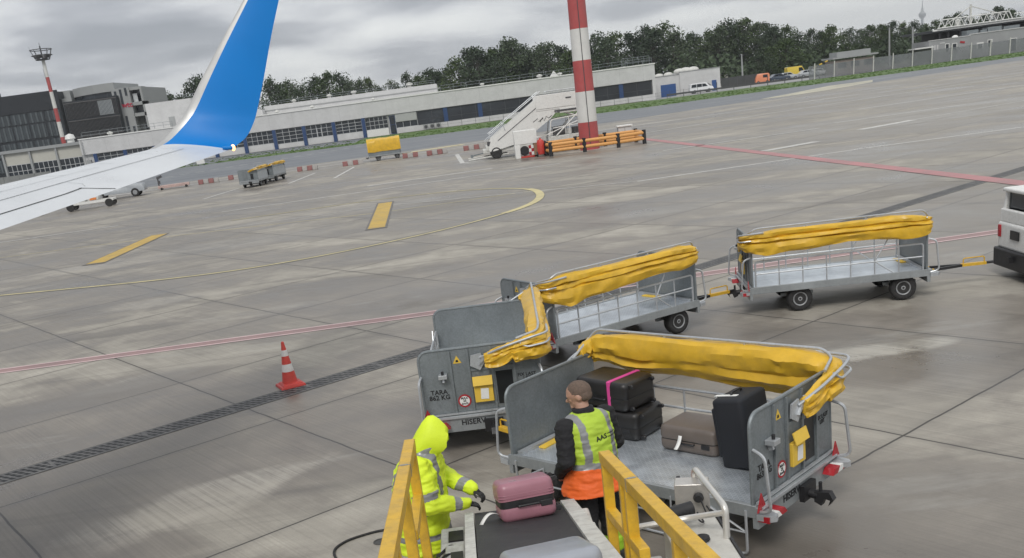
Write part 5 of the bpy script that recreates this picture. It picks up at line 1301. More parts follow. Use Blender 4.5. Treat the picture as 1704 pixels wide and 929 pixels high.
for nm_, bb_ in (('control_panel', (2.1, 2.9, -1.02, -0.9, 0.95, 1.25)), ('engine_unit', (7.1, 7.9, -0.6, 0.6, 1.05, 1.6)), ('hydraulic_unit', (8.5, 9.2, -0.6, 0.6, 1.05, 1.5))):
    b = MB(); b.bx(sx(bb_[0]), sx(bb_[1]), *bb_[2:]); b.build(nm_, M_dgrey, st, bevel=0.02)
for x in (2.7, 8.9):
    for y in (-0.95, 0.95):
        b = MB(); b.lathe([(0.2, -0.12), (0.38, -0.13), (0.42, -0.08), (0.42, 0.08), (0.38, 0.13), (0.2, 0.12)], 18, (sx(x), y, 0.42), 'Y'); b.build('wheel', M_black, st, True)
b = MB(); b.sq((sx(1.75), 0, 0.45), (sx(0.9), 0, 0.35), 0.09); b.tube((sx(0.9), -0.1, 0.33), (sx(0.9), 0.1, 0.33), 0.12, 10); b.build('tow_bar', M_galv, st)
for y in (-0.9, 0.9):
    b = MB(); b.tube((sx(0.6), y, 0.12), (sx(3.6), y, 0.25), 0.05, 6); b.build('stabiliser', M_whited, st)
sb = thing('ground_power_unit', 'white box shaped unit on a tall leg standing in front of the stairs', 'ground unit', (4.65, 70.9, 0))
b = MB(); b.bx(-0.78, 0.82, -0.45, 0.45, 0.92, 1.86); b.bx(-0.78, -0.42, -0.45, 0.45, 0.0, 0.92); b.build('body', M_white, sb, bevel=0.03)
b = MB(); b.lathe([(0.1, -0.1), (0.30, -0.1), (0.33, 0), (0.30, 0.1), (0.1, 0.1)], 18, (-0.12, -0.3, 0.48), 'Y'); b.build('cable_reel', M_blackp, sb, True)
b = MB()
for k in range(3):
    for j in range(2): b.cur = (k + j) % 2; b.bx(0.18 + j * 0.17, 0.35 + j * 0.17, -0.42, -0.40, 0.16 + k * 0.22, 0.38 + k * 0.22)
b.build('warning_board', [M_redrefl, M_white], sb)
b = MB(); b.bx(0.54, 0.80, -0.42, 0.42, 0.02, 0.90); b.build('side_board', mat('weathered board', (0.28, 0.17, 0.10), 0.7, var=0.2), sb)
b = MB(); b.bx(-0.4, 0.8, -0.42, 0.42, 0.02, 0.12); b.build('base_frame', M_red, sb)
fx = thing('extinguisher_trolley', 'red wheeled fire extinguisher at the left end of the pipe barrier', 'fire extinguisher', (5.62, 69.9, 0))
b = MB(); b.lathe([(0.05, 0.12), (0.24, 0.16), (0.26, 0.3), (0.26, 0.95), (0.2, 1.1), (0.07, 1.16), (0.05, 1.25)], 16); b.build('cylinder', M_red, fx, True)
for s in (-1, 1): b = MB(); b.lathe([(0.05, -0.04), (0.17, -0.045), (0.18, 0), (0.17, 0.045), (0.05, 0.04)], 14, (s * 0.28, 0.05, 0.18), 'X'); b.build('wheel', M_blackp, fx, True)
b = MB(); b.path([(-0.2, 0.2, 0.2), (-0.2, 0.25, 1.3), (0.2, 0.25, 1.3), (0.2, 0.2, 0.2)], 0.025, 6, rad=0.1); b.build('handle', M_galvl, fx, True)

# ------------------------------------------------------------------ red and white barrier blocks
blk_pos = [(348, 305, 1.9, 'low red and white barrier block left of the single short red block'), (387, 299, 0.7, 'short red barrier block left of the pair of parked carts'), (511, 284, 1.75, 'red and white barrier block nearest to the right of the parked cart pair'),
           (588, 275, 1.9, 'red and white barrier block just left of the yellow covered cart'), (684, 262, 1.5, 'red barrier block touching the right end of the yellow covered cart'), (728, 257, 1.9, 'red and white barrier block between the yellow covered cart and the stairs'), (789, 249, 1.9, 'red and white barrier block nearest to the white stairs')]
M_blkr = mat('worn red plastic', (0.24, 0.09, 0.085), 0.6, var=0.2, dirt=0.5); M_blkw = mat('worn white plastic', (0.33, 0.315, 0.30), 0.6, var=0.1, dirt=0.5)
for px, py, ln_, lab in blk_pos:
    g = G(px, py); t = thing('barrier_block', lab, 'barrier block', (g.x, g.y, 0), R(random.Random(px).uniform(-3, 8)), 'red and white barrier blocks across the apron')
    n4 = max(1, round(ln_ / 0.48))
    for k in range(n4):
        b = MB(); b.prism([(-0.22, 0), (0.22, 0), (0.20, 0.14), (0.11, 0.42), (-0.11, 0.42), (-0.20, 0.14)], (0.46, 0, 0), (-ln_ / 2 + k * 0.48, 0, 0), (0, 1, 0), (0, 0, 1)); b.build('segment', M_blkr if k % 2 == 0 else M_blkw, t, bevel=0.02)

# ------------------------------------------------------------------ carts parked farther off
def far_cart(pos, ang, label, covered, group):
    root = thing('luggage_cart', label, 'luggage cart', (pos[0], pos[1], 0), R(ang), group)
    for nm in ('deck', 'chassis', 'kick'): link({'kick': 'kick_strip'}.get(nm, nm), CACHE[nm], root)
    link('front_wall', CACHE['fwall'], root); link('rear_wall', CACHE['rwall'], root)
    for x, y in ((-0.66, -0.62), (-0.66, 0.62), (1.12, -0.62), (1.12, 0.62)): wheel_parts(root, x, y)
    link('side_rail', CACHE['railR'], root); link('side_rail', CACHE['railL'], root); link('tow_hitch', CACHE['hitch'], root); link('hatch_opening', CACHE['open'], root); link('rear_bar', CACHE['bar'], root)
    if covered:
        rows = []
        for k in range(15):
            x = -HL - 0.06 + (L + 0.12) * k / 14; row = []
            for j, (y, z) in enumerate(((-0.83, 0.82), (-0.85, 1.2), (-0.85, 1.6), (-0.78, 1.84), (-0.45, 1.98), (0, 2.03), (0.45, 1.98), (0.78, 1.84), (0.85, 1.6), (0.85, 1.2), (0.83, 0.82))):
                q = Vector((x * 1.6, j * 0.5, 3)); row.append((x, y + 0.05 * mnoise.noise(q), z + 0.06 * mnoise.noise(q + Vector((5, 5, 5)))))
            rows.append(row)
        b = MB(); b.grid(rows); nc_ = 11; b.face(list(range(nc_))); b.face([14 * nc_ + k for k in range(nc_)][::-1]); b.build('canopy', M_tarp, root, True, 50)
        for s in (-1, 1):
            b = MB(); b.bx(-HL + 0.03, HL - 0.03, s * HW - 0.02, s * HW, ZD + 0.02, 0.95); b.build('side_panel', M_galv, root)
    else:
        link('canopy_bow', CACHE['bows'], root); link('canopy', tarp_mesh(21 + int(pos[1]), 0.35, 1.3), root)
        for s in (-1, 1):
            b = MB(); b.bx(-HL + 0.03, HL - 0.03, s * HW - 0.01, s * HW + 0.01, ZD + 0.02, 1.12); b.build('side_panel', mat('light grey panel', (0.40, 0.43, 0.455), 0.5, var=0.1, dirt=0.2), root)
    b = MB(); b.sq((HL, 0.15, 0.36), (HL + 1.0, 0, 0.38), 0.05); b.sq((HL, -0.15, 0.36), (HL + 1.0, 0, 0.38), 0.05); b.build('drawbar', M_galv, root)
    return root
far_cart((-16.35, 80.3), 86, 'grey panelled luggage cart with folded yellow canopy, front one of the parked pair', False, 'parked grey luggage carts')
far_cart((-15.75, 84.6), 80, 'grey panelled luggage cart standing behind the other one of the parked pair', False, 'parked grey luggage carts')
far_cart((-6.95, 95.9), 4, 'parked luggage cart fully covered by a bright yellow tarpaulin', True, None)

# dolly, trolley
dl = thing('baggage_dolly', 'low white towed dolly frame on small wheels under the wing edge', 'dolly', (-29.5, 79.2, 0), R(8))
b = MB(); b.bx(-2.3, 2.3, -0.75, -0.62, 0.42, 0.60); b.bx(-2.3, 2.3, 0.62, 0.75, 0.42, 0.60)
for x in (-2.2, -0.8, 0.6, 2.2): b.bx(x - 0.06, x + 0.06, -0.7, 0.7, 0.44, 0.58)
b.build('frame', M_white, dl)
b = MB(); b.bx(-0.6, 0.2, -0.5, 0.4, 0.6, 1.0); b.bx(0.4, 1.2, -0.4, 0.4, 0.6, 0.85); b.tube((-0.9, -0.6, 0.6), (-0.9, -0.6, 1.2), 0.04, 6); b.build('gear_box', M_whited, dl, bevel=0.02)
b = MB(); b.box((0.8, -0.41, 0.72), (0.5, 0.02, 0.16)); b.build('marking', M_orange, dl)
for x in (-0.9, 2.0):
    for y in (-0.8, 0.8): b = MB(); b.lathe([(0.1, -0.08), (0.28, -0.09), (0.31, 0), (0.28, 0.09), (0.1, 0.08)], 16, (x, y, 0.31), 'Y'); b.build('wheel', M_black, dl, True)
b = MB(); b.sq((-2.3, 0, 0.45), (-3.4, 0, 0.3), 0.09); b.tube((-3.4, -0.5, 0.25), (-3.4, 0.5, 0.25), 0.2, 10); b.build('tow_bar', M_white, dl)
tr = thing('flat_trolley', 'low red and white flat trolley with an upright handle post on the apron edge', 'trolley', (-26.6, 94.3, 0), R(12))
b = MB(); b.bx(-1.4, 1.4, -0.4, 0.4, 0.14, 0.40); b.build('bed', mat('pinkish worn paint', (0.50, 0.36, 0.33), 0.6, var=0.15, dirt=0.4), tr, bevel=0.02)
b = MB(); b.tube((-1.3, 0, 0.3), (-1.3, 0, 1.25), 0.06, 6); b.box((-1.15, 0, 1.15), (0.5, 0.3, 0.22), ry=R(-20)); b.box((-1.25, 0, 0.7), (0.22, 0.3, 0.3)); b.build('handle_post', M_dgrey, tr)
for x in (-1.1, 1.1): b = MB(); b.tube((x, -0.42, 0.12), (x, 0.42, 0.12), 0.12, 10); b.build('roller', M_black, tr, True)

# ------------------------------------------------------------------ vehicles
def vehicle(name, label, cat, loc, rz, Ld, Wd, prof, win, color, wheels, group=None, wr=0.32, front_glass=None):
    t = thing(name, label, cat, loc, rz, group)
    b = MB()
    h_belt = max(z for x, z in prof)
    n_ = len(prof); rows = []
    for f, k in ((-0.5, 0.90), (-0.46, 1.0), (0.46, 1.0), (0.5, 0.90)):
        rows.append([((x) , f * Wd * (1.0 if z < 0.95 else 0.86 if z > 1.2 else 0.94), 0.30 + (z - 0.30) * (k if z > 0.4 else 1)) for x, z in prof])
    b.grid(rows, closed_v=True); b.face(list(range(n_))); b.face([3 * n_ + k for k in range(n_)][::-1]); b.build('body', color, t, True, 40)
    for s in (-1, 1):
        for poly in win:
            b = MB(); y0 = s * Wd * 0.5 * 0.935; b.prism([p for p in poly], (0, s * 0.012, 0), (0, y0 * 1.0, 0), (1, 0, 0), (0, 0, 1)); b.build('side_window', M_glass, t)
    for (x, z0, z1, lean_) in (front_glass or []):
        b = MB(); b.poly([(x, -Wd * 0.38, z0), (x, Wd * 0.38, z0), (x + lean_, Wd * 0.34, z1), (x + lean_, -Wd * 0.34, z1)]); o = b.build('windscreen', M_glass, t); s_ = o.modifiers.new('s', 'SOLIDIFY'); s_.thickness = 0.02
    for x in wheels:
        for y in (-1, 1):
            b = MB(); b.lathe([(0.1, -0.09), (wr - 0.04, -0.1), (wr, -0.05), (wr, 0.05), (wr - 0.04, 0.1), (0.1, 0.09)], 16, (x, y * (Wd / 2 - 0.06), wr), 'Y'); w_ = b.build('wheel', M_black, t, True)
            b = MB(); b.lathe([(0.03, -0.1), (wr * 0.55, -0.098), (wr * 0.55, 0.098), (0.03, 0.1)], 12, (x, y * (Wd / 2 - 0.055), wr), 'Y'); b.build('rim', M_rim, w_, True)
    return t
VAN = [(-2.25, 0.35), (-2.3, 0.9), (-2.1, 1.75), (-1.9, 1.85), (0.7, 1.85), (1.0, 1.78), (1.55, 1.15), (2.2, 0.98), (2.35, 0.6), (2.3, 0.35)]
VANW = [[(-2.0, 1.1), (-1.9, 1.65), (-1.0, 1.68), (-1.0, 1.1)], [(-0.9, 1.1), (-0.9, 1.68), (0.05, 1.68), (0.05, 1.1)], [(0.15, 1.1), (0.15, 1.68), (0.75, 1.62), (1.2, 1.12)]]
CARP = [(-2.1, 0.35), (-2.15, 0.85), (-1.75, 1.02), (-1.2, 1.45), (0.25, 1.48), (1.0, 1.0), (1.95, 0.88), (2.15, 0.6), (2.1, 0.35)]
CARW = [[(-1.4, 1.04), (-1.1, 1.36), (-0.45, 1.38), (-0.45, 1.04)], [(-0.35, 1.04), (-0.35, 1.38), (0.2, 1.38), (0.75, 1.02)]]
M_carw = mat('white car paint', (0.66, 0.67, 0.68), 0.25, var=0.03, coat=0.4); M_cars = mat('silver car paint', (0.40, 0.42, 0.44), 0.25, 0.3, var=0.04, coat=0.4); M_carb = mat('dark blue car paint', (0.04, 0.055, 0.08), 0.25, var=0.05, coat=0.4)
M_cary = mat('yellow car paint', (0.62, 0.46, 0.05), 0.3, var=0.05, coat=0.3); M_caro = mat('orange car paint', (0.62, 0.22, 0.11), 0.35, var=0.05)
g = G(1163, 155); vehicle('minivan', 'white minivan parked in front of the plain white annexe wall', 'van', (48.2, 199.6, 0), 0, 4.6, 1.8, VAN, VANW, M_carw, (-1.4, 1.4), None, 0.33, [(2.0, 1.1, 1.65, -0.55)])
PICK = [(-2.5, 0.42), (-2.55, 0.95), (-0.55, 0.97), (-0.5, 1.62), (-0.3, 1.70), (0.55, 1.68), (1.1, 1.12), (2.15, 1.0), (2.3, 0.7), (2.25, 0.42)]
vehicle('pickup_truck', 'grey and white pickup truck half hidden behind the wing', 'pickup truck', (-30.1, 89.6, 0), R(8), 4.8, 1.75, PICK, [[(-0.4, 1.05), (-0.35, 1.52), (0.45, 1.54), (0.9, 1.08)]], mat('grey pickup paint', (0.30, 0.32, 0.34), 0.35, 0.1, var=0.1), (-1.5, 1.45), None, 0.36)
def at(px, py, Y): p = V(px, py, Y); return (p.x, Y, 0)
vehicle('van', 'small orange van parked against the dark screen fence', 'van', at(1268, 126, 208), R(170), 2.9, 1.7, [(-1.35, 0.35), (-1.4, 1.7), (-1.2, 1.95), (0.9, 1.95), (1.3, 1.2), (1.4, 0.6), (1.35, 0.35)], [[(-1.0, 1.15), (-1.0, 1.7), (-0.1, 1.7), (-0.1, 1.15)]], M_caro, (-0.9, 0.85), None, 0.3)
park = [(1296, 128, 'car', 'dark blue hatchback next to the orange van', M_carb, 210, 8), (1311, 125, 'car', 'silver saloon between the dark hatchback and the yellow van', M_cars, 212, 4), (1344, 122, 'car', 'pale saloon right of the yellow van in the row of parked cars', M_cars, 212, 6), (1362, 119, 'car', 'white hatchback at the right end of the row of parked cars', M_carw, 213, 3)]
for px, py, nm, lab, mt, Y, an in park: vehicle('parked_car', lab, 'car', at(px, py, Y), R(an), 4.2, 1.75, CARP, CARW, mt, (-1.35, 1.3), 'parked cars behind the fence', 0.31)
vehicle('van', 'tall yellow van in the row of parked cars', 'van', at(1325, 118, 216), R(4), 4.6, 1.9, [(-2.2, 0.35), (-2.25, 2.3), (-2.1, 2.4), (0.9, 2.4), (1.5, 1.4), (2.2, 1.1), (2.3, 0.35)], [[(0.2, 1.4), (0.2, 2.1), (0.9, 2.1), (1.3, 1.4)]], M_cary, (-1.4, 1.35), None, 0.33)
b = MB()
# ------------------------------------------------------------------ terminal building (front plane y = 195)
TY = 195.0
tb = thing('terminal_building', 'long low white terminal building with a blank fascia, glazed gates and roof railing', 'building', (-15, TY, 0))
TM = Matrix.Translation(Vector((15, -TY, 0)))
def TB(): return MB(TM)
M_mull = mat('white window bars', (0.44, 0.45, 0.46), 0.55, var=0.06)
M_shut = mat('grey shutter', (0.38, 0.39, 0.38), 0.6, var=0.06)
M_bluep = mat('blue gate pillar', (0.022, 0.055, 0.15), 0.5, var=0.1)
b = TB(); b.bx(-70.8, 38.6, TY, TY + 22, 3.6, 6.45); b.bx(-70.8, 38.6, TY + 0.5, TY + 22, 0, 3.598); b.bx(38.0, 38.62, TY - 0.002, TY + 22, 0, 3.597); b.build('wall', M_conc, tb)
b = TB(); b.bx(-70.9, 38.75, TY - 0.12, TY + 0.3, 6.36, 6.56); b.build('parapet', M_white, tb)
b = TB()
for k in range(24): x = -66 + k * 4.45; b.bx(x, x + 0.03, TY - 0.004, TY, 3.62, 6.35)
b.build('fascia_joint', mat('panel joint', (0.36, 0.36, 0.36), 0.7), tb)
b = TB(); b.bx(-36.6, -2.7, TY + 8, TY + 20, 6.45, 8.15); b.bx(-60.6, -51.5, TY + 12, TY + 22, 6.45, 11.6); b.bx(-51.5, -36.6, TY + 5, TY + 20, 6.45, 7.6); b.build('roof_storey', M_conc, tb)
b = TB(); b.bx(-38, -2, TY + 7.9, TY + 8, 7.2, 7.35); b.bx(-56.5, -55.3, TY + 11.95, TY + 12, 6.6, 8.6); b.build('roof_band', M_conc2, tb)
def grid_glass(x0, x1, z0, z1, nx, nz, name, mull, door=False, bottom=None):
    b = TB(); b.bx(x0, x1, TY + 0.30, TY + 0.34, z0, z1); g_ = b.build(name, M_glass, tb)
    b = TB()
    for k in range(nx + 1): x = x0 + (x1 - x0) * k / nx; b.bx(x - 0.035, x + 0.035, TY + 0.22, TY + 0.298, z0, z1)
    for k in range(nz + 1): z = z0 + (z1 - z0) * k / nz; b.bx(x0, x1, TY + 0.235, TY + 0.297, z - 0.035, z + 0.035)
    if door:
        xm = (x0 + x1) / 2; b.bx(xm - 0.5, xm - 0.35, TY + 0.18, TY + 0.296, z0, z1 * 0.82); b.bx(xm + 0.35, xm + 0.5, TY + 0.18, TY + 0.296, z0, z1 * 0.82)
    b.build('glazing_bars', mull, g_)
    if bottom:
        b = TB(); b.bx(x0, x1, TY + 0.2, TY + 0.34, 0.05, bottom); b.build('door_panel', M_conc, g_)
xs_ = [-68.4 + k * 5.68 for k in range(10)]
for k in range(9):
    x0, x1 = xs_[k] + 0.35, xs_[k + 1] - 0.35
    zt = 3.55
    grid_glass(x0, x1, 1.25 if k % 3 else 0.9, zt, 5 if k % 2 else 4, 4 if k % 2 == 0 else 3, 'gate_window', M_mull, k % 3 == 1, 1.2 if k % 3 else 0.85)
for x in xs_:
    b = TB(); b.bx(x - 0.33, x + 0.33, TY - 0.06, TY + 0.35, 0, 3.58); b.build('blue_pillar', M_bluep, tb)
b = TB(); b.bx(-16.9, -12.7, TY + 0.1, TY + 0.46, 0, 1.25); b.build('door_panel', M_white, tb); grid_glass(-16.9, -12.7, 1.3, 3.5, 5, 3, 'gate_window', M_mull)
grid_glass(-12.3, -11.3, 0.1, 3.3, 1, 2, 'entrance_door', M_bluep)
b = TB(); b.bx(-11.2, -7.1, TY + 0.12, TY + 0.44, 2.1, 3.5); b.build('shutter', M_shut, tb); grid_glass(-11.2, -7.1, 1.0, 2.08, 3, 1, 'gate_window', M_mull)
b = TB(); b.bx(-11.2, 38.0, TY + 0.05, TY + 0.45, 0, 0.98); b.build('plinth', M_conc, tb)
M_smoke = mat('smoked strip glazing', (0.030, 0.034, 0.042), 0.2, var=0.4, scale=0.15)
b = TB(); b.bx(-7.0, 37.9, TY + 0.26, TY + 0.40, 1.0, 3.52); sg_ = b.build('strip_window', M_smoke, tb)
b = TB()
for k in range(17): x = -7 + k * 2.8; b.bx(x - 0.03, x + 0.03, TY + 0.22, TY + 0.259, 1.0, 3.52)
b.bx(-7, 37.9, TY + 0.225, TY + 0.258, 1.9, 1.94); b.build('glazing_bars', M_dgrey, sg_)
for x in (-1.6, 5, 19.5, 25.3, 32): b = TB(); b.bx(x - 0.4, x + 0.4, TY + 0.1, TY + 0.255, 0.98, 3.54); b.build('blue_pillar', M_bluep, tb)
b = TB(); b.bx(20.0, 20.9, TY + 0.16, TY + 0.21, 1.25, 2.0); b.build('notice', M_paper, tb)
b = TB()
def railing(x0, x1, y, z0, h, st_):
    n = int((x1 - x0) / st_)
    for k in range(n + 1): x = x0 + (x1 - x0) * k / n; b.tube((x, y, z0), (x, y, z0 + h), 0.035, 5)
    for f in (0.5, 1.0): b.tube((x0, y, z0 + h * f), (x1, y, z0 + h * f), 0.03, 5)
railing(-2, 38.3, TY + 0.8, 6.55, 1.0, 2.4); railing(-70.3, -53, TY + 0.8, 6.55, 1.05, 1.7); railing(-40, -3, TY + 8.4, 8.15, 0.7, 3.2); railing(33, 38.3, TY + 3, 6.5, 1.5, 0.9); railing(-53.0, -49, TY + 12.5, 11.6, 0.8, 0.8)
b.build('roof_railing', M_galv, tb)
for x, y, z, r in ((-31, 10, 8.15, 0.5), (-24, 10, 8.15, 0.55), (-19, 9, 8.15, 0.6), (-8, 9, 8.15, 0.7), (-34, 6, 6.5, 0.5), (-27, 5, 6.5, 0.5), (6, 1.5, 6.5, 0.45), (17, 2, 6.5, 0.6), (-15, 3, 6.5, 0.4), (21, 3, 6.5, 0.5), (-66, 4, 6.5, 0.6)):
    b = TB(); b.lathe([(r * 0.6, z), (r * 0.6, z + r * 0.5), (r, z + r * 0.6), (r * 0.8, z + r * 1.1), (0.02, z + r * 1.3)], 12, (x, TY + y, 0)); b.build('roof_vent', M_whited, tb, True)
b = TB(); b.prism([(19.0, 6.5), (20.6, 6.5), (19.8, 7.5)], (0, 1.5, 0), (0, TY + 1.5, 0), (1, 0, 0), (0, 0, 1)); b.build('roof_light', M_white, tb)
b = TB(); b.path([(-70.3, TY - 0.3, 0.1), (-70.3, TY - 0.3, 6.2)], 0.08, 6); b.bx(-70.0, -69.2, TY - 0.6, TY, 1.5, 2.6); b.build('downpipe', M_conc2, tb)
# outdoor units against the plinth
for x in (-5.6, -4.4, -3.2):
    t = thing('air_unit', 'row of small grey air conditioning units on the grass edge by the plinth', 'air conditioner', (x, TY - 0.9, 0), 0, 'air units below the strip window')
    t['label'] = 'small grey air conditioning unit on the grass edge below the strip window'; b = MB(); b.bx(-0.48, 0.48, -0.3, 0.3, 0.1, 0.98); b.build('casing', M_conc2, t, bevel=0.03); b = MB(); b.lathe([(0.32, 0), (0.32, 0.02)], 16, (0.0, -0.33, 0.55), 'Y'); b.build('fan', M_dgrey, t)

# garage wing at the far left
gb = thing('garage_block', 'low garage block with cream panels and gridded windows at the far left', 'building', (-78, TY + 1, 0))
GM = Matrix.Translation(Vector((78, -TY - 1, 0)))
M_creamp = mat('cream wall panel', (0.47, 0.46, 0.41), 0.65, var=0.05, scale=0.4)
b = MB(GM); b.bx(-86.0, -71.0, TY + 1.4, TY + 16, 0, 5.9); b.build('wall', M_creamp, gb)
b = MB(GM)
for x in (-86.0, -80.9, -75.9, -71.0): b.bx(x - 0.18, x + 0.18, TY + 1.0, TY + 1.5, 0, 5.6)
b.bx(-86.3, -70.9, TY + 0.9, TY + 17, 5.6, 6.15); b.build('frame', M_conc2, gb)
for k, x in enumerate((-85.8, -80.7, -75.7)):
    b = MB(GM); b.bx(x, x + 4.6, TY + 1.36, TY + 1.395, 1.0, 3.4); w_ = b.build('window', M_glass, gb); b = MB(GM)
    for q in range(6): b.bx(x + q * 0.92 - 0.05, x + q * 0.92 + 0.05, TY + 1.3, TY + 1.358, 1.0, 3.4)
    for z in (1.0, 2.2, 3.4): b.bx(x, x + 4.6, TY + 1.31, TY + 1.357, z - 0.05, z + 0.05)
    b.build('glazing_bars', M_mull, w_)
b = MB(GM); b.lathe([(0.7, 6.15), (0.7, 6.8), (1.0, 6.9), (0.8, 7.6), (0.05, 7.9)], 14, (-75.2, TY + 8, 0)); b.build('roof_vent', M_white, gb, True)
bw = thing('boundary_wall', 'grey panelled low wall in front of the garage block', 'wall', (-80, 166, 0))
b = MB()
for k in range(16): b.bx(-26 + k * 2.5, -26 + k * 2.5 + 2.46, -0.12, 0.12, 0, 1.95)
b.bx(-26, 14, -0.15, 0.15, 0, 0.25); b.build('wall_panels', mat('weathered wall panel', (0.20, 0.205, 0.20), 0.8, var=0.15, scale=0.5), bw)

# annexe at the right end
ab = thing('annexe_building', 'plain white annexe with a blue roller door joined to the right end of the terminal', 'building', (46.5, 203, 0))
AM = Matrix.Translation(Vector((-46.5, -203, 0)))
b = MB(AM); b.bx(39.6, 45.0, 203.4, 214, 0, 3.9); b.bx(45.0, 53.0, 203, 216, 0, 4.25); b.build('wall', M_conc, ab)
b = MB(AM); b.bx(41.2, 44.2, 203.3, 203.398, 0, 2.3); b.build('roller_door', M_blue, ab); b = MB(AM); b.bx(51.3, 52.2, 202.9, 202.997, 0, 2.0); b.build('side_door', M_blue, ab)
b = MB(AM)
for x, y, r in ((41.5, 206, 0.55), (43.6, 207, 0.6), (45.4, 205, 0.7), (46.9, 206, 0.8), (48.4, 206, 0.75)): b.ell((x, y, 4.1 + (0.35 if x > 45 else 0)), (r * 1.6, r, r * 0.8), 12, 7)
b.build('roof_bubble', M_whited, ab, True)
b = MB(AM); b.bx(39.5, 45.0, 203.3, 203.7, 3.9, 4.0); b.bx(44.9, 53.1, 202.9, 203.3, 4.25, 4.36); b.build('roof_edge', M_conc2, ab)

# ------------------------------------------------------------------ dark office block and its neighbours far left
M_dclad = mat('black cladding', (0.012, 0.015, 0.020), 0.4, var=0.2, scale=0.2)
M_dglass = mat('blue black glazing', (0.040, 0.050, 0.058), 0.15, var=0.4, scale=0.12)
M_fin = mat('grey fins', (0.085, 0.10, 0.11), 0.4, var=0.15)
ob = thing('office_block', 'black glazed office block with rows of tall windows at the far left', 'building', (-115, 262, 0)); OM = Matrix.Translation(Vector((115, -262, 0)))
b = MB(OM); b.bx(-150, -97.5, 262, 292, 0, 19.2); b.build('wall', M_dclad, ob)
b = MB(OM); b.bx(-150.2, -97.4, 261.8, 262.2, 15.2, 19.6); b.build('roof_band', mat('matt black band', (0.015, 0.018, 0.024), 0.6), ob)
for f, z0, z1 in ((0, 1.5, 4.6), (1, 5.2, 8.3), (2, 8.9, 12.2), (3, 12.6, 15.0)):
    for k in range(12):
        x = -149 + k * 4.3
        b = MB(OM); b.bx(x, x + 3.9, 261.93, 261.998, z0, z1); w_ = b.build('window', M_dglass, ob)
        b = MB(OM)
        for q in range(3): xx = x + 0.35 + q * 1.3 + (0.3 if f % 2 else 0); b.bx(xx, xx + 0.42, 261.82, 261.928, z0, z1)
        b.build('fin', M_fin, w_)
b = MB(OM); b.bx(-97.5, -95.0, 264, 290, 0, 17.4); b.bx(-99, -95.8, 266, 280, 17.4, 19.3); b.build('core_tower', M_conc2, ob)
b = MB(OM); b.bx(-112.5, -111.7, 262.5, 263, 19.6, 20.5); b.tube((-118, 264, 19.6), (-118.3, 264, 25), 0.05, 4); b.tube((-100, 264, 19.6), (-100.2, 264, 25), 0.04, 4); b.build('roof_mast', M_dgrey, ob)
lb = thing('louvred_block', 'dark louvred block with a grey curved upper storey beside the black offices', 'building', (-89, 256, 0)); LM = Matrix.Translation(Vector((89, -256, 0)))
b = MB(LM); b.bx(-94.4, -81.4, 256, 285, 0, 16.2); b.build('wall', M_dclad, lb)
M_lou = mat('louvre slats', (0.10, 0.098, 0.10), 0.5, var=0.15)
for z0, z1 in ((4.2, 7.6), (8.0, 11.4), (12.0, 15.6)):
    b = MB(LM)
    for k in range(40): x = -94.0 + k * 0.315; b.bx(x, x + 0.07, 255.8, 255.97, z0, z1)
    b.bx(-94.3, -81.4, 255.75, 255.99, z1 + 0.05, z1 + 0.25); b.build('louvre_screen', M_lou, lb)
b = MB(LM); b.bx(-86.2, -82.6, 255.9, 255.985, 12.1, 15.5); b.build('pale_window', mat('pale blind', (0.30, 0.33, 0.35), 0.5), lb)  # one evenly pale panel set behind the louvre slats
b = MB(LM)
P = [(-95.0, 266), (-92, 262.5), (-88, 260), (-84.5, 259.2), (-82.5, 259.5), (-82.5, 280), (-95, 280)]
b.prism(P, (0, 0, 2.0), (0, 0, 17.4), (1, 0, 0), (0, 1, 0)); b.build('curved_fascia', M_conc2, lb); b = MB(LM); b.prism([(x * 0.998 - 0.2, y + 0.5) for x, y in P], (0, 0, 1.2), (0, 0, 16.2), (1, 0, 0), (0, 1, 0)); b.build('ribbon_window', M_glass, lb)
hb = thing('hotel_building', 'grey stacked concrete building with slot windows and a red wtc sign', 'building', (-81, 258, 0)); HM = Matrix.Translation(Vector((81, -258, 0)))
b = MB(HM); b.bx(-82.9, -78.6, 258, 280, 0, 17.8); b.bx(-78.6, -75.6, 258.3, 262, 17.0, 17.7); b.bx(-78.6, -75.6, 258.3, 262, 13.4, 14.2); b.bx(-78.6, -75.6, 258.3, 262, 10.8, 11.6); b.bx(-76.1, -75.6, 258.3, 262, 8, 17.0); b.bx(-78.6, -75.6, 262, 280, 0, 17.6); b.build('wall', M_conc2, hb)
b = MB(HM); b.bx(-78.5, -76.2, 260.8, 261.9, 14.2, 16.9); b.bx(-78.5, -76.2, 260.8, 261.9, 11.6, 13.3); b.build('balcony_glass', M_glass, hb)
b = MB(HM); b.bx(-78.3, -77.2, 259.2, 259.4, 14.2, 16.2); b.build('curtain', mat('pale curtain', (0.5, 0.52, 0.53), 0.7), hb)
for x, z0, z1 in ((-82.3, 14.0, 17.2), (-81.0, 13.6, 17.5), (-79.7, 15.9, 17.7), (-82.2, 9.5, 13.6), (-80.9, 7.5, 11.2), (-79.6, 4, 8.6), (-78.4 + 0.9, 7.5, 10.3)):
    b = MB(HM); b.bx(x, x + 0.55, 257.9 if x < -78.6 else 261.9, 257.99 if x < -78.6 else 261.99, z0, z1); b.build('slot_window', M_glass, hb)
M_redsign = mat('red sign letters', (0.42, 0.02, 0.05), 0.45)
text_part('sign', 'wtc', 1.75, HM @ frame((-79.75, 257.93, 14.05 - 0.3), (1, 0, 0), (0, 0, 1)), hb, M_redsign, 0.05)

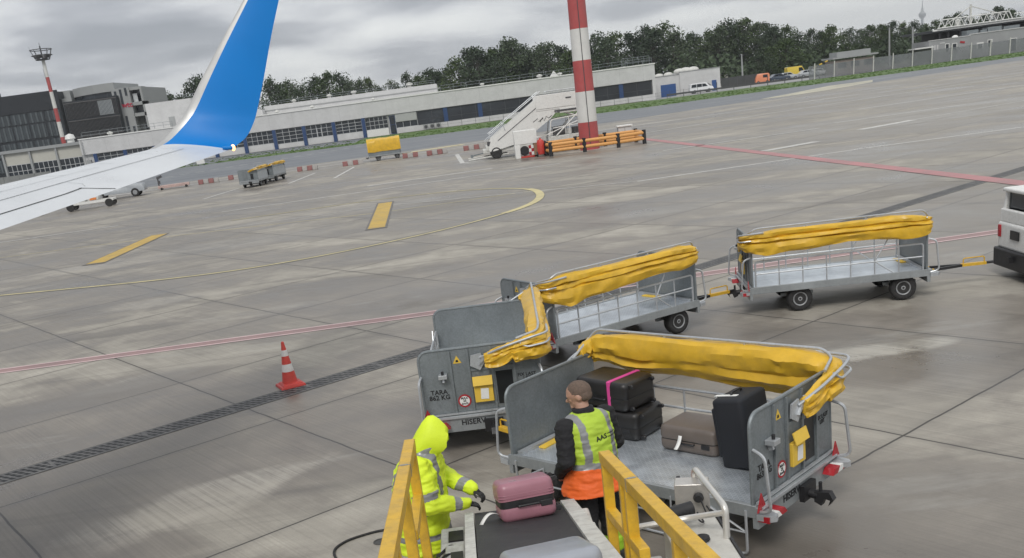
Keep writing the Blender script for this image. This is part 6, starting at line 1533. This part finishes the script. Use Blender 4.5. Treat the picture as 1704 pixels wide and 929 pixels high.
# ------------------------------------------------------------------ left mast
bz2 = [0]
for d in (2.2, 3.2, 2.6, 3.4, 3.0, 3.6, 3.2, 3.6): bz2.append(bz2[-1] + d)
mp_ = Vector((-100.1, 265.3, 0)) * 0.905
striped_mast('slender red and white floodlight mast with a ring of lamps standing at the far left', mp_.x, mp_.y, bz2, 0.55, 0.36, bz2[-1], [M_mastr, M_mastw], lambda t, H: mast_head(t, H + 2.4))

# ------------------------------------------------------------------ things beyond the grass on the right
def fence_mat():
    mt = mat('mesh fence fabric', (0.21, 0.22, 0.235), 0.7, var=0.15, scale=0.4); mt2 = mt.copy(); mt2.name = 'mesh fence'; nt, ns, ln = nodes(mt2); b = ns['Principled BSDF']; b.inputs['Alpha'].default_value = 0.55; return mt2
M_mesh = fence_mat()
fe = thing('mesh_fence', 'tall grey mesh fence with white leaning posts at the right beyond the grass', 'fence', (88, 185, 0))
fx0, fx1 = 64.5, 125.0
def fy(x): return 185.5 + (x - 64.5) * 0.02
b = MB()
b.poly([(fx0 - 88, fy(fx0) - 185, 0), (fx1 - 88, fy(fx1) - 185, 0), (fx1 - 88, fy(fx1) - 185, 2.35), (fx0 - 88, fy(fx0) - 185, 2.35)]); o = b.build('mesh', M_mesh, fe); s_ = o.modifiers.new('s', 'SOLIDIFY'); s_.thickness = 0.01
for k in range(17):
    x = fx0 + 1 + k * 3.6; b = MB(); b.sq((x - 88, fy(x) - 185 - 0.05, 0), (x - 88 + 0.12, fy(x) - 185 - 0.08, 2.75), 0.14); b.build('post', M_whited, fe)
sf = thing('screen_fence', 'dark grey screen fence between the annexe and the orange van', 'fence', (59, 212, 0))
b = MB(); b.bx(-3.5, 4.8, -0.1, 0.1, 0, 2.0); b.build('boards', mat('dark fence boards', (0.055, 0.058, 0.06), 0.7, var=0.2, scale=1.5), sf)
for k in range(6): b = MB(); b.bx(-3.5 + k * 1.65, -3.4 + k * 1.65, -0.16, -0.102, 0, 2.1); b.build('post', M_dgrey, sf)
gr_ = thing('guard_rail', 'long dark steel guard rail along the far edge of the grass', 'guard rail', (54, 187, 0))
b = MB(); b.prism([(-14.5, 2.6), (12.5, -1.3), (12.5, -1.24), (-14.5, 2.66)], (0, 0, 0.32), (0, 0, 0.42), (1, 0, 0), (0, 1, 0)); b.build('rail', M_dgrey, gr_)
for k in range(10): t = k / 9; b = MB(); b.bx(-14.5 + 27 * t - 0.05, -14.5 + 27 * t + 0.05, 2.7 - 3.9 * t, 2.8 - 3.9 * t, 0, 1.7 if k in (3, 6) else 0.8); b.build('post', M_dgrey, gr_)
wf = thing('wire_fence', 'thin wire fence on short posts along the grass below the terminal', 'fence', (10, 190.5, 0))
b = MB()
for k in range(20): b.tube((-14 + k * 2.6, 0, 0), (-14 + k * 2.6, 0, 1.25), 0.035, 5)
for z in (0.6, 1.15): b.tube((-14, 0, z), (35.4, 0, z), 0.012, 4)
b.build('posts_and_wire', M_dgrey, wf)
pier = thing('pier_building', 'grey container like building with small windows at the right edge', 'building', (97, 191, 0)); PM = Matrix.Translation(Vector((-97, -191, 0)))
M_cont = mat('grey container panel', (0.30, 0.305, 0.31), 0.65, var=0.08, scale=0.5)
b = MB(PM); b.bx(89.0, 96.6, 191, 198, 0, 3.9); b.bx(96.65, 125, 191.3, 198, 0, 4.1); b.build('wall', M_cont, pier)
b = MB(PM); b.bx(88.9, 96.7, 190.9, 191.3, 3.9, 4.02); b.bx(96.7, 125, 191.2, 191.5, 4.1, 4.25); b.build('roof_edge', M_conc, pier)
for x, z0, w_, h_, fr_ in ((89.4, 1.9, 0.3, 1.2, 0), (89.9, 1.9, 0.3, 1.2, 0), (90.4, 1.9, 0.3, 1.2, 0), (92.1, 1.7, 0.55, 1.3, 1), (93.4, 1.9, 0.7, 1.0, 1), (98.3, 1.5, 0.8, 0.8, 2), (100.2, 1.6, 0.7, 1.1, 1), (91.0, 3.2, 0.9, 0.2, 0), (104.5, 0.3, 1.0, 2.1, 1)):
    b = MB(PM); yy = 191 if x < 96.6 else 191.3; b.bx(x, x + w_, yy - 0.05, yy - 0.003, z0, z0 + h_); w2 = b.build('window', M_glass if fr_ else M_conc, pier)
    if fr_: b = MB(PM); e = 0.12 * fr_; b.bx(x - e, x + w_ + e, yy - 0.04, yy - 0.004, z0 + h_, z0 + h_ + e); b.bx(x - e, x, yy - 0.04, yy - 0.004, z0, z0 + h_); b.bx(x + w_, x + w_ + e, yy - 0.04, yy - 0.004, z0, z0 + h_); b.build('window_frame', M_white, w2)
b = MB(PM); b.box((95.2, 190.95, 3.0), (0.9, 0.03, 0.35), ry=R(12)); b.build('sign', M_redrefl, pier); b = MB(PM); b.bx(94.6, 95.9, 190.93, 190.99, 2.1, 2.25); b.build('label_strip', M_white, pier)
for x, w_, h_ in ((97, 2.2, 0.8), (99.6, 1.2, 0.6), (101, 2.6, 0.9), (104, 3, 0.7)): b = MB(PM); b.bx(x, x + w_, 193, 195, 4.1, 4.1 + h_); b.build('roof_plant', M_galv, pier)
b = MB(PM); b.ell((94.3, 192, 4.0), (0.6, 0.5, 0.4), 10, 6); b.build('roof_dome', M_white, pier, True)
can = thing('canopy_roof', 'flat dark canopy hung from a white lattice truss and a king post behind the container building', 'canopy', (104, 202, 0)); CM = Matrix.Translation(Vector((-104, -202, 0)))
b = MB(CM); b.bx(94.0, 128, 200, 214, 5.3, 5.75); b.build('roof_slab', mat('dark soffit', (0.075, 0.08, 0.085), 0.6), can)
b = MB(CM); b.bx(93.8, 128.2, 199.8, 200.0, 5.55, 5.85); b.build('roof_edge', M_white, can)
b = MB(CM)
T0, T1 = (94.2, 199.6), (112, 199.6)
b.tube((94.6, 199.6, 6.0), (112, 199.6, 6.0), 0.11, 6); b.tube((95.3, 199.6, 7.45), (108.5, 199.6, 7.45), 0.11, 6)
xx = 94.8; k = 0
while xx < 108: b.tube((xx, 199.6, 6.0), (xx + 0.55, 199.6, 7.45), 0.07, 5); b.tube((xx + 0.55, 199.6, 7.45), (xx + 1.25, 199.6, 6.0), 0.07, 5); xx += 1.25
b.tube((108.5, 199.6, 7.45), (109.2, 199.6, 6.0), 0.1, 5); b.tube((109.5, 199.6, 6.9), (128, 199.6, 6.9), 0.1, 6); b.build('truss', M_white, can, True)
b = MB(CM); b.sq((101.7, 201, 5.75), (101.7, 201, 9.6), 0.32); b.tube((101.7, 201, 9.3), (95.6, 199.8, 6.0), 0.10, 6); b.tube((101.7, 201, 9.3), (107.8, 199.8, 6.9), 0.10, 6); b.ell((98.9, 200.4, 6.4), (0.6, 0.5, 0.9), 10, 7); b.build('king_post', M_whited, can, True)
b = MB(CM)
for x in (95.6, 97.3, 99.6, 107.5, 114): b.tube((x, 200.8, 0), (x, 200.8, 5.3), 0.13, 6)
b.bx(98, 126, 208, 214, 0, 5.28); b.build('column', M_dgrey, can)
sh = thing('site_hut', 'low pale site huts with a flat grey roof behind the mesh fence', 'hut', (81, 196, 0))
b = MB(); b.bx(-7.8, -0.2, 0, 5, 0, 2.6); b.build('wall', mat('beige hut wall', (0.30, 0.255, 0.22), 0.7, var=0.1), sh); b = MB(); b.bx(-8.4, 0.4, -0.5, 5.5, 2.9, 3.2); b.bx(-7.0, -0.5, 1, 5, 3.2, 4.1); b.build('roof', M_conc2, sh); b = MB()
for k in range(3): b.bx(-7.2 + k * 2.5, -5.6 + k * 2.5, -0.06, -0.003, 1.2, 2.2)
b.build('window', M_glass, sh)
kb = thing('kiosk', 'small dark green kiosk with a white flat roof next to the container building', 'kiosk', (87.3, 189.5, 0))
b = MB(); b.bx(-1.4, 1.4, 0, 2.5, 0, 2.75); b.build('wall', mat('dark green hut', (0.055, 0.065, 0.05), 0.7, var=0.15), kb); b = MB(); b.bx(-1.7, 1.7, -0.3, 2.8, 2.75, 2.95); b.build('roof', M_white, kb)
for px, pt, Y, lab in ((1234, 90, 225, 'grey concrete pole standing left of the orange van'), (1519, 45, 200, 'tall grey lamp pole standing behind the mesh fence'), (1480, 46, 215, 'thin dark pole behind the site huts')):
    p = V(px, pt, Y); t = thing('utility_pole', lab, 'pole', (p.x, Y, 0)); b = MB(); b.tube((0, 0, 0), (0, 0, p.z), 0.22, 8, r1=0.15); b.build('shaft', M_conc2, t, True); b = MB(); b.box((0, 0, p.z - 0.3), (1.2, 0.15, 0.12)); b.build('cross_arm', M_dgrey, t)
bmz = thing('barrier_boom', 'raised black and yellow boom barrier above the parked cars', 'barrier', (at(1352, 118, 218)))
b = MB(); b.bx(-0.25, 0.25, -0.25, 0.25, 0, 1.1); b.build('post', M_yelbox, bmz); b = MB()
for k in range(8): b.cur = k % 2; b.sq((0.2 + k * 0.62, 0, 1.6 + k * 0.22), (0.2 + (k + 1) * 0.62, 0, 1.6 + (k + 1) * 0.22), 0.22)
b.build('boom', [M_yelbox, M_ink], bmz)
for px, py, lab in ((405, 264, None),):
    pass
g = V(335, 262, 157); t = thing('taxiway_marker', 'small white marker box on the grass below the winglet', 'marker', (g.x, 156, 0)); b = MB(); b.bx(-0.6, 0.6, -0.15, 0.15, 0.25, 0.95); b.build('panel', M_white, t); b = MB(); b.bx(-0.5, -0.4, -0.05, 0.05, 0, 0.25); b.bx(0.4, 0.5, -0.05, 0.05, 0, 0.25); b.build('leg', M_dgrey, t)

# far television tower
tv = thing('television_tower', 'distant slender television tower standing beyond the treetops at the right', 'tower', (2295, 5000, 0))
b = MB(); b.lathe([(10, -5), (7, 40), (6, 100), (12, 108), (17, 114), (17, 124), (11, 130), (6, 135), (4.5, 150), (2.4, 152), (1.8, 180), (0.6, 195)], 16); b.build('shaft', M_conc2, tv, True)

# ------------------------------------------------------------------ trees
def leaf_mat(name, c0, c1, c2):
    mt = bpy.data.materials.new(name); nt, ns, ln = nodes(mt); b = ns['Principled BSDF']
    oi = N(nt, 'ShaderNodeObjectInfo'); tc = N(nt, 'ShaderNodeTexCoord')
    no = N(nt, 'ShaderNodeTexNoise', i_Scale=0.55, i_Detail=4.0, i_Roughness=0.7); ln.new(tc.outputs['Object'], no.inputs['Vector'])
    f = math_(nt, 'ADD', math_(nt, 'MULTIPLY', no.outputs[0], 0.8), math_(nt, 'MULTIPLY', oi.outputs['Random'], 0.3))
    ln.new(ramp(nt, f, [(0.30, c0), (0.55, c1), (0.80, c2)]), b.inputs['Base Color']); b.inputs['Roughness'].default_value = 0.75
    b.inputs['Specular IOR Level'].default_value = 0.25
    return mt
M_leaf = leaf_mat('dark foliage', (0.030, 0.046, 0.028), (0.052, 0.076, 0.042), (0.082, 0.108, 0.058))
M_leaf2 = leaf_mat('fresh foliage', (0.030, 0.052, 0.018), (0.055, 0.085, 0.028), (0.085, 0.115, 0.042))
M_bark = mat('bark', (0.055, 0.048, 0.040), 0.9, var=0.2)
def add_leaf(V_, F_, c, s, rnd, flat=0.0):
    n = Vector((rnd.gauss(0, 1), rnd.gauss(0, 1), rnd.gauss(0, 1) + 0.4)).normalized(); u = n.orthogonal().normalized(); u.rotate(Matrix.Rotation(rnd.uniform(0, 6.28), 3, n)); v = n.cross(u)
    a = s * rnd.uniform(0.6, 1.25); i = len(V_)
    V_ += [c + u * a, c + v * a * 0.75, c - u * a * 0.9, c - v * a * 0.7]; F_.append((i, i + 1, i + 2, i + 3))
def tree_proto(seed, H=18.0, wide=1.0, low=0.22, dens=1.0, airy=0.0):
    rnd = random.Random(seed); Vv, Ff = [], []
    tk = MB(); p = Vector((0, 0, 0)); ax = []
    segs = 7
    for k in range(segs):
        q = p + Vector((rnd.uniform(-0.25, 0.25), rnd.uniform(-0.25, 0.25), H * 0.8 / segs)); tk.tube(p, q, 0.36 * (1 - k / segs * 0.85), 7, r1=0.36 * (1 - (k + 1) / segs * 0.85), cap=False); p = q; ax.append(q.copy())
    nclump = int(34 * dens)
    for c in range(nclump):
        t = low + (1 - low) * (c + rnd.random()) / nclump
        prof = math.sin(min(1, (t - low) / (1 - low) * 0.86 + 0.12) * PI) ** 0.7
        rad = H * 0.26 * wide * prof * rnd.uniform(0.35, 1.1); a = rnd.uniform(0, 6.283)
        cpos = Vector((math.cos(a) * rad, math.sin(a) * rad, H * (t * 0.94)))
        cr = H * rnd.uniform(0.055, 0.115) * (0.75 + 0.5 * prof)
        base = ax[min(segs - 1, max(0, int(t * segs * 0.85) - 1))]
        tk.tube(base, cpos, 0.09, 5, r1=0.03, cap=False)
        for l in range(int(95 * (1 - airy * 0.5))):
            d = Vector((rnd.gauss(0, 1), rnd.gauss(0, 1), rnd.gauss(0, 0.8))).normalized() * cr * (rnd.random() ** 0.45) * 1.2
            add_leaf(Vv, Ff, cpos + d, 0.30, rnd)
    me = bpy.data.meshes.new('crown'); me.from_pydata([tuple(v) for v in Vv], [], Ff); return me, tk.mesh('trunk', M_bark, True)
PRO = [tree_proto(1, wide=1.0), tree_proto(2, wide=1.25, low=0.15, dens=1.25), tree_proto(3, wide=0.75, low=0.3, airy=0.3), tree_proto(4, wide=1.1, low=0.2), tree_proto(5, wide=0.9, low=0.12, dens=1.15), tree_proto(6, wide=1.45, low=0.08, dens=1.4)]
crowns = []
for k, (cm_, tm_) in enumerate(PRO):
    a = cm_; a.materials.append(M_leaf); f2 = cm_.copy(); f2.materials.clear(); f2.materials.append(M_leaf2); crowns.append((a, f2))
def tree(px, pt, Y, kind, label, group, fresh=False, wide=1.0):
    rnd = random.Random(int(px * 7 + pt))
    p = V(px, pt, Y); t = thing('broadleaf_tree', label, 'tree', (p.x, Y, 0), rnd.uniform(0, 6.28), group)
    s = p.z / 17.3; t.scale = (s * wide, s * wide, s)
    for nm, me in (('trunk', PRO[kind][1]), ('crown', crowns[kind][1 if fresh else 0])):
        o = bpy.data.objects.new(nm, me); COL.objects.link(o); o.parent = t
    return t
GA, GB, GC, GD = 'trees left of the winglet', 'trees behind the terminal roof', 'trees behind the annexe', 'trees behind the mesh fence'
LA = 'dark tree standing left of the winglet above the terminal roof'; LB = 'dark tree in the low treeline above the left half of the terminal roof'
LB2 = 'tall dark tree in the line above the right half of the terminal roof'; LC = 'tall broadleaf tree in the dense row right of the striped mast'; LD = 'rounded green tree in the row behind the mesh fence'
T = []
for px, pt in ((277, 157), (299, 161), (333, 130), (322, 132)): T.append((px, pt, 300, LA, GA))
for px, pt in ((446, 131), (462, 140), (478, 134), (500, 144), (521, 128), (540, 121), (562, 122), (580, 137), (596, 133), (613, 130), (632, 146), (652, 136), (676, 122), (695, 126)): T.append((px, pt, 290 + (px % 5) * 6, LB, GB))
for px, pt in ((712, 116), (726, 118), (740, 114), (758, 100), (776, 83), (792, 81), (808, 95), (822, 81), (838, 74), (851, 65), (866, 76), (880, 96), (893, 78), (912, 73), (930, 78), (946, 86), (968, 75)): T.append((px, pt, 280 + (px % 7) * 5, LB2, GB))
for px, pt in ((992, 59), (1008, 66), (1024, 56), (1048, 55), (1072, 44), (1086, 50), (1101, 42), (1122, 55), (1145, 56), (1163, 60), (1180, 51), (1195, 44), (1208, 37), (1222, 42), (1238, 33), (1256, 40), (1275, 38), (1290, 44), (1304, 45), (1327, 58)): T.append((px, pt, 275 + (px % 6) * 6, LC, GC))
for px, pt in ((1349, 50), (1368, 52), (1386, 43), (1413, 49), (1432, 50), (1449, 43), (1466, 42), (1484, 36), (1503, 38), (1521, 37), (1540, 41), (1556, 35), (1576, 28), (1594, 22), (1618, 30), (1640, 24), (1662, 12), (1685, 16)): T.append((px, pt, 262 + (px % 6) * 7, LD, GD))
for i, (px, pt, Y, lab, grp) in enumerate(T): tree(px, pt, Y, (2, 0, 2, 3)[i % 4] if lab in (LA, LB) else (i * 5 + int(px) // 9) % 6, lab, grp, fresh=(lab == LD and i % 3 == 0) or i % 4 == 1, wide=0.95 if lab in (LA, LB) else 1.15)
tree(1306, 66, 245, 5, 'broad round tree standing in front of the tall dark row above the orange van', None, True, 1.7)
tree(1412, 72, 240, 1, 'bright green tree at the left end of the mesh fence', None, True, 1.3)
tree(1262, 92, 240, 5, 'low bushy tree just above the orange van', None, False, 1.9)
tree(1480, 62, 240, 5, 'wide dark bushy tree above the site huts', None, False, 1.6)
# undergrowth and far wood that read as one mass
rnd = random.Random(77); Vv, Ff = [], []
for k in range(17000):
    x = rnd.uniform(-130, 190); y = rnd.uniform(285, 325) if x < 55 else rnd.uniform(238, 300)
    hmax = (6.5 + 5.0 * mnoise.noise(Vector((x * 0.07, y * 0.03, 0)))) * (1.0 if x < 60 else 0.8); hmax = max(2.0, hmax)
    add_leaf(Vv, Ff, Vector((x, y, hmax * rnd.random() ** 0.8)), 0.62, rnd)
me = bpy.data.meshes.new('undergrowth'); me.from_pydata([tuple(v) for v in Vv], [], Ff); me.materials.append(M_leaf)
o = bpy.data.objects.new('undergrowth', me); COL.objects.link(o); tag(o, 'dark undergrowth filling the foot of the treeline', None, None, 'stuff')
# grass blades on the strip are too fine to count at this distance; tufts along its edges
rnd = random.Random(5); Vv, Ff = [], []
for k in range(2600):
    t = rnd.random(); x = -60 + t * 180
    ylo = 158 if x < -15 else (157.5 + (x + 15) / 43 * -6 if x < 28 else 151.5 + (x - 28) / 57 * 5.7)
    y = ylo + rnd.random() ** 1.3 * 26; h = rnd.uniform(0.04, 0.12); c = Vector((x, y, 0.008)); a = rnd.uniform(0, 3.14); u = Vector((math.cos(a), math.sin(a), 0)) * rnd.uniform(0.1, 0.4); i = len(Vv)
    Vv += [c - u, c + u, c + u * 0.6 + Vector((0, 0, h)), c - u * 0.6 + Vector((0, 0, h))]; Ff.append((i, i + 1, i + 2, i + 3))
me = bpy.data.meshes.new('grass_tufts'); me.from_pydata([tuple(v) for v in Vv], [], Ff); me.materials.append(M_grass)
o = bpy.data.objects.new('grass_tufts', me); COL.objects.link(o); tag(o, 'short grass tufts on the green strip beyond the apron', None, None, 'stuff')

# ------------------------------------------------------------------ damp air
hz = bpy.data.materials.new('damp air'); nt, ns, ln = nodes(hz)
for q in list(ns):
    if q.type == 'BSDF_PRINCIPLED': ns.remove(q)
pv = N(nt, 'ShaderNodeVolumePrincipled'); pv.inputs['Color'].default_value = (0.86, 0.90, 0.95, 1); pv.inputs['Density'].default_value = 0.00018; pv.inputs['Anisotropy'].default_value = 0.1
ln.new(pv.outputs[0], ns['Material Output'].inputs['Volume'])
HAZE = True
if HAZE:
    b = MB(); b.bx(-1500, 4200, -160, 5600, -7.0, 185); o = b.build('haze', hz); tag(o, kind='stuff')
